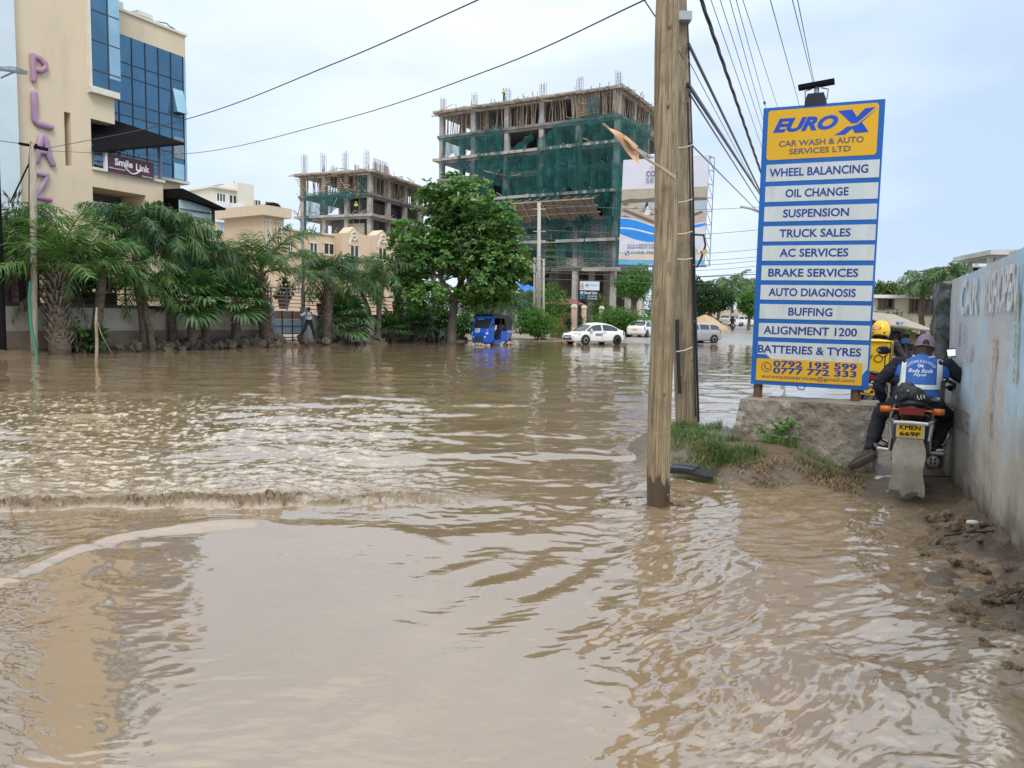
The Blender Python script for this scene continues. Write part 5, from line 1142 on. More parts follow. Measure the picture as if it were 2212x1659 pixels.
for lb, x0, x1, y1 in (('wire meeting the sign top left of its lamp', 1660, 1728, 232), ('left wire of the pair meeting at the sign lamp', 1708, 1763, 205), ('right wire of the pair meeting at the sign lamp', 1720, 1764, 205)): oc(lb, (x0, -15, 14), (x1, y1, 30), .015, mat=bpy.data.materials['wire_grey'])
oc('short cable passing behind the near pole top', (1386, -8, 7.5), (1432, 60, 8.2), .012)
for k, (y0, y1) in enumerate(((437, 441), (491, 488), (533, 530), (548, 547), (558, 555), (569, 566), (582, 578), (596, 605))):
    c = cable('horizontal overhead wire crossing the frame building and the far sky, number %d from the top' % (k+1) if 0 else 'thin horizontal wire strung across the building front to the far sky', [P(1165, y0+6, 60), P(1480, y0+16, 66), P(1700, y1+3, 70)], .022, sag=.15, mat=bpy.data.materials['wire_grey'], group='horizontal wires across the junction')
cable('lowest pair of horizontal wires beyond the poles', [P(1490, 599, 60), P(1650, 592, 60)], .03, group='horizontal wires across the junction')
# ================================================================== service sign on its concrete block
SG = Fac((P(1623, 829, 8.85).x, 8.85), 114); SG.u = (Vector((P(1876, 842, 8.3).x, 8.3, 0)) - Vector((P(1623, 829, 8.85).x, 8.85, 0))).normalized(); SG.n = Vector((-SG.u.y*-1, -SG.u.x, 0)) if 0 else Vector((SG.u.y, -SG.u.x, 0))
BLc, BRc, TL, TR = P(1621.5, 829, 8.85), P(1875, 843.5, 8.30), P(1649.5, 234, 8.88), P(1912.5, 213.5, 8.33)
sx_ = (BRc-BLc).normalized(); sW = (BRc-BLc).length; sH = ((TL-BLc).length+(TR-BRc).length)/2
def sp(fu, fv, lift=0):  # sign surface, fv from the top
    p = TL.lerp(TR, fu).lerp(BLc.lerp(BRc, fu), fv); return p + sn*lift
sn = (TR-TL).cross(BLc-TL).normalized(); sn = sn if sn.y < 0 else -sn
sgn = thing('service_sign', 'tall blue and white service sign with yellow header standing on a concrete block', 'sign', (BLc+BRc)/2)
sblue = Mt('sign_blue', (.006,.095,.36), .38, .07, 1.5, (.01,.12,.40), .5, .8); swhite = Mt('sign_panel_white', (.50,.53,.52), .45, .06, 1.2, (.36,.38,.36), .52, .8, 2.2, stretch=(3,3,.6)); syel = Mt('sign_yellow', (.62,.34,.008), .4, .06, 1, (.66,.36,.012), .5, .8); sink = Mt('sign_navy_ink', (.008,.035,.22), .4, .1); sgrey = Mt('sign_grey_ink', (.10,.085,.11), .5, .1); slogo = Mt('logo_blue', (.006,.06,.40), .35, .1)
q = MB(); f4 = [sp(0,0), sp(1,0), sp(1,1), sp(0,1)]; q.hexa([f4[3], f4[2], f4[2]-sn*.14, f4[3]-sn*.14, f4[0], f4[1], f4[1]-sn*.14, f4[0]-sn*.14]); cab = obj('cabinet', q, sblue, sgn)
def sheet(q, u0, v0, u1, v1, lift, rad=0, n=5):
    asp = sW/sH
    if not rad: q.prism([sp(u0,v1,lift), sp(u1,v1,lift), sp(u1,v0,lift), sp(u0,v0,lift)], -sn*(lift-.001)); return
    pts = []
    for cx, cy, a0 in ((u1-rad, v1-rad*asp, 0), (u0+rad, v1-rad*asp, 90), (u0+rad, v0+rad*asp, 180), (u1-rad, v0+rad*asp, 270)):
        for k in range(n+1): a = R(a0+90*k/n); pts.append(sp(cx+rad*cos(a), cy+rad*asp*sin(a), lift))
    q.prism(pts, -sn*(lift-.001))
def stext(q, s, fu, fv, fw, fh, bold=.02, shear=0, lift=.006):
    c = sp(fu, fv); ux = sp(fu+.01, fv)-sp(fu-.01, fv); uy = sp(fu, fv-.01)-sp(fu, fv+.01)
    v, f = glyphs(s, bold, shear); lo, hi = v.min(0), v.max(0)
    return q.add([sp(fu+((p[0]-lo[0])/(hi[0]-lo[0])-.5)*fw, fv-((p[1]-lo[1])/(hi[1]-lo[1])-.5)*fh, lift+p[2]) for p in v], f)
q = MB(); sheet(q, .045, .011, .955, .186, .004, .028); hd = obj('header_panel', q, syel, sgn)
q = MB(); stext(q, 'EURO', .365, .066, .545, .050, .05, .35); obj('logo_lettering', q, slogo, hd)
q = MB()
def spoly(q, pts, lift=.006): q.add([sp(a, b_, lift) for a, b_ in pts], [tuple(range(len(pts)))])
for pl in (((.63,.029),(.745,.028),(.785,.054),(.845,.027),(.93,.025),(.79,.075),(.745,.075)), ((.62,.112),(.70,.112),(.775,.085),(.775,.084),(.71,.085)), ((.79,.082),(.83,.074),(.885,.108),(.775,.109),(.755,.092)), ((.60,.112),(.79,.079),(.80,.082),(.61,.112)), ((.80,.077),(.955,.026),(.83,.072),(.805,.080))): spoly(q, pl)
obj('logo_cross', q, slogo, hd)
q = MB(); stext(q, 'CAR WASH & AUTO', .50, .131, .70, .021, .02); stext(q, 'SERVICES LTD', .495, .160, .51, .020, .02); obj('lettering', q, sgrey, hd)
rows_ = ['WHEEL BALANCING', 'OIL CHANGE', 'SUSPENSION', 'TRUCK SALES', 'AC SERVICES', 'BRAKE SERVICES', 'AUTO DIAGNOSIS', 'BUFFING', 'ALIGNMENT 1200', 'BATTERIES & TYRES']
wd_ = [.82, .525, .55, .595, .577, .757, .735, .372, .79, .875]
fv0 = [.2025, .280, .3525, .423, .4925, .5645, .6345, .704, .7735, .8415]; fv1 = [.263, .3355, .406, .4775, .547, .6175, .688, .7575, .825, .948]
for i, s_ in enumerate(rows_):
    q = MB(); sheet(q, .05, fv0[i], .986, fv1[i], .004); pn_ = obj('service_panel', q, swhite, sgn)
    q = MB(); stext(q, s_, .49, (fv0[i]+min(fv1[i], .887))/2+(.004 if i == 9 else -.001), wd_[i], .0295, .022); obj('lettering', q, sink, pn_)
q = MB()
for pl in (((.048,.888),(.125,.888),(.175,.905),(.048,.905)), ((.945,.95),(.965,.935),(.99,.925),(.99,.99),(.94,.99))): spoly(q, pl, .0055)
obj('torn_edge', q, sblue, sgn)
q = MB(); sheet(q, .045, .9036, .945, .985, .0085, .012); cp = obj('contact_panel', q, syel, sgn)
q = MB(); stext(q, '0792 195 599', .548, .9205, .706, .0235, .03, 0, .010); stext(q, '0777 772 333', .548, .9455, .706, .0235, .03, 0, .010); obj('number_lettering', q, sink, cp)
q = MB(); stext(q, 'euroxautoservices@gmail.com', .493, .9695, .79, .019, .012, 0, .010); obj('address_lettering', q, sgrey, cp)
q = MB(); cpt = sp(.136, .934, .010); r_ = .052; sy_ = (sp(.136,.92)-sp(.136,.94)).normalized()
q.tube([cpt+sx_*r_*cos(2*PI*k/24)+sy_*r_*sin(2*PI*k/24) for k in range(25)], .004, 4)
q.tube([cpt+sx_*(-.018)+sy_*.024, cpt+sx_*(-.020)+sy_*.006, cpt+sx_*(-.008)-sy_*.012, cpt+sx_*.010-sy_*.022, cpt+sx_*.026-sy_*.018], [.008,.005,.005,.005,.008], 5); obj('phone_icon', q, sgrey, cp)
# posts of the sign, bracket and lamp on its top
for fu in (.06, .90):
    q = MB(); a = sp(fu, .995)-sn*.07; q.tube([Vector((a.x, a.y, .45)), a+Vector((0,0,.02))], .05, 10); ps = obj('post', q, rust, sgn)
    q = MB(); c = Vector((a.x, a.y, T(2.6,8.6)+.36)); q.hexa([c+Vector((x*.15, y*.13, 0)) for x, y in ((-1,-1),(1,-1),(1,1),(-1,1))] + [c+Vector((x*.10, y*.09, .11+.02*x)) for x, y in ((-1,-1),(1,-1),(1,1),(-1,1))]); obj('concrete_collar', q, concrete, ps)
tp_ = sp(.44, 0)-sn*.07
lamp = thing('flood_lamp', 'small black flood lamp under a flat bar on top of the service sign', 'flood lamp', tp_)
q = MB(); q.bar(tp_+Vector((0,0,.02))-sx_*.11, tp_+Vector((0,0,.02))+sx_*.11, .16, .05); q.hexa([tp_+sx_*a+sn*b_+Vector((0,0,c)) for c, k in ((.045,1),(.12,.75)) for a, b_ in ((-.11*k,.08),(.11*k,.08),(.11*k,-.08),(-.11*k,-.08))]); obj('housing', q, plastic, lamp)
q = MB(); q.tube([tp_+Vector((0,0,.10)), tp_+Vector((0,0,.26))-sn*.02], .028, 8); q.tube([tp_-sx_*.11+Vector((0,0,.06)), tp_-sx_*.12+Vector((0,0,.17)), tp_-sx_*.05+Vector((0,0,.19))], .008, 5); q.tube([tp_+sx_*.11+Vector((0,0,.06)), tp_+sx_*.12+Vector((0,0,.17)), tp_+sx_*.05+Vector((0,0,.19))], .008, 5); obj('bracket', q, greymetal, lamp)
q = MB(); q.bar(tp_-sx_*.19+Vector((0,0,.215)), tp_+sx_*.18+Vector((0,0,.245)), .10, .045); obj('flat_bar', q, black, lamp)
q = MB(); a = sp(.45, 1.0)-sn*.05; q.tube([a-sx_*.06, a-sx_*.03+Vector((0,0,-.035)), a+sx_*.02+Vector((0,0,-.04)), a+sx_*.03], .006, 5); obj('loose_wire', q, plastic, sgn)
# rough concrete block under the sign
m, nt, b, N, L = newmat('rough_block'); v = coords(nt)
c = mixc(nt, noise_n(nt, v, 1.6, 7, .62, .35, .65), (.19,.155,.12), (.36,.315,.26)); c = mixc(nt, noise_n(nt, v, 17, 8, .75, .54, .68), c, (.11,.088,.068)); c = mixc(nt, noise_n(nt, v, 5, 7, .75, .56, .66), c, (.44,.40,.34))
L(c, b.inputs['Base Color']); b.inputs['Roughness'].default_value = .95; bump(nt, b, noise_n(nt, v, 7, 8, .68, 0, 1), 1.0, .06)
k_ = (P(1592, 860, 8.75), P(1889, 878, 7.95)); kl = P(1574, 945, 8.6)
A0_, A1_ = Vector((k_[0].x, 8.62, 0)), Vector((k_[1].x, 7.92, 0)); du = (A1_-A0_).normalized(); dn = Vector((du.y, -du.x, 0)); Lk = (A1_-A0_).length
zt0, zt1 = P(1592, 862, 8.62).z, P(1889, 876, 7.92).z
q = MB(); nu, nv = 60, 26
def kfront(s, t_):
    u = s*Lk; z = (zt0+(zt1-zt0)*s); zb = -.08 + .10*sst(.9, .5, s); e = .16*float(sst(.10, 0, s))*t_
    off = .018*float(fbm(np.array(u*2.2), np.array(t_*1.2), 3, 33)) + .04*t_ - .10*float(sst(.93, 1.0, s + .03*float(pn(np.array(t_*5), np.array(1.), 6))))*t_**2 + .014*float(fbm(np.array(u*9), np.array(t_*6), 4, 35))
    return A0_ + du*(u - e*.6) + dn*off + Vector((0, 0, z*(1-t_)+zb*t_ + .006*float(fbm(np.array(u*9), np.array(t_*3), 3, 36))))
q.grid(kfront, nu, nv)
top_f = [kfront(i/nu, 0) for i in range(nu+1)]; back = [p - dn*.62 + Vector((0,0,.0)) for p in top_f]
n0 = len(q.v); q.add(top_f+back, [(i, nu+1+i, nu+2+i, i+1) for i in range(nu)])
lf_ = [kfront(0, j/nv) for j in range(nv+1)]; q.add(lf_ + [p-dn*.62 for p in lf_], [(j, j+1, nv+2+j, nv+1+j) for j in range(nv)])
rt_ = [kfront(1, j/nv) for j in range(nv+1)]; q.add(rt_ + [p-dn*.62 for p in rt_], [(j, nv+1+j, nv+2+j, j+1) for j in range(nv)])
bk = [Vector((p.x, p.y, -.1)) for p in back]; q.add(back+bk, [(i, i+1, nu+2+i, nu+1+i) for i in range(nu)])
solo('concrete_block', q, m, 'rough eroded concrete block on the grassy mound carrying the service sign', 'concrete block', smooth=False)
# street lamp head seen between the poles and the sign
b = gr(1700, 30); t = thing('street_lamp', 'street lamp whose grey head reaches out left of the service sign', 'street lamp', b)
q = MB(); tz = P(1690, 470, 30); q.tube([b-Vector((0,0,.3)), Vector((b.x, b.y, tz.z))], [.08, .05], 8); q.tube([Vector((b.x, b.y, tz.z)), P(1640, 456, 29.8)], .035, 6); obj('post', q, greymetal, t)
q = MB(); q.tube([P(1641, 457, 29.8), P(1622, 450, 29.7), P(1600, 446, 29.6)], [.07, .06, .05], 8); obj('lamp_head', q, Mt('lamp_grey', (.42,.44,.46), .4, .1), t)
# ================================================================== painted wall and rough pillar on the right
m, nt, b, N, L = newmat('faded_blue_wall'); v = coords(nt); vs_ = coords(nt, (1, 1, .28))
c = mixc(nt, noise_n(nt, v, .9, 5, .6), (.33,.48,.60), (.50,.62,.69)); c = mixc(nt, noise_n(nt, vs_, 1.3, 6, .66, .50, .68), c, (.50,.47,.45)); c = mixc(nt, noise_n(nt, coords(nt, (1.4, 1.4, .5)), 1.1, 7, .7, .56, .68), c, (.50,.40,.36)); c = mixc(nt, noise_n(nt, coords(nt, (9, 9, .35)), 1.3, 6, .7, .63, .72), c, (.33,.26,.20))
c = mixc(nt, noise_n(nt, coords(nt, (6, 6, .5)), 2.5, 6, .7, .55, .75), c, (.34,.38,.40))
spz = N('ShaderNodeSeparateXYZ'); L(v, spz.inputs[0]); ad = N('ShaderNodeMath'); mu_ = N('ShaderNodeMath'); mu_.operation = 'MULTIPLY'; mu_.inputs[1].default_value = .55; L(noise_n(nt, coords(nt, (1.6, 1.6, .6)), 1.4, 6, .65, .25, .75), mu_.inputs[0]); L(spz.outputs[2], ad.inputs[0]); L(mu_.outputs[0], ad.inputs[1])
fr = N('ShaderNodeMapRange'); fr.inputs[1].default_value = 1.30; fr.inputs[2].default_value = .85; L(ad.outputs[0], fr.inputs[0]); c = mixc(nt, fr.outputs[0], c, mixc(nt, noise_n(nt, vs_, 3, 6, .65), (.30,.26,.21), (.44,.40,.34)))
fr2 = N('ShaderNodeMapRange'); fr2.inputs[1].default_value = .62; fr2.inputs[2].default_value = .30; L(ad.outputs[0], fr2.inputs[0]); c = mixc(nt, fr2.outputs[0], c, (.10,.078,.055))
c = mixc(nt, noise_n(nt, coords(nt, (2.2, 2.2, .9)), 2.2, 7, .75, .64, .70), c, (.085,.075,.065))
L(c, b.inputs['Base Color']); b.inputs['Roughness'].default_value = .85; bump(nt, b, noise_n(nt, v, 9, 7, .65, 0, 1), .45, .02)
wallm = m
pwall = thing('painted_wall', 'tall faded pale blue painted wall with worn lettering and muddy foot on the right', 'wall', WALL.pt(0, 0, 0))
ue = WALL.uz(2046, 800, 0)[0]
q = MB(); uw = [-4.5, -2.2, -.4, .62, .625, 1.5, ue]; zw = [2.16, 2.15, 2.13, 2.12, 2.09, 2.07, 2.035]
F1, F2 = [], []
nu, nv = 90, 40
def wz(u): return float(np.interp(u, uw, zw))
def wf(s, t_):
    u = -4.5+(ue+4.5)*s; z = -.3+(wz(u)+.3)*t_ + (.012*float(fbm(np.array(u*6), np.array(0.), 3, 5)) if t_ > .99 else 0)
    return WALL.pt(u, -.012*float(fbm(np.array(u*2), np.array(z*2), 3, 45)) - .04*max(0, .5-z)*float(fbm(np.array(u*5), np.array(z*5), 3, 46)), z)
q.grid(wf, nu, nv); fr_ = [wf(i/nu, 1) for i in range(nu+1)]; q.add(fr_ + [p+WALL.n*.2 for p in fr_], [(i, i+1, nu+2+i, nu+1+i) for i in range(nu)])
q.quad(WALL.pt(-4.5, .2, -.3), WALL.pt(ue, .2, -.3), WALL.pt(ue, .2, 2.03), WALL.pt(-4.5, .2, 2.15)); e_ = [wf(1, j/nv) for j in range(nv+1)]; q.add(e_ + [p+WALL.n*.2 for p in e_], [(j, nv+1+j, nv+2+j, j+1) for j in range(nv)])
obj('wall_face', q, wallm, pwall)
# worn letters: read from the street, the wall running away to the left of the reader
ux = -WALL.u
def wtext(s, px, py, w, h, col, bold=.03, vert=False, rot=None, name='lettering'):
    u, z = WALL.uz(px, py, 0); q = MB(); c = WALL.pt(u, -.012, z)
    text(q, s, c, ux, (0,0,1), w, h, bold, 0, .012); return obj(name, q, col, pwall)
m, nt, b, N, L = newmat('worn_white_paint'); v = coords(nt, (3, 3, .9)); L(mixc(nt, noise_n(nt, v, 3, 5), (.58,.56,.57), (.68,.67,.67)), b.inputs['Base Color']); b.inputs['Roughness'].default_value = .85
tr = N('ShaderNodeBsdfTransparent'); ms = N('ShaderNodeMixShader'); L(noise_n(nt, v, 4, 6, .7, .30, .52), ms.inputs[0]); L(tr.outputs[0], ms.inputs[1]); L(b.outputs[0], ms.inputs[2]); L(ms.outputs[0], nt.nodes['Material Output'].inputs[0]); worn = m
def wornmat(name, col, lo=.30, hi=.52):
    m = worn.copy(); m.name = name
    for n_ in m.node_tree.nodes:
        if n_.type == 'MAP_RANGE' and abs(n_.inputs[1].default_value-.30) < 1e-4 and abs(n_.inputs[2].default_value-.52) < 1e-4: n_.inputs[1].default_value, n_.inputs[2].default_value = lo, hi
        if n_.type == 'MIX' and n_.data_type == 'RGBA': n_.inputs['A'].default_value = (*[x*.85 for x in col], 1); n_.inputs['B'].default_value = (*col, 1)
    return m
ochre = wornmat('worn_ochre', (.42,.33,.10)); brownp = wornmat('worn_brown', (.20,.15,.11)); pinkp = wornmat('worn_pink', (.56,.48,.46), .46, .66)
def span(px0, px1, py): a, b_ = WALL.uz(px0, py)[0], WALL.uz(px1, py)[0]; return abs(a-b_)

wtext('CAR', 2099, 640, span(2080, 2118, 640), .33, worn); wtext('WASH', 2143, 632, span(2124, 2160, 632), .34, worn); wtext('OPEN', 2184, 622, span(2164, 2206, 622), .35, worn)
for s_, y in (('5', 756), ('1', 790), ('0', 832), ('0', 878), ('0', 922)): wtext(s_, 2154-(y-756)*.06, y, .10 if s_ != '1' else .04, .17, ochre, .0)
for s_, y in (('1', 665), ('+', 705), ('8', 745), ('6', 800)): wtext(s_, 2204-(y-665)*.03, y, .07, .19, ochre, .01)
wtext('ATCOECE', 2068, 900, span(2040, 2095, 900), .20, brownp, 0)
for (px, py, w_, h_, mt_) in ((2078, 720, .55, .22, pinkp), (2092, 760, .60, .16, pinkp)):
    u, z = WALL.uz(px, py); q = MB(); q.grid(lambda s, t_: WALL.pt(u-w_/2+w_*s, -.022, z-h_/2+h_*t_), 1, 1); obj('paint_patch', q, mt_, pwall)
# rough pillar at the wall end
rp = MB(); cpil = WALL.pt(ue+.20, .02, 0); hp = P(2032, 612, cpil.y).z
def pil(s, t_):
    a = 2*PI*s; sq = 1/max(abs(cos(a)), abs(sin(a))); r = .15*sq*(1+.16*float(fbm(np.array(a*1.6), np.array(t_*9), 4, 51))); d = WALL.u*cos(a)*1.15 + WALL.n*sin(a)*.95
    return cpil + d*r + Vector((0, 0, -.3+(hp+.3)*t_+.02*sin(5*a)*(t_ > .98)))
rp.grid(pil, 32, 60); rp.ball(cpil+Vector((0,0,hp-.02)), (.15,.15,.05), 10, 6)
m, nt, b, N, L = newmat('mossy_stone'); v = coords(nt); c = mixc(nt, noise_n(nt, v, 5, 7, .68, .38, .62), (.045,.047,.045), (.20,.21,.20)); c = mixc(nt, noise_n(nt, v, 2.5, 5, .6, .55, .7), c, (.22,.30,.30)); L(c, b.inputs['Base Color']); b.inputs['Roughness'].default_value = .95; bump(nt, b, noise_n(nt, v, 11, 7, .7, 0, 1), 1, .05)
solo('concrete_pillar', rp, m, 'rough dark mossy pillar standing at the far end of the painted wall', 'pillar', smooth=True)
# shack with corrugated roof
SH = Fac(P(1967, 690, 14.5).xy, 96); sh = thing('shack', 'dark roadside shack under a rusty corrugated iron roof', 'shack', SH.pt(0, -1, 0)); su = lambda px, w=0: SH.uz(px, 700, w)[0]; sz = lambda py, w=0: SH.uz(1967, py, w)[1]
q = MB(); zf, zb_ = sz(704, .5), sz(672, -1.6)
def rf(s, t_):
    u = su(1915, .5)+(su(2026, .5)-su(1915, .5))*s; return SH.pt(u, .5-2.0*t_, zf+(zb_-zf)*t_ + .022*sin(s*2*PI*24) - .10*s)
q.grid(rf, 192, 3); obj('roof', q, Mt('corrugated_iron', (.43,.39,.32), .6, .12, 1.5, (.40,.25,.14), .5, .7, 1.6, stretch=(2,2,1)), sh, True)
q = MB(); SH.box(q, su(1912), su(2030), -1.7, -1.6, 0, sz(690, -1.6)); SH.box(q, su(1912), su(1912)+.08, -1.6, .2, 0, zf-.1); SH.box(q, su(2022), su(2022)+.1, -1.6, .2, 0, zf-.25); obj('wall', q, Mt('dark_boarding', (.035,.034,.036), .9, .4, 3), sh)
q = MB()
for px in (1926, 1950, 1975, 1998): q.bar(SH.pt(su(px), .2, 0), SH.pt(su(px), .2, zf-.15), .07)
SH.box(q, su(1912), su(2028), .0, .25, .1, .85); obj('counter', q, Mt('blackish_boards', (.05,.045,.042), .8, .4, 4), sh)  # near-black boards and uprights across the shack front
q = MB(); SH.box(q, su(1952), su(1966), .28, .3, zf-.33, zf-.12); obj('hung_board', q, Mt('dark_yellow_board', (.16,.11,.04), .7, .2), sh)
q = MB()
for k, (px, py, r_) in enumerate(((1932, 742, .18), (1945, 760, .2), (1960, 735, .15), (1985, 750, .17), (1940, 785, .22), (1990, 775, .2))): q.ball(SH.pt(su(px), -.5, sz(py)), (r_, r_, r_*1.2), 9, 7)
obj('hanging_goods', q, Mt('dark_goods', (.06,.055,.06), .8, .6, 5), sh)  # dark goods, tone varying at random
q = MB(); SH.box(q, su(1942, .4), su(1957, .4), .25, .42, zf-.0, zf+.07); solo('parcel', q, Mt('blue_parcel', (.10,.25,.42), .5, .3, 9, (.5,.5,.5), .5, .6), 'small blue and white parcel lying on the corrugated roof edge', 'parcel')
q = MB(); F_ = Fac(P(1900, 690, 17).xy, 96); F_.box(q, F_.uz(1870, 700)[0], F_.uz(1919, 700)[0], -.2, 0, 0, F_.uz(1900, 683)[1]); F_.box(q, F_.uz(1870, 700)[0], F_.uz(1919, 700)[0], -.21, .02, F_.uz(1900, 683)[1]+.002, F_.uz(1900, 672)[1]); solo('sheet_wall', q, Mt('grey_sheet_wall', (.25,.24,.23), .8, .25, 1.5, (.08,.08,.08), .52, .6, 3), 'grey sheet wall left of the shack behind the yellow helmet', 'wall')
# ================================================================== billboard
bD = 76; bTL, bBL, bTR, bBR = P(1346.5, 346, bD+1.5), P(1336, 572, bD+1.5), P(1531, 336.5, bD-1.5), P(1520.5, 571.5, bD-1.5)
def bp(u, v, l=0): return bTL.lerp(bTR, u).lerp(bBL.lerp(bBR, u), v) + bn*l
bn = (bTR-bTL).cross(bBL-bTL).normalized(); bn = bn if bn.y < 0 else -bn
bb = thing('billboard', 'huge billboard with a blue wave and poolside picture behind the near pole', 'billboard', (bp(.5,1).x, bp(.5,1).y, T(*bp(.5,1).xy)))
q = MB(); q.hexa([bp(0,1), bp(1,1), bp(1,1,-.15), bp(0,1,-.15), bp(0,0), bp(1,0), bp(1,0,-.15), bp(0,0,-.15)]); pan = obj('panel', q, Mt('billboard_pale', (.60,.59,.66), .5, .03, .3), bb)
def bpoly(nm, col, polys, lift, rough=.5):
    q = MB()
    for pl in polys: q.add([bp(u, v, lift) for u, v in pl], [tuple(range(len(pl)))])
    return obj(nm, q, col if not isinstance(col, tuple) else Mt('print_'+nm, col, rough, .08, 2), pan)
rect = lambda u0, v0, u1, v1: ((u0,v1),(u1,v1),(u1,v0),(u0,v0))
bpoly('picture_wall', (.36,.31,.24), [rect(0,.28,1,.40)], .02); bpoly('picture_deck', (.42,.36,.32), [rect(0,.40,1,.66)], .025)
bpoly('picture_pool', (.38,.43,.50), [((.18,.41),(1,.40),(1,.52),(.62,.56),(.42,.47))], .03)
bpoly('picture_slats', (.52,.46,.37), [rect(.02+.018*k,.29,.026+.018*k,.385) for k in range(54)], .03)
bpoly('picture_planting', (.14,.12,.08), [((.0,.385),(.12,.37),(.25,.375),(.4,.365),(.6,.375),(.8,.37),(1,.38),(1,.405),(0,.41))], .035)
bpoly('picture_lounger', (.17,.11,.075), [((0,.42+.06*k),(.05,.405+.06*k),(.42,.53+.06*k),(.40,.555+.06*k)) for k in range(3)] + [((.55,.60),(.95,.50),(.97,.52),(.58,.63))], .035)
bpoly('picture_cushion', (.45,.38,.31), [((.06+.09*k,.43+.035*k),(.14+.09*k,.425+.035*k),(.18+.09*k,.455+.035*k),(.10+.09*k,.463+.035*k)) for k in range(4)], .04)
bpoly('picture_figure', (.62,.60,.62), [((.285,.53),(.295,.47),(.315,.445),(.335,.46),(.36,.49),(.35,.53))], .045); bpoly('picture_hair', (.05,.04,.04), [((.285,.47),(.29,.425),(.305,.405),(.325,.41),(.325,.44),(.30,.455),(.297,.49))], .05)
wv = lambda a, f, v0: [(u/30, v0 + a*sin(f*u/30 + .4)) for u in range(31)]
def band(fa, fb): A_, B_ = [(u/30, fa(u/30)) for u in range(31)], [(u/30, fb(u/30)) for u in range(31)]; return [(A_[i], B_[i], B_[i+1], A_[i+1]) for i in range(30)]
f1 = lambda u: .555 + .115*(1-cos(min(1, u/.62)*PI))/2*(1) - .15*max(0, u-.62); f2 = lambda u: .70 + .085*sin(PI*min(1, u/.8)) - .16*max(0, u-.62)
bpoly('wave_lower', (.60,.60,.66), band(lambda u: f1(u)-.012, lambda u: 1.0), .05)
bpoly('wave_blue', (.02,.24,.72), band(f1, f2), .055)
bpoly('wave_line', (.60,.66,.80), band(lambda u: .64+.10*(1-cos(min(1,u/.7)*PI))/2-.14*max(0,u-.7), lambda u: .653+.105*(1-cos(min(1,u/.7)*PI))/2-.14*max(0,u-.7)), .06)
bpoly('sand_print', (.62,.53,.47), [rect(0,.885,1,.955), ], .06); bpoly('sea_print', (.10,.42,.72), [((0,.955),(.25,.965),(.45,.958),(.7,.975),(1,.965),(1,1),(0,1))], .065)
q = MB()
def btext(q, s, u, v, w, h, bold=.01): return text(q, s, bp(u, v, .07), bTR-bTL, bTL-bBL, w*(bTR-bTL).length, h*(bTL-bBL).length, bold, 0, .01)
btext(q, 'YO', .345, .083, .05, .022, 0); btext(q, 'CO', .34, .14, .11, .055, .03); btext(q, 'SE', .335, .205, .10, .045, 0)
btext(q, '2,3 & 4 BEDROOM', .27, .813, .34, .022); btext(q, 'APARTMENTS FOR', .265, .838, .34, .022); btext(q, '(+254) 743', .28, .886, .27, .030, .02); btext(q, 'rk', .905, .868, .045, .035, 0)
obj('lettering', q, Mt('billboard_ink', (.16,.17,.24), .5, .05), pan)
bpoly('phone_square', (.10,.20,.45), [rect(.075,.868,.125,.908)], .07); q = MB(); q.tube([bp(.088,.875,.09), bp(.092,.890,.09), bp(.112,.902,.09)], .07, 5); obj('phone_icon', q, white_paint, pan)
q = MB()
for l in (-.2, -1.1):
    q.tube([bp(1.0 if l > -.5 else 1.05, -.002, l), bp(1.0 if l > -.5 else 1.05, 1.01, l)], .05, 5); q.tube([bp(0, 0, l), bp(0, 1.01, l)], .05, 5); q.tube([bp(0, -.003, l), bp(1.02, -.003, l)], .05, 5); q.tube([bp(0, 1.01, l), bp(1.02, 1.01, l)], .07, 5)
for k in range(9): v = k/8*1.0; q.bar(bp(1.0, v, -.2), bp(1.05, v, -1.1), .07); q.bar(bp(1.0, v, -.2), bp(1.05, min(1, v+.125), -1.1), .04) if k < 8 else None
obj('frame', q, greymetal, bb)
for u in (.25, .83):
    q = MB(); a = bp(u, 1, -.6); q.tube([Vector((a.x, a.y, T(a.x, a.y)-.3)), a+Vector((0,0,7))], .3, 12); obj('post', q, Mt('post_cream', (.45,.42,.35), .6, .15) if u < .5 else bpy.data.materials['post_cream'], bb)
# dental board on its post, gate pillars, red roof, blue sheet
dd = 58; q = MB(); D = Fac(P(1272, 690, dd).xy, 88); du_ = lambda px: D.uz(px, 630)[0]; dz = lambda py: D.uz(1272, py)[1]
ds = thing('dental_sign', 'two-panel dental clinic board, white above black, on a thin post', 'sign', (D.pt(du_(1250),0,0).x, dd, T(*D.pt(du_(1250),0,0).xy)))
D.box(q, du_(1252), du_(1294), 0, .12, dz(627), dz(608)); tpn = obj('upper_panel', q, Mt('dental_white', (.58,.62,.68), .4, .04), ds)
q = MB(); D.box(q, du_(1250), du_(1291.5), 0, .12, dz(649), dz(627)-.03); bpn = obj('lower_panel', q, Mt('dental_black', (.012,.022,.032), .4, .1), ds)
q = MB(); text(q, 'invisalign', D.pt(du_(1279), .12, dz(616)), D.u, (0,0,1), .82, .14, .01, 0, .01); obj('lettering', q, Mt('grey_blue_ink', (.20,.28,.42), .5, .05), tpn)
q = MB(); 
for k in range(8): a = k*PI/4; c = D.pt(du_(1267), .135, dz(616)); q.bar(c+D.u*.05*cos(a)+Vector((0,0,.05*sin(a))), c+D.u*.12*cos(a)+Vector((0,0,.12*sin(a))), .035)
obj('star_mark', q, Mt('star_blue', (.10,.30,.55), .5, .05), tpn)
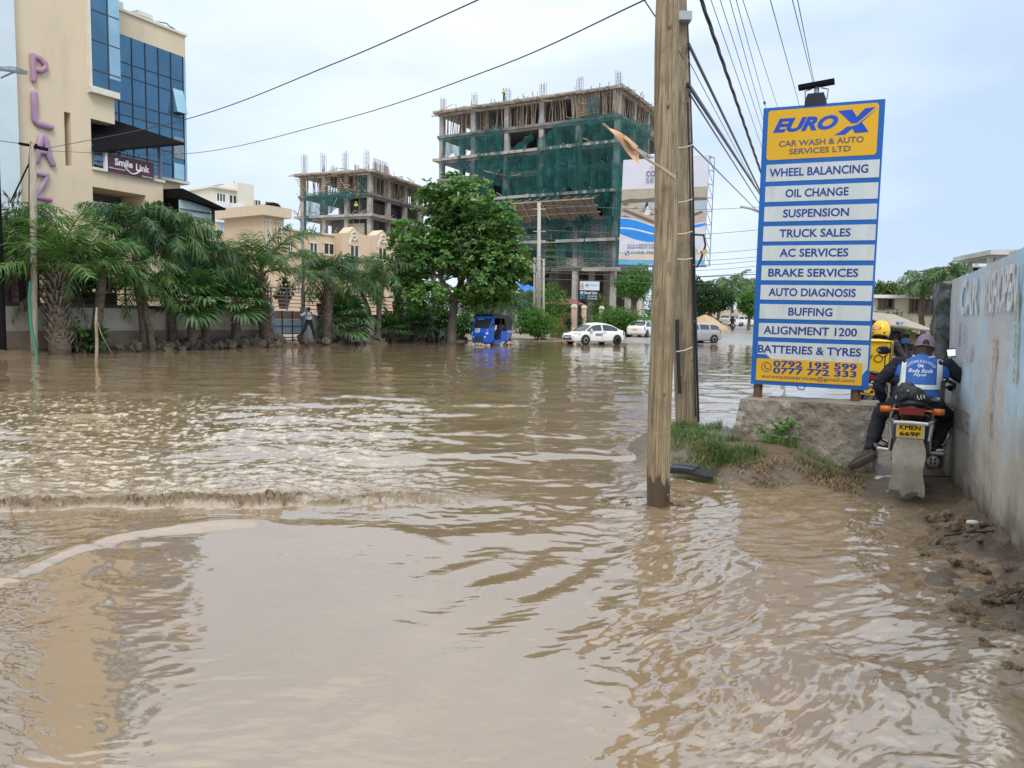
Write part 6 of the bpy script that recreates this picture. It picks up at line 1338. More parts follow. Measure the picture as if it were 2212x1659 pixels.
q = MB(); c = D.pt(du_(1257), .13, dz(617)); q.add([c+D.u*a+Vector((0,0,b_)) for a, b_ in ((-.13,-.26),(.14,-.26),(.12,-.05),(.08,.16),(0,.22),(-.1,.16),(-.14,-.04))], [tuple(range(7))]); obj('portrait_print', q, Mt('skin_print', (.45,.30,.23), .6, .2, 6), tpn)
q = MB(); text(q, 'Elfi Dental Care', D.pt(du_(1271), .12, dz(632.5)), D.u, (0,0,1), 1.28, .21, .02, .25, .01); text(q, '0713 947 479', D.pt(du_(1279), .12, dz(640)), D.u, (0,0,1), .72, .10, .02, 0, .01); text(q, '0709 261 888', D.pt(du_(1279), .12, dz(645)), D.u, (0,0,1), .72, .10, .02, 0, .01); obj('lettering', q, Mt('pale_ink', (.62,.72,.76), .5, .05), bpn)
q = MB(); c = D.pt(du_(1258), .135, dz(641.5)); q.tube([c+D.u*a*.16+Vector((0,0,b_*.16)) for a, b_ in ((-.7,-1),(-.9,.2),(-.6,.9),(0,.6),(.6,.9),(.9,.2),(.7,-1),(.3,-.1),(-.3,-.1),(-.7,-1))], .018, 4); obj('tooth_mark', q, Mt('tooth_blue', (.08,.45,.65), .5, .05), bpn)
q = MB(); a = D.pt(du_(1249.5), -.03, 0); q.bar(Vector((a.x, a.y, T(a.x, a.y)-.2)), Vector((a.x, a.y, dz(607))), .07); obj('post', q, darkmetal, ds)
for k, (px, y0, w_, d_, lb) in enumerate(((1240, 657, 12, 60, 'larger cream gate pillar left of the dental board post'), (1261, 659, 10, 64, 'smaller cream gate pillar right of the dental board post'), (1299, 661, 9, 67, 'cream gate pillar among the shrubs right of the board'))):
    b = gr(px, d_); h = P(px, y0, d_).z-b.z; r = w_/2/1650*d_; t = thing('gate_pillar', lb, 'pillar', b, 'cream gate pillars'); q = MB(); q.box((b.x-r, b.y-r, b.z-.2), (b.x+r, b.y+r, b.z+h*.9)); obj('shaft', q, peach, t); q = MB(); q.box((b.x-r*1.25, b.y-r*1.25, b.z+h*.9+.003), (b.x+r*1.25, b.y+r*1.25, b.z+h*.96)); q.box((b.x-r*.8, b.y-r*.8, b.z+h*.96), (b.x+r*.8, b.y+r*.8, b.z+h)); obj('cap', q, cream_trim, t)
b = gr(1208, 63); q = MB(); zt_ = P(1208, 676, 63).z; q.box((P(1195, 690, 63).x, 62.9, b.z-.2), (P(1238, 690, 63).x, 63.1, zt_)); solo('brick_wall', q, Mt('red_wall', (.27,.10,.07), .85, .15, 2), 'low red wall between the hedge bush and the gate pillar', 'wall')
q = MB(); D2 = Fac(P(1215, 690, 70).xy, 90); ua, ub = D2.uz(1165, 650)[0], D2.uz(1263, 650)[0]; z0, z1 = P(1215, 659, 70).z, P(1215, 644, 70).z
t = thing('red_roof_shed', 'low open building with a dull red roof behind the gate pillars', 'shed', (D2.pt((ua+ub)/2, -2, 0).x, 72, T(P(1215,690,70).x, 72)))
q.hexa([D2.pt(ua, .6, z0), D2.pt(ub, .6, z0), D2.pt(ub-.8, -4, z1), D2.pt(ua+.8, -4, z1), D2.pt(ua, .6, z0+.08), D2.pt(ub, .6, z0+.08), D2.pt(ub-.8, -4, z1+.08), D2.pt(ua+.8, -4, z1+.08)]); obj('roof', q, red_roof, t)
q = MB(); D2.box(q, ua+.3, ub-.3, -3.5, -3.3, .3, z0); D2.box(q, ua+.3, ub-.3, -.2, 0, .3, z0-1.1); obj('wall', q, Mt('shed_dark', (.07,.065,.06), .9, .3), t)
q = MB()
for k in range(5): u = ua+.3+(ub-ua-.6)*k/4; D2.box(q, u-.07, u+.07, -.3, -.12, .3, z0)
obj('post', q, terracotta, t)
q = MB(); D3 = Fac(P(1125, 690, 68).xy, 88); a = D3.uz(1101, 614); b_ = D3.uz(1156, 620)
q.grid(lambda s, t_: D3.pt(a[0]+(b_[0]-a[0])*s, 1.2-2.6*t_, P(1125, 622, 68).z+.55*t_-.35*s+.07*sin(s*19)+.05*sin(t_*6+s*9)), 30, 8)
for k in range(3): u = a[0]+(b_[0]-a[0])*k/2; D3.box(q, u-.05, u+.05, -.2, -.1, .3, P(1125, 621, 68).z-.1)
solo('tarpaulin', q, Mt('blue_tarpaulin', (.02,.17,.55), .45, .15, 2), 'bright blue tarpaulin awning glimpsed right of the almond tree', 'tarpaulin', smooth=True)
for px, y0, d, r, lb in ((1165, 438, 62, .17, 'tallest concrete post before the netted building'), (1155, 556, 63, .09, 'thin concrete post left of the tallest one'), (1175, 560, 61, .10, 'short concrete post right of the tallest one')):
    b = gr(px, d); q = MB(); q.tube([b-Vector((0,0,.3)), P(px-.5, y0, d)], [r, r*.8], 8)
    if y0 < 500:
        for y in (452, 500, 560, 590): c = P(px, y, d); q.bar(c-Vector((.5,0,0)), c+Vector((.5,0,0)), .07)
    solo('concrete_post', q, Mt('pale_post', (.42,.40,.36), .85, .1, 2) if y0 < 500 else bpy.data.materials['pale_post'], lb, 'post', 'concrete posts by the junction', smooth=True)
q = MB(); F_ = Fac(P(1610, 690, 140).xy, 95); f_u = lambda px: F_.uz(px, 670)[0]; f_z = lambda py: F_.uz(1600, py)[1]; F_.box(q, f_u(1540), f_u(1680), -8, 0, .5, f_z(668)); solo('distant_house', q, Mt('far_cream', (.48,.42,.30), .9, .1), 'cream house half hidden by trees at the far end of the road', 'house')
q = MB(); c = gr(1523, 84); q.lathe([(3.4,-.3),(2.0,.7),(.9,1.5),(.1,1.8)], c, 14); solo('sand_heap', q, Mt('sand', (.46,.33,.20), .95, .12, 2), 'heap of yellow sand behind the silver car', 'heap', smooth=True)
# ================================================================== mound: grass, straw, scrap, weed; muddy bank
grass = leafmat('grass_blade', (.035,.085,.02), (.12,.19,.05), (.30,.25,.12)); straw = leafmat('straw', (.085,.055,.032), (.34,.25,.14), None, .8, .1)
rs = np.random.RandomState(17)
def blades(pos, h, lean, w, n_):
    n_ = len(pos); a = rs.uniform(0, 2*PI, n_); d = np.stack([np.cos(a), np.sin(a), 0*a], 1); s = np.stack([-np.sin(a), np.cos(a), 0*a], 1); up_ = np.array([0,0,1.]); h = h.reshape(-1,1); lean = lean.reshape(-1,1)
    m1 = pos + up_*h*.6 + d*h*lean*.35; tip = pos + up_*h*(1-.35*lean) + d*h*lean
    V = np.stack([pos-s*w, pos+s*w, m1+s*w*.8, tip, m1-s*w*.8], 1).reshape(-1, 3); b = np.arange(n_)*5
    q = MB(); o = 0; q.v = [tuple(x) for x in V.tolist()]
    q.f = [t for k in b.tolist() for t in ((k,k+1,k+2,k+4), (k+4,k+2,k+3))]; q.mi = [0]*len(q.f); q.sm = [False]*len(q.f); return q
def scat(px0, px1, y0, y1, n_, gain=1.5):
    pts = []
    while len(pts) < n_:
        px, py = rs.uniform(px0, px1), rs.uniform(y0, y1); p = G(px, py, .22)
        if float(fbm(np.array(p.x*1.7), np.array(p.y*1.7), 3, 3))*gain + .25 > rs.rand()*1.0: pts.append((p.x, p.y, T(p.x, p.y)-.01))
    return np.array(pts)
g1 = np.concatenate([scat(1440, 1560, 915, 985, 3000, .6), scat(1540, 1700, 940, 985, 2200, .8), scat(1690, 1850, 965, 995, 500, 1), scat(1440, 1560, 985, 1030, 700), scat(1500, 1640, 950, 990, 900, .5)])
struct('grass', blades(g1, rs.uniform(.03, .15, len(g1)), rs.uniform(.2, 1.3, len(g1)), .0028, 0), grass, kind='stuff')
g2 = np.concatenate([scat(1540, 1860, 985, 1070, 5200, .5), scat(1490, 1640, 1000, 1075, 1800, .5), scat(1440, 1560, 950, 1000, 900, .5), scat(1390, 1420, 990, 1010, 200)])
struct('dry_grass', blades(g2, rs.uniform(.02, .085, len(g2)), rs.uniform(1.3, 3.4, len(g2)), .0034, 0), straw, kind='stuff')
c = G(1668, 945, .3); rs2 = np.random.RandomState(4); q = MB(); n = 70; pos = np.array(c)+rs2.normal(size=(n,3))*np.array([.10,.05,.07])+np.array([0,-.12,.05]); leaves(q, pos, rs2.normal(size=(n,3))+np.array([0,-.5,.2]), np.tile([0,-.6,1.],(n,1))+rs2.normal(0,.3,(n,3)), .07*np.ones(n), .055*np.ones(n), .1, True); n = 12; pos = np.array(c)+np.array([.12,-.12,.17])+rs2.normal(size=(n,3))*np.array([.03,.02,.04]); leaves(q, pos, rs2.normal(size=(n,3)), np.tile([0,-.6,1.],(n,1)), .07*np.ones(n), .055*np.ones(n), .1, True)
q2 = MB(); q2.tube([c+Vector((0,0,-.12)), c+Vector((.06,-.1,.05)), c+Vector((.13,-.12,.20))], .006, 5); t = thing('weed_plant', 'small bright green weed growing against the concrete block', 'plant', c); obj('stem', q2, olive, t); obj('leaves', q, hedgeleaf, t)
# scrap of tyre tread lying on the mound
a, b_ = G(1447, 1000, .16), G(1545, 1012, .16); dx = (b_-a).normalized(); dy = Vector((-dx.y, dx.x, 0)); L_ = (b_-a).length
sc = thing('tyre_scrap', 'flat black strip of old tyre tread lying beside the near pole', 'scrap', a)
tz_ = lambda p: T(p.x, p.y)
q = MB(); top_ = lambda s, t_: (lambda p: Vector((p.x, p.y, max(tz_(p), .06)+.035+.012*sin(s*5)+.02*t_)))(a+dx*L_*s+dy*(.22*t_-.04)); q.grid(top_, 20, 5); q.grid(lambda s, t_: top_(s, 0)-Vector((0,0,.035*t_)), 20, 1); obj('tread_base', q, rubber, sc, True)
q = MB()
for k in range(7):
    for j in range(2): p0 = top_(.02+k*.075, .06+.5*j); p1 = top_(.05+k*.075, .42+.5*j); q.bar(p0+Vector((0,0,.012)), p1+Vector((0,0,.012)), .045, .022)
obj('tread_block', q, Mt('worn_rubber', (.045,.047,.055), .6, .2), sc)
# mud clods on the bank by the wall, and scraps
clod = Mt('mud_clod', (.27,.19,.125), .9, .3, 9, (.13,.09,.06), .5, .7, bmp=.8)
def clod_mesh(seed):
    r_ = np.random.RandomState(seed); q = MB()
    for k in range(9): a = r_.uniform(.25, .6); q.ball(tuple(r_.normal(size=3)*np.array([.5,.45,.18])), (a, a*r_.uniform(.7,1.2), a*.7), 9, 7)
    me = refine(q, .075, 1, 'mud_clod', clod); co = np.zeros(len(me.vertices)*3); me.vertices.foreach_get('co', co); co = co.reshape(-1,3); no = np.zeros(len(me.vertices)*3); me.vertices.foreach_get('normal', no); no = no.reshape(-1,3)
    co += no*(.16*fbm(co[:,0]*2.4+seed, co[:,1]*2.4+co[:,2]*1.9, 4, seed))[:,None]; me.vertices.foreach_set('co', co.ravel()); me.update(); return me
cm = [clod_mesh(k) for k in range(5)]
for k, (px, py, s_) in enumerate(((2060, 1140, .12), (2030, 1165, .085), (2082, 1130, .08), (2055, 1185, .06), (2090, 1215, .07), (2120, 1225, .05), (2085, 1310, .085), (2100, 1330, .05), (2150, 1250, .06), (2175, 1265, .07), (2140, 1300, .05), (2190, 1300, .07), (2160, 1345, .04), (2200, 1400, .06), (2130, 1385, .035), (2015, 1120, .045), (2180, 1430, .04), (2110, 1180, .045), (2150, 1180, .05), (2000, 1190, .03), (2060, 1270, .03), (2185, 1230, .05), (2205, 1270, .06), (2128, 1150, .05))):
    p = G(px, py, .03); o = bpy.data.objects.new('mud_clod', cm[k % 5]); C.objects.link(o); o.location = (p.x, p.y, max(0, T(p.x, p.y))+s_*.12); o.rotation_euler = (0, 0, k*1.7); o.scale = (s_,)*3; tag(o, 'lump of brown mud on the wet bank beside the painted wall', 'mud clod', 'mud clods by the painted wall')
def debris(label, px, py, pts, r, mat, name='twig'):
    c = G(px, py, .04); q = MB()
    for pl in pts: q.tube([c+Vector((x, y, T(c.x+x, c.y+y)+z if 0 else z)) for x, y, z in pl], [r]+[r*.8]*(len(pl)-2)+[r*.4], 5)
    return solo(name, q, mat, label, 'debris', smooth=True)
debris('dark dry palm stalk with drooping strands at the right picture edge', 2185, 1310, [[(.30,.12,.09),(.12,.06,.08),(.0,.03,.06),(-.06,-.02,.0)], [(.12,.06,.08),(.02,-.02,.05),(-.02,-.07,.0)], [(.28,-.12,.07),(.1,-.14,.06),(.0,-.17,.03),(-.02,-.24,-.01)], [(.12,.06,.08),(.03,.07,.06),(-.05,.09,.01)]], .009, Mt('dry_stalk', (.07,.045,.035), .8, .3))
debris('thin black wire lying in the mud between the clods', 2100, 1165, [[(-.22,-.03,.03),(-.05,-.01,.05),(.12,.03,.05),(.25,.06,.06)]], .008, plastic)
debris('straight black stick lying along the foot of the wall', 2015, 1038, [[(-.12,.05,.03),(.05,0,.04),(.2,-.02,.05)]], .008, plastic)
q = MB(); c = G(2100, 1134, .08); q.ball(c+Vector((0,0,.02)), (.05,.03,.018), 8, 5); solo('paper_scrap', q, Mt('paper', (.60,.60,.57), .8, .1), 'crumpled white paper scrap on the mud by the wall', 'litter')
q = MB(); c = G(1775, 932, .25); q = MB(); c = G(1696, 1038, .12); c.z = T(c.x, c.y); q.grid(lambda s, t_: c+Vector((.15*s-.1, .10*t_, .015+.012*sin(9*s+5*t_)+.02*sin(4*s)*t_)), 10, 6); solo('plastic_scrap', q, Mt('grey_plastic_bag', (.12,.115,.11), .4, .3), 'torn grey plastic bag on the edge of the mound', 'litter', smooth=True)
q = MB(); c = G(1553, 1058, .05); q.grid(lambda s, t_: c+Vector((.10*s, .05*t_, .05+.03*sin(7*s)-.05*s)), 8, 3); solo('cloth_scrap', q, Mt('teal_cloth', (.03,.17,.14), .7, .2), 'small teal rag at the water edge of the mound', 'litter', smooth=True)
q = MB(); c = G(1405, 1085, 0)
for k in range(16): a = rs.uniform(0, 6.28); r_ = rs.uniform(.12, .36); p = c+Vector((cos(a)*r_*1.3, sin(a)*r_*.5, .0)); q.ball(p, (rs.uniform(.008,.02), rs.uniform(.008,.016), .012), 6, 4); q.tube([p, p+Vector((rs.uniform(-.08,.08), rs.uniform(-.04,.04), .012))], .004, 4)
solo('floating_leaf_litter', q, Mt('leaf_litter', (.07,.045,.03), .8, .3), 'dark leaf litter gathered round the foot of the near pole', 'debris')
# ================================================================== vehicles (built along +x, then placed)
whitecar = Mt('white_car_paint', (.74,.74,.72), .25, .03, 1, (.55,.50,.43), .62, .85, 1.5); silvercar = Mt('silver_car_paint', (.42,.43,.46), .3, .05, 1, metal=.4); greycar = Mt('grey_car_paint', (.07,.075,.08), .3, .1)
carglass = Mt('car_glass', (.03,.035,.038), .05, .2, 1, spec=.8); tyre = Mt('tyre', (.022,.021,.020), .8, .2, 5, (.10,.08,.06), .55, .8); rim = Mt('silver_rim', (.55,.55,.55), .4, .1, metal=.6); rimdark = Mt('steel_rim', (.09,.085,.08), .5, .2, metal=.4)
lampglass = Mt('headlamp', (.55,.58,.60), .1, .1, metal=.3); tailred = Mt('tail_lamp', (.16,.014,.012), .2, .1); amber = Mt('amber_lens', (.50,.12,.012), .2, .25, 30); trimblack = Mt('trim_black', (.02,.02,.021), .5, .1)
platewhite = Mt('plate_white', (.62,.62,.60), .5, .05); plateyel = Mt('plate_yellow', (.80,.50,.02), .45, .05); plateink = Mt('plate_ink', (.012,.012,.012), .5, .1)
def wheel(par, x, y, r, w, rmat):
    s = 1 if y > 0 else -1; o = y
    q = MB(); q.lathe([(r*.62, -w/2), (r*.94, -w/2), (r, -w*.3), (r, w*.3), (r*.94, w/2), (r*.62, w/2)], (x, o, r), 22, 'y'); t = obj('wheel', q, tyre, par, True)
    q = MB(); q.lathe([(r*.64, -w*.40), (r*.60, -w*.46), (r*.2, -w*.30), (.02, -w*.34)] if s < 0 else [(.02, w*.34), (r*.2, w*.30), (r*.60, w*.46), (r*.64, w*.40)], (x, o, r), 20, 'y')
    for k in range(7): a = 2*PI*k/7; q.bar((x+.04*cos(a), o+s*w*.40, r+.04*sin(a)), (x+r*.58*cos(a), o+s*w*.46, r+r*.58*sin(a)), .05, .03, up=(0,1,0))
    obj('rim', q, rmat, t, True)
def car(name, label, loc, hd, paint, L_=4.35, Wd=1.69, Ht=1.47, kind='sedan', rims=(None, None), plate='', group=None, platem=None, decal=False):
    """body from lofted sections, glass house with painted roof and pillars"""
    t = thing(name, label, 'car', (0,0,0), group); h2 = Wd/2; f, r_ = L_/2, -L_/2; k = Ht/1.47
    if kind == 'sedan': st = [(f, .34,.56,.62), (f-.05,.22,.66,.80), (f-.25,.19,.72,.93), (f-.75,.18,.86,.985), (f-1.0,.18,.91,1), (f-1.9,.18,.93,1), (0-.5,.18,.95,1), (r_+1.15,.18,.985,1), (r_+.65,.19,1.0,.985), (r_+.25,.22,.98,.95), (r_+.06,.28,.94,.86), (r_,.38,.86,.70)]; roof = (.60, r_+1.12); base = (f-.84, r_+.36)
    else: st = [(f,.34,.60,.66), (f-.05,.22,.72,.84), (f-.25,.19,.80,.94), (f-.7,.18,.90,.985), (f-1.1,.18,.96,1), (f-1.8,.18,.98,1), (-.5,.18,1.0,1), (r_+.7,.18,1.02,1), (r_+.25,.22,1.02,.985), (r_+.07,.28,1.0,.93), (r_,.36,.92,.84)]; roof = (.55, r_+.45); base = (f-.98, r_+.09)
    q = MB(); rings = []
    for x, zl, zt_, w in st:
        zt_ *= k; w *= h2; hh = zt_-zl; pr = [(0, zl), (.80*w, zl), (.96*w, zl+.10*hh), (1.0*w, zl+.42*hh), (1.0*w, zl+.62*hh), (.97*w, zl+.82*hh), (.90*w, zl+.95*hh), (.72*w, zl+hh), (0, zl+hh*1.015)]
        rings.append([(x, y, z) for y, z in pr] + [(x, -y, z) for y, z in pr[-2:0:-1]])
    n = len(rings[0]); q.add([p for r in rings for p in r], [(i*n+j, (i+1)*n+j, (i+1)*n+(j+1) % n, i*n+(j+1) % n) for i in range(len(rings)-1) for j in range(n)] + [tuple(range(n)), tuple(range((len(rings)-1)*n, len(rings)*n))[::-1]])
    obj('body', refine(q, .045, 9, 'car_body', paint), None, t)
    zb = (.90 if kind == 'sedan' else .97)*k; wb, wr = h2*.945, h2*.70; b0, b1 = base; r0, r1 = roof; B = [(b0, 0), (b0-.30, 0)]; xm = -.12 if kind == 'sedan' else -.02
    if kind == 'sedan': cz = [(b0, zb+.01), (b0-.30, .77*Ht), (r0+.08, .91*Ht), (r0-.25, .975*Ht), (-.15, Ht), (r1+.40, .985*Ht), (r1+.02, .935*Ht), (r1-.35, .82*Ht), (b1, zb+.07)]
    else: cz = [(b0, zb+.01), (b0-.30, .80*Ht), (r0+.08, .935*Ht), (r0-.25, .985*Ht), (-.3, Ht), (r1+.25, .985*Ht), (r1, .955*Ht), (r1-.16, .86*Ht), (b1, zb+.02)]
    nx = 60; xs = [b0+(b1-b0)*i_/nx for i_ in range(nx+1)]; zs = np.interp([-x for x in xs], [-c[0] for c in cz], [c[1] for c in cz]); zs[1:-1] = (zs[:-2]+2*zs[1:-1]+zs[2:])/4
    prof = [(0, h_) for h_ in (0, .10, .3, .5, .7, .88, 1)] + [(1, c_) for c_ in (.06, .16, .4, .7, 1)]
    def pt(x, z, a): tap = 1 - .14*max(0, (x-b0+.5)/.5)**2 - .12*max(0, (b1+.4-x)/.4)**2; kk, v_ = a; hgt = max(z-.045-zb, .002); return (wb+(wr-wb)*(v_**1.15)*min(1, hgt/.45))*tap if kk == 0 else (wb+(wr-wb)*min(1, hgt/.45))*tap*(1-v_), zb-.03+hgt*v_ if kk == 0 else zb-.03+hgt+.075*(1-(1-v_)**2)
    gl, sh_ = MB(), MB()
    for i_ in range(nx):
        x = (xs[i_]+xs[i_+1])/2; z = (zs[i_]+zs[i_+1])/2
        for a, b_ in zip(prof, prof[1:]):
            if a[0] == 0 and b_[0] == 0: hm = (a[1]+b_[1])/2; g_ = .10 < hm < .88 and z-zb > .17 and abs(x-xm) > .05 and x > b1+(.34 if kind == 'sedan' else .22) and (kind == 'sedan' or abs(x-xm+.95) > .05) and x < b0-.22
            elif a[0] == 0: g_ = False
            else: hm = (a[1]+b_[1])/2; g_ = hm > .10 and (r0+.10 < x < b0-.04 or b1+.05 < x < r1-.02)
            for s_ in (1, -1):
                P4 = [(xx, s_*pt(xx, zz_, c_)[0]*(1.0), pt(xx, zz_, c_)[1]) for xx, zz_, c_ in ((xs[i_], zs[i_], a), (xs[i_+1], zs[i_+1], a), (xs[i_+1], zs[i_+1], b_), (xs[i_], zs[i_], b_))]
                (gl if g_ else sh_).add(P4, [(0,1,2,3)] if s_ < 0 else [(3,2,1,0)])
    gh = obj('glass_house', gl, carglass, t, True); obj('cabin_shell', sh_, paint, t, True)
    q = MB()
    for x in (xm-.16, xm+.92): 
        for s in (1, -1): q.bar((x-.09, s*h2*1.0, .80*k), (x+.09, s*h2*1.0, .80*k), .035, .03)
    for s in (1, -1): 
        for x in (xm, xm+1.05): q.bar((x, s*h2*1.0, .30), (x, s*h2*.995, .86*k), .012, .012)
    obj('door_handle', q, trimblack if kind == 'sedan' else paint, t)
    for s in (1, -1):
        q = MB(); q.ball((B[1][0]-.1, s*(h2+.10), zb+.08), (.06,.11,.07), 8, 6); obj('mirror', q, paint, t, True)
        q = MB(); q.prism([(f-.12, s*h2*.62, .62*k), (f-.42, s*h2*.965, .66*k), (f-.52, s*h2*.965, .78*k), (f-.16, s*h2*.66, .74*k)], (.05, s*.02, .01)); obj('headlight', q, lampglass, t)
        q = MB(); zt0, zt1 = ((.62,.90) if kind == 'sedan' else (.72,1.0)); q.prism([(r_+.10, s*h2*.55, zt0*k), (r_+.26, s*h2*.97, zt0*k+.02), (r_+.30, s*h2*.955, zt1*k), (r_+.08, s*h2*.60, zt1*k-.02)], (-.05, s*.02, .0)); obj('taillight', q, tailred, t)
        for xw in (f-.86, r_+.80): q = MB(); q.lathe([(.02, 0), (.355, 0), (.355, .02*s), (.02, .02*s)], (xw, s*(h2*.992), .33), 20, 'y'); obj('wheel_arch', q, trimblack, t)
    for i, xw in enumerate((f-.86, r_+.80)):
        for s in (1, -1): wheel(t, xw, s*(h2-.06), .305, .20, rims[i] or rim)
    q = MB(); q.bar((f-.01, -.42, .40), (f-.01, .42, .40), .10, .16); q.bar((f-.02, -.36, .585), (f-.02, .36, .585), .07, .05); obj('grille', q, trimblack, t)
    for s, x, z, m_ in ((1, f+.035, .47, platewhite), (-1, r_-.025, .68 if kind == 'sedan' else .74, platem or platewhite)):
        q = MB(); q.bar((x, -.24, z*k), (x, .24, z*k), .02, .11); pl = obj('number_plate', q, m_, t)
        if plate: q = MB(); text(q, plate, (x+s*.012, 0, z*k), (0, s, 0), (0,0,1), .40, .075, .02, 0, .002); obj('plate_lettering', q, plateink, pl)
    if decal: q = MB(); q.box((xm+.05, h2*1.0, .58), (xm+.62, h2*1.0+.006, .76)); obj('door_sticker', q, Mt('sticker', (.22,.22,.24), .5, .2, 9), t)
    t.location = loc; t.rotation_euler = (0, 0, R(hd)); return t
p = gr(1283, 51); p.z = max(p.z, -.02); car('saloon_car', 'white saloon car in three-quarter front view at the water edge, dark door sticker', p, 212, whitecar, 4.3, rims=(rim, rimdark), decal=True)
p = gr(1390, 66); car('saloon_car', 'white saloon car seen from behind with a yellow number plate, left of the poles', p, 62, whitecar, 4.4, 1.7, 1.47, platem=plateyel)
p = gr(1498, 57); car('estate_car', 'silver estate car half hidden by the wooden poles', p, 203, silvercar, 4.2, 1.7, 1.53, 'wagon')
p = gr(1578, 118); car('suv', 'white off-road car seen from behind far down the road', p, 50, whitecar, 4.6, 1.85, 1.8, 'wagon')
p = gr(1612, 125); car('suv', 'white car parked nose to the blue sign post far down the road', p, 20, whitecar, 4.6, 1.8, 1.75, 'wagon')
p = gr(1530, 112); car('saloon_car', 'dark grey car in the shade of the far dark tree', p, 30, greycar, 4.4, 1.7, 1.5)
# blue three-wheeled taxi
bajblue = Mt('tuktuk_blue', (.012,.085,.44), .3, .06, 1, (.02,.10,.36), .5, .8); canvas = Mt('black_canvas', (.03,.03,.034), .75, .2, 3)
t = thing('auto_rickshaw', 'blue three-wheeled taxi with black canvas hood driving through the flood', 'auto rickshaw', (0,0,0))
q = MB(); rings = []
for x, zl, zt_, w in ((1.42,.30,.86,.36), (1.36,.24,.98,.50), (1.22,.22,1.10,.58), (1.0,.22,1.14,.62), (.78,.22,1.14,.645), (.70,.22,1.12,.65)):
    rings.append([(x, -w*.9, zl), (x, w*.9, zl), (x, w, zl+.15), (x, w, zt_-.12), (x, w*.93, zt_), (x, -w*.93, zt_), (x, -w, zt_-.12), (x, -w, zl+.15)])
n = 8; q.add([p_ for r in rings for p_ in r], [(i*n+j, i*n+(j+1) % n, (i+1)*n+(j+1) % n, (i+1)*n+j)[::-1] for i in range(len(rings)-1) for j in range(n)] + [tuple(range(n))[::-1], tuple(range((len(rings)-1)*n, len(rings)*n))])
obj('front_cowl', refine(q, .03, 8, 'front_cowl', bajblue), None, t)
q = MB(); q.box((-1.35, -.68, .30), (.70, .68, .42)); q.box((-.05, .62, .42), (-.75+.0, .69, .95)); q.box((-.75, -.69, .42), (-1.38, .69, 1.02)); q.box((-.05, -.69, .42), (-.75, -.62, .95)); q.bar((.72, .66, .30), (.0, .68, .30), .1, .16); q.bar((.72, -.66, .30), (.0, -.68, .30), .1, .16)
obj('body', q, bajblue, t)
q = MB(); 
for s in (1, -1): q.bar((1.16, s*.585, 1.10), (.74, s*.60, 1.74), .075); q.bar((.74, s*.62, 1.05), (.72, s*.61, 1.72), .06)
q.bar((.76, -.60, 1.74), (.76, .60, 1.74), .16, .16); obj('cab_frame', q, bajblue, t)
q = MB(); q.hexa([(1.15,-.56,1.11),(1.15,.56,1.11),(1.13,.56,1.11),(1.13,-.56,1.11),(.78,-.57,1.70),(.78,.57,1.70),(.76,.57,1.70),(.76,-.57,1.70)]); ws = obj('windscreen', q, carglass, t)
q = MB(); text(q, 'SKEETA', (.865, -.16, 1.615), (0,1,0), (-.54,0,.84), .42, .08, .03, 0, .03); obj('sticker_lettering', q, Mt('cyan_sticker', (.20,.50,.70), .5, .05), ws)
q = MB(); q.box((1.405, -.14, .93), (1.415, .14, 1.10)) if 0 else q.hexa([(1.43,.02,.86),(1.43,-.26,.86),(1.37,-.26,.86),(1.37,.02,.86),(1.36,.02,1.08),(1.36,-.26,1.08),(1.30,-.26,1.08),(1.30,.02,1.08)]); pl = obj('number_plate', q, platewhite, t)
q = MB()
for i, s_ in enumerate(('KTWC', '480K')): text(q, s_, (1.385+.025*i, -.12, 1.02-.085*i), (0,1,0), (-.30,0,.95), .22, .06, .03, 0, .012)
obj('plate_lettering', q, plateink, pl)
for s in (1, -1):
    q = MB(); q.ball((1.30, s*.47, .80), (.10,.10,.085), 10, 8); obj('headlight', q, lampglass, t, True)
    q = MB(); q.ball((1.39, s*.38, .58), (.04,.06,.06), 8, 6); obj('fog_light', q, lampglass, t, True)
    q = MB(); q.tube([(1.0, s*.62, 1.2), (1.08, s*.78, 1.28)], .012, 5); q.ball((1.06, s*.80, 1.30), (.02,.05,.08), 8, 6); obj('mirror', q, trimblack, t, True)
q = MB(); q.box((1.425, -.25, .34), (1.435, .25, .62)); q.box((1.37, -.10, .66), (1.39, .10, .72)); obj('grille', q, Mt('dark_blue_panel', (.03,.035,.07), .5, .1), t)
def hood(s, u):   # arched canvas
    x = .90 - 2.3*s; a = PI*u; yy = cos(a); zz = sin(a); e = .68; w = .69
    top_ = 1.97 - .06*abs(s-.45)*2 - (.10*max(0, s-.85)/.15); lowz = 1.70 if s < .62 else 1.02; y = w*(abs(yy)**.45)*(1 if yy > 0 else -1); z = 1.62 + (top_-1.62)*(zz**.5) if abs(yy) < .98 else lowz
    return (x, y, z)
q = MB(); q.grid(hood, 14, 22); obj('hood', q, canvas, t, True)
q = MB(); q.box((-1.41, -.69, 1.02), (-1.38, .69, 1.72)); q.box((-1.38, .66, 1.02), (-.62, .695, 1.70)); q.box((-1.38, -.695, 1.02), (-.62, -.66, 1.70)); obj('rear_curtain', q, canvas, t)
q = MB()
for s in (1, -1): q.bar((-.02, s*.66, .9), (-.02, s*.66, 1.72), .05); q.bar((-.62, s*.67, .9), (-.62, s*.67, 1.72), .06)
obj('hood_post', q, trimblack, t)
q = MB(); q.box((-.15, -.6, .42), (.05, .6, 1.25)); q.box((-1.2, -.6, .42), (-.75, .6, .80)); q.box((-1.32, -.6, .80), (-1.15, .6, 1.3)); obj('seat', q, Mt('dark_seat', (.03,.03,.035), .6, .2), t)
q = MB(); q.box((-.80, .692, .86), (-1.30, .697, .94)); obj('side_stripe', q, Mt('stripe', (.50,.45,.40), .5, .3, 9), t)
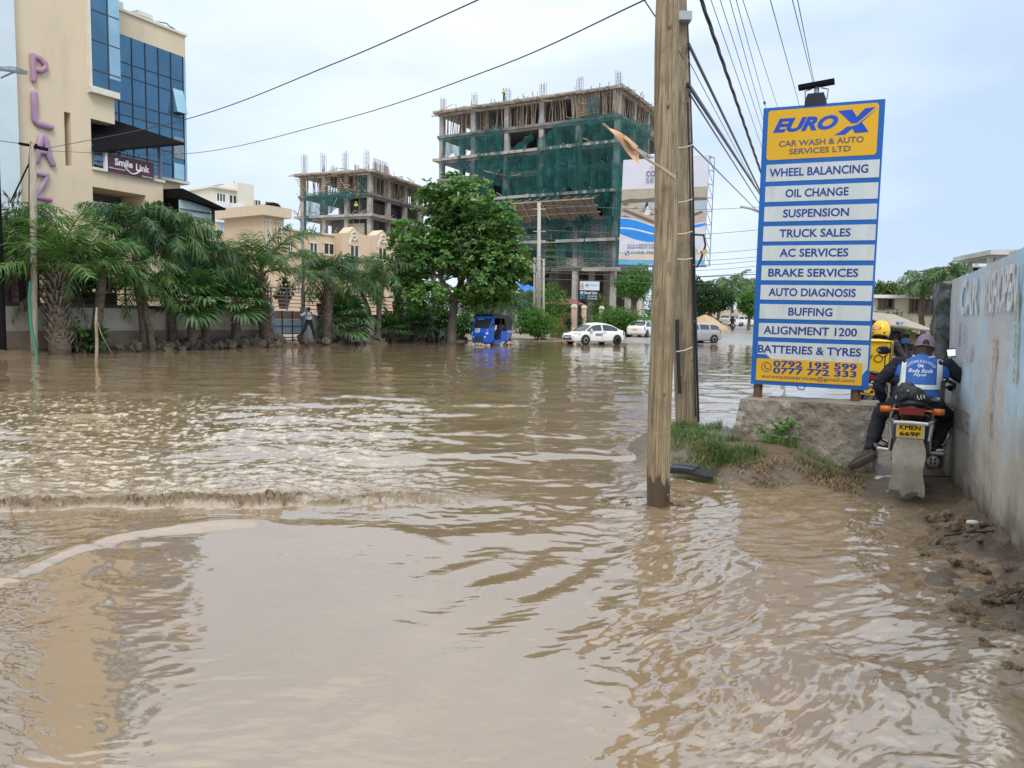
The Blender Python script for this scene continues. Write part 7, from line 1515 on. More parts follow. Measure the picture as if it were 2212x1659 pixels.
q = MB(); q.bar((-1.36, .70, .36), (-.98, .72, .72), .05, .10); q.bar((-.98, .72, .72), (-.72, .70, .40), .05, .10); obj('mudguard', q, Mt('grey_guard', (.16,.17,.19), .5, .2), t)
for x, y in ((1.02, 0), (-1.02, .62), (-1.02, -.62)): wheel(t, x, y, .23, .12, rimdark)
p = G(1058, 747); TUK = (p.x, 46.2, -.10); TUKA = math.degrees(math.atan2(-cos(R(28)), -sin(R(28)))); t.location = TUK; t.rotation_euler = (0, 0, R(TUKA)); TUKO = t
# muddy spray thrown up round its wheels
q = MB(); rs = np.random.RandomState(6); M_ = Matrix.Rotation(R(TUKA), 3, 'Z')
for cx, cy, n_, rr_ in ((1.15, 0, 40, .5), (-1.0, .7, 26, .3), (-1.0, -.7, 12, .3)):
    for k in range(n_): a = rs.uniform(0, 6.28); d = rs.uniform(.1, 1)*rr_; c = Vector(TUK)+M_ @ Vector((cx+cos(a)*d, cy+sin(a)*d*1.1, 0)); q.ball((c.x, c.y, .02+rs.uniform(0,.16)*(1-d/rr_)), (rs.uniform(.05,.13), rs.uniform(.05,.13), rs.uniform(.03,.10)), 7, 5)
solo('splash', q, Mt('muddy_splash', (.42,.33,.23), .35, .2, 6), 'brown splash of flood water thrown up round the tuk-tuk wheels', 'splash', smooth=True, kind='stuff')
# motorcycles
def moto(label, loc, hd, plate=('KMEN', '669F'), flap=True, lean=0, body=(.045,.008,.008), group='motorcycles', rings_=True):
    t = thing('motorcycle', label, 'motorcycle', (0,0,0), group)
    for x, nm in ((-.62, 'rear'), (.66, 'front')):
        q = MB(); R_ = .30; r_ = .055 if nm == 'rear' else .042; q.tube([(x+(R_-r_)*cos(2*PI*k/28), 0, R_+(R_-r_)*sin(2*PI*k/28)) for k in range(29)], r_, 8, False); w = obj('wheel', q, muddy_rubber, t, True)
        q = MB(); q.tube([(x+(R_-.09)*cos(2*PI*k/28), 0, R_+(R_-.09)*sin(2*PI*k/28)) for k in range(29)], .018, 6, False); q.cyl((x,-.06,R_), (x,.06,R_), .055)
        for k in range(18): a = 2*PI*k/18; q.tube([(x+.05*cos(a+.3), .04*(-1)**k, R_+.05*sin(a+.3)), (x+(R_-.09)*cos(a), 0, R_+(R_-.09)*sin(a))], .003, 3)
        obj('rim', q, chrome, w)
    q = MB(); q.tube([(.52,0,.92), (.30,0,.86), (-.1,0,.74), (-.55,0,.74)], .028, 6); q.tube([(.50,0,.86), (.28,0,.45), (.05,0,.28)], .028, 6); q.tube([(-.1,0,.74), (-.12,0,.35), (-.1,0,.28)], .026, 6)
    for s in (1, -1): q.tube([(-.10,s*.10,.34), (-.62,s*.10,.30)], .022, 6); q.tube([(-.45,s*.12,.72), (-.62,s*.12,.32)], .03, 8)
    obj('frame', q, trimblack, t)
    q = MB(); q.box((-.10,-.11,.26), (.26,.11,.46)); q.tube([(.08,0,.44), (.14,0,.62)], [.10,.09], 12); q.cyl((.02,-.16,.36), (.02,.16,.36), .11, n=14)
    for k in range(5): z = .47+.03*k; q.box((.02,-.12,z), (.22,.12,z+.008))
    obj('engine', q, Mt('engine_grey', (.12,.12,.12), .5, .3, 8, metal=.5) if 'engine_grey' not in bpy.data.materials else bpy.data.materials['engine_grey'], t)
    q = MB(); q.tube([(.48,0,.90), (.36,0,.93), (.15,0,.92), (-.06,0,.82)], [(.09,.07), (.15,.12), (.14,.12), (.07,.06)], 12, up=(0,0,1)); obj('tank', q, Mt('tank_paint', body, .25, .1) if 'tank_paint' not in bpy.data.materials else bpy.data.materials['tank_paint'], t, True)
    q = MB(); q.tube([(.0,0,.80), (-.2,0,.78), (-.45,0,.82), (-.70,0,.86)], [(.09,.04), (.13,.055), (.14,.055), (.11,.03)], 10, up=(0,0,1)); obj('seat', q, plastic, t, True)
    q = MB(); q.tube([(-.2,0,.70), (-.55,0,.74), (-.80,0,.80)], [(.10,.06), (.11,.07), (.08,.05)], 8, up=(0,0,1)); obj('tail_cowl', q, bpy.data.materials['tank_paint'], t, True)
    for s in (1, -1):
        q = MB(); q.tube([(.52,s*.09,.92), (.66,s*.09,.32)], .024, 8); obj('fork', q, chrome, t)
        q = MB(); q.tube([(-.70,s*.10,.80), (-.72,s*.17,.80)], .012, 6); q.tube([(-.72,s*.17,.80), (-.72,s*.255,.80)], [.030,.028], 8); q.ball((-.735,s*.215,.80), (.026,.045,.030), 8, 6); obj('indicator', q, amber, t, True)
        q = MB(); q.tube([(.40,s*.30,1.06), (.38,s*.30,1.25)], .007, 5); m_ = obj('mirror_stalk', q, trimblack, t)
        q = MB(); c = Vector((.37,s*.315,1.30)); q.ball(c, (.02,.072,.045), 12, 8); mi_ = obj('mirror', q, plastic, m_, True)
        q = MB(); q.add([c+Vector((-.026+(-.03*b_ if s > 0 else .012*b_), a*.063, b_*.038)) for a, b_ in ((-1,-.7),(.8,-1),(1,.6),(-.6,1))], [(0,1,2,3)]); obj('mirror_glass', q, Mt('mirror_glass', (.8,.82,.84), .03, .02, metal=1) if 'mirror_glass' not in bpy.data.materials else bpy.data.materials['mirror_glass'], mi_)
        q = MB(); q.tube([(.36,s*.26,1.02), (.30,s*.38,.98)], .018, 8); obj('grip', q, rubber, t)
        q = MB(); q.tube([(.40,s*.30,.99), (.38,s*.42,.96)], .006, 5); obj('lever', q, chrome, t)
        q = MB(); q.tube([(.0,s*.10,.34), (.0,s*.24,.33)], .014, 6); q.tube([(-.42,s*.11,.42), (-.42,s*.24,.42)], .016, 6); obj('footpeg', q, rubber, t)
        q = MB(); q.tube([(.24,s*.08,.74), (.28,s*.30,.62), (.28,s*.33,.50), (.26,s*.28,.38), (.18,s*.08,.30)], .016, 7); obj('crash_bar', q, chrome, t)
    q = MB(); q.tube([(.36,.26,1.02), (.44,.16,1.05), (.46,0,1.02), (.44,-.16,1.05), (.36,-.26,1.02)], .012, 6); obj('handlebar', q, chrome, t)
    q = MB(); q.ball((.60,0,.92), (.09,.10,.10), 12, 8); obj('headlight', q, lampglass, t, True)
    q = MB(); q.tube([(.62,0,.62), (.84,0,.58), (.96,0,.45)], [(.05,.012)]*3, 8, up=(0,0,1)); obj('front_mudguard', q, plastic, t, True)
    q = MB(); q.bar((-.80,-.10,.80), (-.80,.10,.80), .05, .06); obj('tail_lamp', q, tailred, t)
    q = MB(); q.tube([(.15,-.08,.36), (.1,-.14,.24), (-.2,-.17,.24)], .02, 7); q.tube([(-.2,-.17,.24), (-.62,-.19,.34)], [.045,.055], 12); q.cyl((-.60,-.19,.335), (-.66,-.19,.35), .055, .05); ex = obj('exhaust', q, Mt('exhaust_steel', (.28,.27,.25), .45, .2, metal=.6) if 'exhaust_steel' not in bpy.data.materials else bpy.data.materials['exhaust_steel'], t, True)
    q = MB()
    for k in range(4): a = PI/4+k*PI/2; c = Vector((-.662,-.19+.022*cos(a),.352+.022*sin(a))); q.cyl(c, c-Vector((.004,0,0)), .011, n=8)
    obj('exhaust_hole', q, trimblack, ex)
    # chrome carrier rail and rear guard loop
    q = MB(); q.tube([(-.30,.15,.80), (-.62,.16,.76), (-.80,.165,.715), (-.865,.13,.70), (-.875,0,.705), (-.865,-.13,.70), (-.80,-.165,.715), (-.62,-.16,.76), (-.30,-.15,.80)], .016, 8)
    for s in (1, -1): q.tube([(-.80,s*.165,.70), (-.80,s*.15,.55), (-.78,s*.16,.44), (-.74,s*.25,.435), (-.55,s*.29,.44), (-.48,s*.22,.42)], .017, 8)
    obj('carrier_rail', q, chrome, t)
    # yellow plate with black characters
    q = MB(); q.hexa([(-.845,-.112,.565),(-.845,.112,.565),(-.835,.112,.565),(-.835,-.112,.565),(-.865,-.112,.70),(-.865,.112,.70),(-.855,.112,.70),(-.855,-.112,.70)]); bk = obj('plate_bracket', q, Mt('plate_edge', (.50,.46,.40), .5, .1) if 'plate_edge' not in bpy.data.materials else bpy.data.materials['plate_edge'], t)
    q = MB(); q.hexa([(-.850,-.095,.575),(-.850,.102,.575),(-.845,.102,.575),(-.845,-.095,.575),(-.868,-.095,.69),(-.868,.102,.69),(-.863,.102,.69),(-.863,-.095,.69)]); pl = obj('number_plate', q, plateyel, t)
    q = MB(); text(q, plate[0], (-.864,.003,.661), (0,-1,0), (-.156,0,.988), .165, .042, .03, 0, .003); text(q, plate[1], (-.856,.003,.604), (0,-1,0), (-.156,0,.988), .165, .042, .03, 0, .003); obj('plate_lettering', q, plateink, pl)
    if flap:
        m, nt, b, N, L = newmat('muddy_flap') if 'muddy_flap' not in bpy.data.materials else (bpy.data.materials['muddy_flap'], None, None, None, None)
        if nt:
            v = coords(nt); c = mixc(nt, noise_n(nt, v, 9, 6, .7, .3, .7), (.20,.17,.135), (.31,.275,.225)); c = mixc(nt, noise_n(nt, coords(nt, (1,1,.5)), 13, 6, .7, .6, .72), c, (.14,.11,.085))
            sp = N('ShaderNodeSeparateXYZ'); L(v, sp.inputs[0]); a_ = N('ShaderNodeMath'); mu_ = N('ShaderNodeMath'); mu_.operation = 'MULTIPLY'; mu_.inputs[1].default_value = .12; L(noise_n(nt, v, 14, 5), mu_.inputs[0]); L(sp.outputs[2], a_.inputs[0]); L(mu_.outputs[0], a_.inputs[1]); fr = N('ShaderNodeMapRange'); fr.inputs[1].default_value = .16; fr.inputs[2].default_value = .145; L(a_.outputs[0], fr.inputs[0])
            L(mixc(nt, fr.outputs[0], c, (.10,.085,.07)), b.inputs['Base Color']); b.inputs['Roughness'].default_value = .85; bump(nt, b, noise_n(nt, v, 22, 6, .7, 0, 1), .8, .01)
        q = MB()
        def flapf(s, t_): y = (.104+.026*sst(0, .35, t_)*1 + .012*sin(9*t_))*(2*s-1); z = .56-.50*t_ + .02*sin(s*9)*(t_ > .98); return (-.845-.125*float(sst(0,.5,t_))+.012*sin(7*s)*t_-.0*(2*s-1)**2, float(y), z)
        q.grid(flapf, 12, 18); q.grid(lambda s, t_: (flapf(1-s, t_)[0]+.012, flapf(1-s, t_)[1], flapf(1-s, t_)[2]), 12, 18); obj('mudflap', q, m, t, True)
    t.location = loc; t.rotation_euler = (R(lean), 0, R(hd)); return t
H1 = 90-29
pw = P(1957, 1090, 6.75); MOTO1 = Vector((pw.x, 6.75, 0)) + Vector((cos(R(H1)), sin(R(H1)), 0))*.78; MOTO1.z = .0
m1 = moto('nearer motorcycle between block and wall with muddy flap and yellow plate', MOTO1, H1)
H2 = 90-33; MOTO2 = Vector((P(1872, 900, 10.6).x, 10.6, .03)) + Vector((cos(R(H2)), sin(R(H2)), 0))*.8
m2 = moto('farther motorcycle half hidden behind the service sign', MOTO2, H2, ('KM', 'U'), False)
H3 = 90-12; p3 = gr(1584, 87); m3 = moto('distant motorcycle with an umbrella riding away along the wet road', p3+Vector((0,.2,.04)), H3, ('KM', 'A'), False)
# ================================================================== people
skin = Mt('dark_skin', (.075,.042,.028), .5, .12, 6); hairm = Mt('black_hair', (.012,.011,.010), .8, .2, 20)
navy = Mt('navy_jacket', (.010,.012,.022), .85, .3, 6, (.018,.02,.034), .5, .8, bmp=.3, bscale=14); denim = Mt('dark_trousers', (.016,.018,.024), .85, .25, 8, (.03,.03,.036), .55, .8, bmp=.3, bscale=16); shoe = Mt('dark_shoe', (.03,.027,.025), .7, .2, 8, (.12,.09,.065), .55, .75); sole = Mt('shoe_sole', (.17,.14,.105), .7, .15, 6)
tshirt = Mt('white_tshirt', (.62,.62,.62), .8, .05, 3); whiteshirt = Mt('white_shirt', (.60,.62,.66), .8, .05, 3); hiviz = Mt('yellow_vest', (.50,.62,.06), .7, .1); darkcloth = Mt('dark_cloth', (.03,.028,.03), .85, .2)
V3 = Vector
def lerp(a, b, f): return V3(a).lerp(V3(b), f)
def hand(q, wr, el, side, curl=.6, fwd=None, k=1.0):
    """palm, four unequal bent fingers and a thumb leaving the side of the palm"""
    wr, el = V3(wr), V3(el); d = (wr-el).normalized(); fwd = V3(fwd or (1,0,0)); s = d.cross(fwd)
    s = s.normalized() if s.length > .05 else V3((0,1,0)); n = s.cross(d).normalized()
    q.tube([wr-d*.02, wr+d*.03, wr+d*.085*k], [(.024,.020), (.036,.016), (.040,.014)], 10, up=tuple(n))
    for i, l in enumerate((.068, .078, .072, .056)):
        b = wr + d*.082*k + s*(i-1.5)*.021; a0 = curl*.5; p = [b]; dd = d
        for j, f in enumerate((.45, .32, .23)): a = curl*(.5+.75*j); dd = d*cos(a) + n*sin(a); p.append(p[-1]+dd*l*f*1.1)
        q.tube(p, [.0098,.0092,.0085,.0065], 7)
    tb_ = wr + d*.03 - s*.034*side; q.tube([tb_, tb_ + (d*.6 - s*side*.8 + n*.2).normalized()*.034, tb_ + (d*.9 - s*side*.55 + n*.5).normalized()*.062], [.012,.0105,.008], 7)
def person(label, J, loc, hd, wear, vox=.009, group=None, curl=(.7, .7), face=True):
    """J: joints in a frame facing +x, left = +y"""
    t = thing('person', label, 'person', (0,0,0), group); g = {k: V3(v) for k, v in J.items()}
    q = MB(); hdv = (g['head']-g['neck']).normalized(); fw = V3(J.get('look', (1,0,0))).normalized()
    fw = (fw - hdv*fw.dot(hdv)).normalized(); sd = hdv.cross(fw)
    c = g['head']; H_ = Matrix((fw, sd, hdv)).transposed()
    q.ball(c, (.098,.078,.118), 14, 11, H_); q.ball(c+fw*.03-hdv*.06, (.066,.058,.060), 12, 8, H_)   # skull, jaw
    q.tube([c+fw*.092+hdv*.015, c+fw*.118-hdv*.022], [.010,.017], 7); q.ball(c+fw*.098-hdv*.062, (.012,.026,.010), 8, 6, H_)   # nose, lips
    for s in (1, -1): q.ball(c+sd*s*.078-hdv*.012-fw*.008, (.022,.011,.032), 8, 6, H_); q.ball(c+fw*.084+sd*s*.032+hdv*.022, (.012,.018,.009), 7, 5, H_)
    q.tube([g['neck']-hdv*.05, lerp(g['neck'], g['head'], .55)], [.058,.052], 10)
    up_ = (g['chest']-g['pelvis']).normalized(); sp_ = [g['pelvis']-up_*.06, g['pelvis']+up_*.04, lerp(g['pelvis'], g['chest'], .5), g['chest'], lerp(g['chest'], g['neck'], .6), g['neck']]
    shw = (g['shL']-g['shR']).length/2; sx = (g['shL']-g['shR']).normalized()
    tor = [(.115,.085), (.155,.105), (.135,.095), (shw*.88,.110), (shw*.72,.075), (.06,.055)]
    def loft(qq, o): qq.tube(sp_, [(a+o, b+o) for a, b in tor], 18, up=tuple(-sx.cross(up_)) if 0 else tuple(up_.cross(sx)*-1) if 0 else (sx.cross(up_).normalized()*-1)[:])
    def limbs_(qq, o, arms=True, legs=True, a_to=1, l_to=1):
        for S_ in ('L', 'R'):
            if arms:
                sh, el, ha = g['sh'+S_], g['el'+S_], g['ha'+S_]; qq.tube([lerp(sh, g['chest'], .3), sh, lerp(sh, el, .5), el], [.058+o,.056+o,.048+o,.040+o], 12)
                e = lerp(el, ha, a_to); qq.tube([lerp(el, sh, .08), el, lerp(el, ha, .35), e], [.041+o,.041+o,.040+o,.027+o], 12) if a_to > 0 else 0
            if legs:
                hp, kn, an = g['hip'+S_], g['kn'+S_], g['an'+S_]; qq.tube([lerp(hp, g['pelvis'], .4), hp, lerp(hp, kn, .5), kn], [.085+o,.088+o,.072+o,.056+o], 14); qq.tube([lerp(kn, hp, .08), kn, lerp(kn, an, .35), lerp(kn, an, l_to)], [.056+o,.056+o,.055+o,.036+o], 12)
    # tube's ring axes: x = up x tangent; use the chest's facing as reference
    chf = up_.cross(sx)*-1; chf = chf if chf.x*1 >= 0 or True else -chf
    def loft(qq, o): qq.tube(sp_, [(a+o, b+o) for a, b in tor], 18, up=tuple(chf))
    loft(q, 0); limbs_(q, 0)
    for S_, s, cu in (('L', 1, curl[0]), ('R', -1, curl[1])):
        hand(q, g['ha'+S_], g['el'+S_], s, cu, J.get('palm'+S_)); an, to = g['an'+S_], g['to'+S_]; q.tube([an, lerp(an, to, .5)-V3((0,0,.02)), to], [.036,.036,.022], 8)
    b = obj('body', refine(q, vox, 3, 'body', skin), None, t)
    if face:
        q = MB()
        for s in (1, -1): q.ball(c+fw*.088+sd*s*.031+hdv*.016, (.010,.014,.008), 8, 6, H_)
        obj('eye', q, Mt('eye_white', (.55,.52,.48), .3, .05) if 'eye_white' not in bpy.data.materials else bpy.data.materials['eye_white'], b, True)
    def cloth(nm, fn, mat, o, extra=4, wr=.011):
        qq = MB(); fn(qq, o); me = refine(qq, max(vox*1.15, .010), extra, nm, mat); co = np.zeros(len(me.vertices)*3); me.vertices.foreach_get('co', co); co = co.reshape(-1,3); no = np.zeros_like(co).ravel(); me.vertices.foreach_get('normal', no); no = no.reshape(-1,3)
        co += no*(wr*fbm(co[:,1]*9+co[:,0]*5, co[:,2]*16+co[:,0]*7, 3, 8))[:,None]; me.vertices.foreach_set('co', co.ravel()); me.update(); return obj(nm, me, None, t)
    parts = {}
    if 'top' in wear:
        mat, slv = wear['top']; parts['top'] = cloth('jacket' if slv >= 1 else 'shirt', lambda qq, o: (loft(qq, o), limbs_(qq, o, True, False, slv if slv < 1 else .93)), mat, .016)
    if 'legs' in wear: parts['legs'] = cloth('trousers', lambda qq, o: (qq.tube(sp_[:3], [(a+o, b_+o) for a, b_ in tor[:3]], 16, up=tuple(chf)), limbs_(qq, o, False, True, 1, .94)), wear['legs'], .018)
    for S_ in ('L', 'R'):
        an, to = g['an'+S_], g['to'+S_]; d = (to-an); hor = (d-up_*0).normalized(); he = an - hor*.05; dn = g.get('dn'+S_, V3((0,0,-1))); dn = (dn-hor*dn.dot(hor)).normalized()
        q = MB(); q.tube([he+dn*.03, an+dn*.025+hor*.02, lerp(an, to, .6)+dn*.02, to+dn*.015], [(.042,.05),(.046,.05),(.05,.036),(.03,.02)], 12, up=tuple(-dn)); q.tube([an-dn*.05, an+dn*.02], [.047,.05], 10); s_ = obj('shoe', refine(q, .010, 3, 'shoe', shoe), None, t)
        q = MB(); q.tube([he+dn*.068, an+dn*.068+hor*.02, lerp(an, to, .6)+dn*.052, to+dn*.034+hor*.01], [(.043,.010),(.045,.010),(.051,.010),(.034,.008)], 12, up=tuple(-dn)); obj('sole', q, sole, s_, True)
    if wear.get('hair'): q = MB(); q.ball(c-fw*.008+hdv*.02, (.102,.083,.112), 14, 9, H_); obj('hair', q, hairm, t, True)
    t.location = loc; t.rotation_euler = (0, 0, R(hd)); return t, parts, (c, fw, sd, hdv, H_)
from mathutils.bvhtree import BVHTree
# ---- rider on the nearer motorcycle
J1 = dict(pelvis=(-.22,-.03,.86), chest=(-.02,-.05,1.12), neck=(.08,-.055,1.255), head=(.15,-.06,1.345), look=(1,.05,-.05), shL=(.0,.155,1.195), shR=(.0,-.255,1.195),
    elL=(-.02,.325,.985), haL=(.10,.285,.80), palmL=(1,-.2,-.4), elR=(.06,-.455,1.00), haR=(.31,-.345,.975), palmR=(.3,0,-1), hipL=(-.16,.09,.82), hipR=(-.16,-.15,.82),
    knL=(.20,.30,.66), anL=(-.02,.375,.27), toL=(-.06,.55,.13), dnL=(-.75,.1,-.65), knR=(.30,-.285,.66), anR=(.05,-.20,.40), toR=(.24,-.24,.37))
r1, pt1, (hc, fw, sd, hdv, HM) = person('person in blue reflective vest and purple cap astride the nearer motorcycle', J1, MOTO1, H1, {'top': (navy, 1), 'legs': denim}, .0085, curl=(.5, 1.25))
q = MB(); q.tube([(-.24,-.03,.84), (-.19,-.03,.93), (-.10,-.04,1.03), (-.02,-.05,1.12), (.045,-.055,1.20), (.075,-.055,1.245)], [(.188,.155), (.180,.150), (.178,.142), (.192,.140), (.165,.108), (.085,.080)], 24, up=(.83,0,-.55))
for s, y in ((1, .125), (-1, -.225)): q.tube([(-.02,y*.9-.003,1.06), (.0,y,1.19), (.01,y*.82-.01,1.225)], [.085,.068,.05], 12)
vest_me = refine(q, .010, 5, 'vest', Mt('vest_blue', (.022,.095,.34), .75, .12, 5, (.03,.13,.42), .5, .8, bmp=.25, bscale=12)); co = np.zeros(len(vest_me.vertices)*3); vest_me.vertices.foreach_get('co', co); co = co.reshape(-1,3)
no = np.zeros(len(co)*3); vest_me.vertices.foreach_get('normal', no); no = no.reshape(-1,3); co += no*(.007*fbm(co[:,1]*7+3, co[:,2]*6, 3, 15))[:,None]; vest_me.vertices.foreach_set('co', co.ravel()); vest_me.update()
vest = obj('reflective_vest', vest_me, None, r1)
bv = BVHTree.FromPolygons([v.co for v in vest_me.vertices], [tuple(p_.vertices) for p_ in vest_me.polygons])
def onvest(y, z, l=.004):
    h, n_, i_, d_ = bv.ray_cast(V3((-1.2, y, z)), V3((1, 0, 0))); return None if h is None else h + n_*l
reflect = Mt('reflective_strip', (.60,.62,.60), .45, .08, 4)
def vgrid(f, nu, nv, l=.005):
    q = MB(); pts = {}; 
    for j in range(nv+1):
        for i in range(nu+1): p_ = onvest(*f(i/nu, j/nv), l); 
        
    idx = {}
    for j in range(nv+1):
        for i in range(nu+1):
            p_ = onvest(*f(i/nu, j/nv), l)
            if p_ is not None: idx[i, j] = len(q.v); q.v.append(tuple(p_))
    for j in range(nv):
        for i in range(nu):
            k = [(i,j), (i+1,j), (i+1,j+1), (i,j+1)]
            if all(a in idx for a in k): q.f.append(tuple(idx[a] for a in k)); q.mi.append(0); q.sm.append(True)
    return q
for f in (lambda s, t_: (.125-.045*s, .985+.25*t_), lambda s, t_: (-.175-.045*s, .985+.25*t_)): obj('reflective_strip', vgrid(f, 4, 16), reflect, vest)
def wrap(z0, z1, slope=0):
    q = MB(); n_ = 72
    for j in range(4):
        for i in range(n_+1):
            a = 2*PI*i/n_; z = z0+(z1-z0)*j/3; dr = V3((cos(a), sin(a), 0)); o = V3((-.16+.16*(z-.9), -.04, z)); h, nn, i_, d_ = bv.ray_cast(o+dr*.6, -dr); q.v.append(tuple((h+nn*.004) if h is not None else o+dr*.17))
    for j in range(3):
        for i in range(n_): q.f.append((j*(n_+1)+i, j*(n_+1)+i+1, (j+1)*(n_+1)+i+1, (j+1)*(n_+1)+i)); q.mi.append(0); q.sm.append(True)
    return q
obj('reflective_strip', wrap(.965, 1.005), reflect, vest); obj('reflective_strip', wrap(.862, .895), reflect, vest)
def vtext(lines):
    q = MB()
    for s_, y, z, w, h, b_, sh, arc in lines:
        v, f = glyphs(s_, b_, sh); lo, hi = v.min(0), v.max(0); k0 = len(q.v)
        for p_ in v:
            a = ((p_[0]-lo[0])/(hi[0]-lo[0])-.5); bb_ = ((p_[1]-lo[1])/(hi[1]-lo[1])-.5)*h
            if arc: th = a*arc; rr_ = w/arc; yy = -(rr_+bb_)*sin(th); zz = (rr_+bb_)*cos(th)-rr_
            else: yy, zz = -a*w, bb_
            h_ = onvest(y+yy, z+zz, .006); q.v.append(tuple(h_ + V3((-1, 0, 0))*p_[2] if h_ is not None else V3((-.2, y+yy, z+zz))))
        q.f += [tuple(i+k0 for i in t_) for t_ in f]; q.mi += [0]*len(f); q.sm += [False]*len(f)
    return q
obj('vest_lettering', vtext([('CUSTOMS K.R.A STAGE', -.04, 1.215, .27, .024, .01, 0, 1.7), ('06', -.04, 1.175, .050, .034, .02, 0, 0), ('Boda Boda', -.04, 1.128, .20, .036, .01, .3, 0), ('Nyali', -.04, 1.088, .105, .034, .01, .3, 0)]), Mt('vest_print', (.62,.66,.74), .7, .04), vest)
# collar, purple cap worn backwards
q = MB(); q.tube([V3((.03,-.055,1.225))+V3((cos(a)*.075, sin(a)*.085, .012*cos(a)+.03)) for a in [k*2*PI/16 for k in range(17)]], .016, 6); obj('collar', q, Mt('pale_collar', (.52,.48,.42), .8, .1), r1, True)
capm = Mt('purple_cap', (.17,.135,.185), .85, .10, 5, (.215,.175,.235), .5, .8); q = MB(); vs, n_ = [], 20
for j in range(9):
    a = PI/2*j/8
    for i in range(n_): b_ = 2*PI*i/n_; z = .125*sin(a)+.012; vs.append(hc + HM @ V3((.112*cos(a)**.8*cos(b_)-.004, .094*cos(a)**.8*sin(b_), z)))
q.add(vs, [(j*n_+i, j*n_+(i+1) % n_, (j+1)*n_+(i+1) % n_, (j+1)*n_+i) for j in range(8) for i in range(n_)]); q.ball(hc+HM @ V3((0,0,.138)), .010, 8, 6)
q2 = vs[:n_]; low = [p_ - hdv*(.055*max(0, -(p_-hc).normalized().dot(fw)*.9+.35)) for p_ in q2]; q.add(q2+low, [(i, n_+i, n_+(i+1) % n_, (i+1) % n_) for i in range(n_)])
cap = obj('cap', q, capm, r1, True)
q = MB(); ar = [hc + HM @ V3((-.1195, y, z)) for y, z in [(.030*cos(k*PI/10), -.03+.042*sin(k*PI/10)) for k in range(11)]]; q.add(ar + [hc + HM @ V3((-.1195, -.03, -.045)), hc + HM @ V3((-.1195, .03, -.045))], [tuple(range(13))]); obj('cap_opening', q, hairm, cap)
q = MB(); q.tube([hc+HM @ V3((.09,0,.01)), hc+HM @ V3((.15,0,-.005)), hc+HM @ V3((.185,0,-.02))], [(.075,.006),(.07,.006),(.03,.004)], 10, up=tuple(hdv)); obj('cap_peak', q, capm, cap, True)
# black bag strapped behind the rider
Mw = Matrix.Translation(MOTO1) @ Matrix.Rotation(R(H1), 4, 'Z')
bag = thing('bag', 'black bag with pale marks strapped on the seat behind the rider', 'bag', (0,0,0))
q = MB(); q.ball((-.58,.02,.93), (.13,.12,.075), 12, 9); q.ball((-.52,.06,.985), (.10,.075,.05), 10, 7); q.ball((-.62,-.06,.90), (.09,.09,.06), 10, 7); q.ball((-.66,.09,.92), (.06,.05,.07), 8, 6); me = refine(q, .010, 3, 'bag_body', Mt('black_bag', (.014,.014,.016), .55, .3, 8)); co = np.zeros(len(me.vertices)*3); me.vertices.foreach_get('co', co); co = co.reshape(-1,3); co += .012*np.stack([fbm(co[:,1]*12, co[:,2]*14, 3, 61), fbm(co[:,0]*12, co[:,2]*14, 3, 62), fbm(co[:,1]*11, co[:,0]*14, 3, 63)], -1); me.vertices.foreach_set('co', co.ravel()); me.update(); obj('bag_body', me, None, bag)
q = MB()
for k in range(3): y = -.035-.026*k; q.tube([(-.712+.01*k, y, .94), (-.722+.01*k, y-.004, .915), (-.712+.01*k, y-.014, .90), (-.706+.01*k, y-.022, .908)], .0035, 4)
obj('pale_mark', q, reflect, bag); q = MB(); q.ball((-.69,.04,.97), (.012,.013,.013), 8, 6); obj('blue_button', q, Mt('button_blue', (.08,.25,.55), .4, .05), bag); bag.matrix_world = Mw
# ---- rider with the yellow helmet on the farther motorcycle
J2 = dict(pelvis=(-.10,0,.86), chest=(.02,0,1.16), neck=(.07,0,1.33), head=(.10,0,1.43), look=(1,0,0), shL=(.04,.20,1.27), shR=(.04,-.20,1.27), elL=(.14,.30,1.06), haL=(.33,.32,1.0), palmL=(.3,0,-1), elR=(.14,-.30,1.06), haR=(.33,-.32,1.0), palmR=(.3,0,-1),
    hipL=(-.05,.10,.83), hipR=(-.05,-.10,.83), knL=(.33,.24,.70), anL=(.05,.22,.38), toL=(.24,.24,.35), knR=(.33,-.24,.70), anR=(.05,-.22,.38), toR=(.24,-.24,.35))
r2, pt2, (hc2, fw2, sd2, hd2, HM2) = person('person in black with a yellow helmet riding behind the service sign', J2, MOTO2, H2, {'top': (darkcloth, 1), 'legs': denim}, .012, curl=(1.2, 1.2))
hel = thing('helmet', 'yellow motorcycle helmet with a small red and white sticker on the back', 'helmet', (0,0,0)); yel = Mt('helmet_yellow', (.70,.44,.02), .25, .05, 2); q = MB(); n_ = 22; vs = []
for j in range(12):
    a = -.62 + (PI/2+.62)*j/11
    for i in range(n_): b_ = 2*PI*i/n_; f_ = .135*cos(a)**.75 if cos(a) > 1e-4 else 0; vs.append(hc2 + HM2 @ V3((f_*1.08*cos(b_)-.005, f_*.95*sin(b_), .150*sin(a)+.015)))
q.add(vs, [(j*n_+i, j*n_+(i+1) % n_, (j+1)*n_+(i+1) % n_, (j+1)*n_+i) for j in range(11) for i in range(n_)]); obj('shell', q, yel, hel, True)
q = MB(); q.tube([hc2+HM2 @ V3((.10*1.1*cos(2*PI*k/20)-.005, .10*.98*sin(2*PI*k/20), -.085)) for k in range(21)], .018, 6); obj('liner', q, plastic, hel, True)
q = MB(); q.grid(lambda s, t_: hc2+HM2 @ V3((-.151*cos(.9*s-.15), .137*sin(.9*s-.15), -.005+.038*t_)), 8, 2); st_ = obj('sticker', q, Mt('sticker_red', (.45,.06,.03), .4, .05), hel)
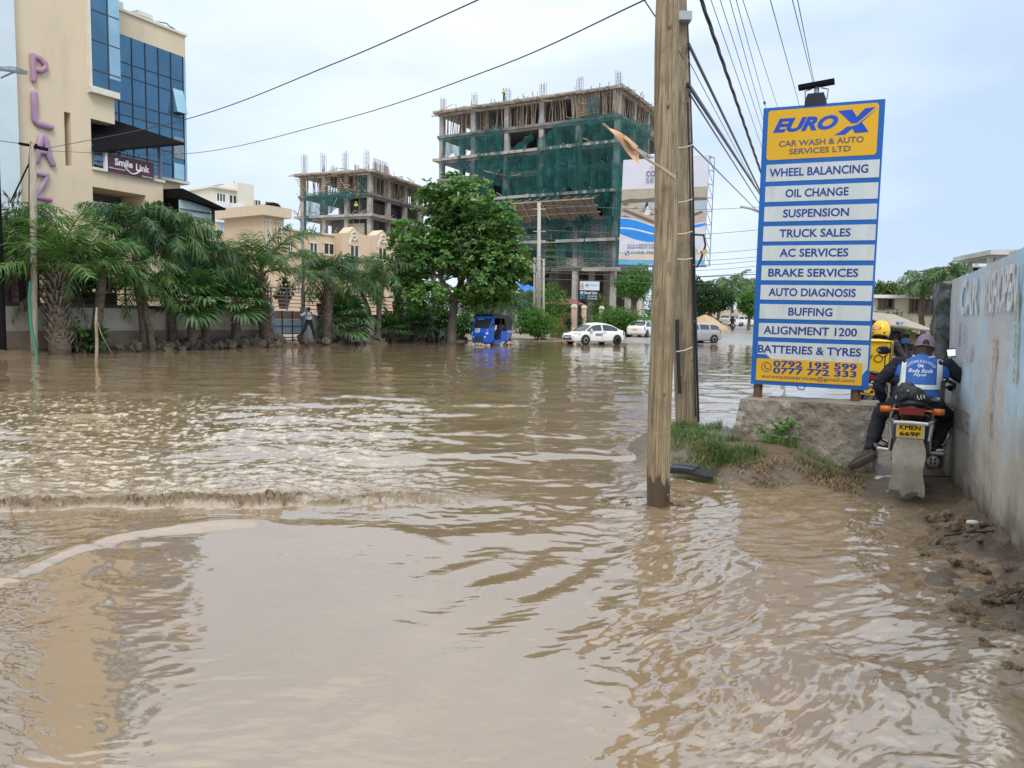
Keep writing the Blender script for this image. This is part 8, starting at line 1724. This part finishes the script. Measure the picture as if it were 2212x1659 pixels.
q = MB(); q.grid(lambda s, t_: hc2+HM2 @ V3((-.1535*cos(.6*s), .1395*sin(.6*s), .010+.012*t_)), 8, 1); q.grid(lambda s, t_: hc2+HM2 @ V3((-.1535*cos(.5*s+.05), .1395*sin(.5*s+.05), .0+.004*t_)), 8, 1); obj('sticker_print', q, white_paint, st_)
q = MB()
for s in (-.55, .8): q.ball(hc2+HM2 @ V3((-.142*cos(s), .13*sin(s), -.045)), (.01,.022,.009), 8, 5, HM2)
obj('vent', q, plastic, hel); hel.matrix_world = Matrix.Translation(MOTO2) @ Matrix.Rotation(R(H2), 4, 'Z')
box = thing('delivery_bag', 'yellow delivery bag with black edge piping on the back of the helmeted rider', 'delivery bag', (0,0,0)); q = MB(); q.hexa([(-.50,-.21,.86),(-.50,.21,.86),(-.14,.20,.86),(-.14,-.20,.86),(-.50,-.22,1.30),(-.50,.22,1.30),(-.12,.21,1.30),(-.12,-.21,1.30)]); bx = obj('bag_shell', q, Mt('bag_yellow', (.72,.44,.012), .5, .07, 3, (.60,.36,.01), .5, .8, bmp=.3, bscale=6), box)
q = MB()
for s in (1, -1): q.bar((-.502,s*.212,.86), (-.502,s*.222,1.30), .012); q.bar((-.33,s*.2135,.86), (-.32,s*.223,1.28), .035, .006, up=(0,1,0))
q.bar((-.502,-.22,1.30), (-.502,.22,1.30), .012); obj('piping', q, plastic, bx)
q = MB(); q.tube([(-.505-.001, -.07+.055*cos(2*PI*k/20), 1.06+.05*sin(2*PI*k/20)) for k in range(21)], .006, 5); q.tube([(-.505, -.13+.05*cos(2*PI*k/20), 1.13+.045*sin(2*PI*k/20)) for k in range(21)], .006, 5); text(q, 'y', (-.505, .045, 1.05), (0,-1,0), (0,0,1), .09, .12, .01, 0, .003); obj('logo_mark', q, Mt('olive_ink', (.10,.07,.01), .6, .1), bx)
q = MB(); q.grid(lambda s, t_: (-.53+.42*s, -.22+.44*t_, 1.303+.03*sin(PI*s)*sin(PI*t_)), 8, 8); obj('lid', q, bpy.data.materials['bag_yellow'], bx, True); box.matrix_world = Matrix.Translation(MOTO2) @ Matrix.Rotation(R(H2), 4, 'Z')
# ---- person balancing along the wall in front of the gate
a = fp(667, .85); z0 = .32
J3 = dict(pelvis=(0,0,.93), chest=(.03,0,1.22), neck=(.06,0,1.43), head=(.10,0,1.56), look=(1,-.4,-.35), shL=(.05,.19,1.38), shR=(.05,-.19,1.38), elL=(.0,.44,1.28), haL=(.02,.68,1.22), elR=(.12,-.42,1.22), haR=(.20,-.62,1.20), palmL=(0,0,-1), palmR=(0,0,-1),
    hipL=(0,.09,.90), hipR=(0,-.09,.90), knL=(.06,.20,.50), anL=(-.02,.30,.09), toL=(.14,.40,.04), knR=(.10,-.22,.52), anR=(.02,-.42,.22), toR=(.14,-.52,.17))
r3, p3_, (c3, f3, s3, h3, M3) = person('person in white t-shirt and dark trousers balancing past the gate with arms out', J3, (a.x, a.y, z0), -70, {'top': (tshirt, .0), 'legs': denim, 'hair': True}, .016, curl=(.3, .3))
q = MB()
for s in (1, -1): q.tube([(-.08,s*.11,1.05), (.10,s*.12,1.2), (.15,s*.12,1.33), (.06,s*.11,1.44), (-.06,s*.10,1.40)], .022, 6)
q.ball((-.14,0,1.22), (.09,.14,.20), 10, 8); obj('backpack', q, darkcloth, r3, True)
q = MB(); text(q, 'AIR', (.158,0,1.24), (0,1,0), (0,0,1), .18, .10, .03, 0, .012); obj('shirt_print', q, Mt('red_print', (.45,.08,.07), .7, .1), r3)
# ---- people inside the tuk-tuk
Js = dict(pelvis=(0,0,.12), chest=(.0,0,.42), neck=(.02,0,.62), head=(.04,0,.74), look=(1,.1,-.05), shL=(.0,.19,.57), shR=(.0,-.19,.57), elL=(.16,.24,.36), haL=(.36,.17,.42), elR=(.16,-.24,.36), haR=(.36,-.17,.42), palmL=(.3,0,-1), palmR=(.3,0,-1),
    hipL=(.05,.10,.10), hipR=(.05,-.10,.10), knL=(.42,.14,.12), anL=(.44,.14,-.26), toL=(.60,.15,-.31), knR=(.42,-.14,.12), anR=(.44,-.14,-.26), toR=(.60,-.15,-.31))
MT = Matrix.Rotation(R(TUKA), 3, 'Z')
for lb, (x, y, z), sh_ in (('driver in a white shirt leaning at the open side of the tuk-tuk', (.12,.22,.68), whiteshirt), ('passenger in a pale top on the back seat of the tuk-tuk', (-.98,.28,.72), tshirt)):
    person(lb, Js, tuple(V3(TUK)+MT @ V3((x,y,z))), TUKA, {'top': (sh_, .3), 'legs': darkcloth, 'hair': True}, .018, curl=(1,1))
# ---- rider and umbrella far down the road
J4 = dict(J2); r4, _, _h = person('distant rider in dark clothes holding an umbrella on the far road', J4, p3+V3((0,.2,.04)), H3, {'top': (darkcloth, 1), 'legs': denim, 'hair': True}, .02, curl=(1,1))
um = thing('umbrella', 'grey umbrella canopy fixed over the distant motorcycle', 'umbrella', (0,0,0)); q = MB()
q.add([(-.0,0,2.05)] + [(.95*cos(2*PI*k/16)*(1 if k % 2 else .96)-.05, .72*sin(2*PI*k/16)*(1 if k % 2 else .96), 1.66+.05*(k % 2)) for k in range(16)], [(0, 1+k, 1+(k+1) % 16) for k in range(16)]); obj('canopy', q, Mt('umbrella_grey', (.20,.20,.24), .6, .1), um)
q = MB(); q.tube([(.1,0,1.0), (0,0,2.08)], .014, 6); obj('shaft', q, darkmetal, um); um.matrix_world = Matrix.Translation(p3+V3((0,.2,.04))) @ Matrix.Rotation(R(H3), 4, 'Z')
# ---- builders on the frames
Jw = dict(J3, elL=(.1,.26,1.12), haL=(.28,.18,1.05), elR=(.1,-.26,1.12), haR=(.28,-.18,1.05), knL=(.03,.11,.50), anL=(0,.12,.09), toL=(.16,.14,.03), knR=(.03,-.11,.50), anR=(0,-.12,.09), toR=(.16,-.14,.03))
for lb, pos, hd in (('builder in a yellow vest standing on the roof of the taller frame', BA.pt(BA.uz(1088, 205, .3)[0], .2, lev[-1]+.05), 200), ('builder in a yellow vest on the scaffold of the lower frame', SA.pt(SA.uz(768, 440, .3)[0], .1, slev[3]+.02), 250)):
    r5, _, (c5, f5, s5, h5, M5) = person(lb, Jw, tuple(pos), hd, {'top': (hiviz, .3), 'legs': denim}, .022, curl=(.5,.5), face=False)
    q = MB(); q.ball(c5+h5*.03, (.13,.11,.11), 10, 7, M5); obj('hard_hat', q, hiviz, r5, True)
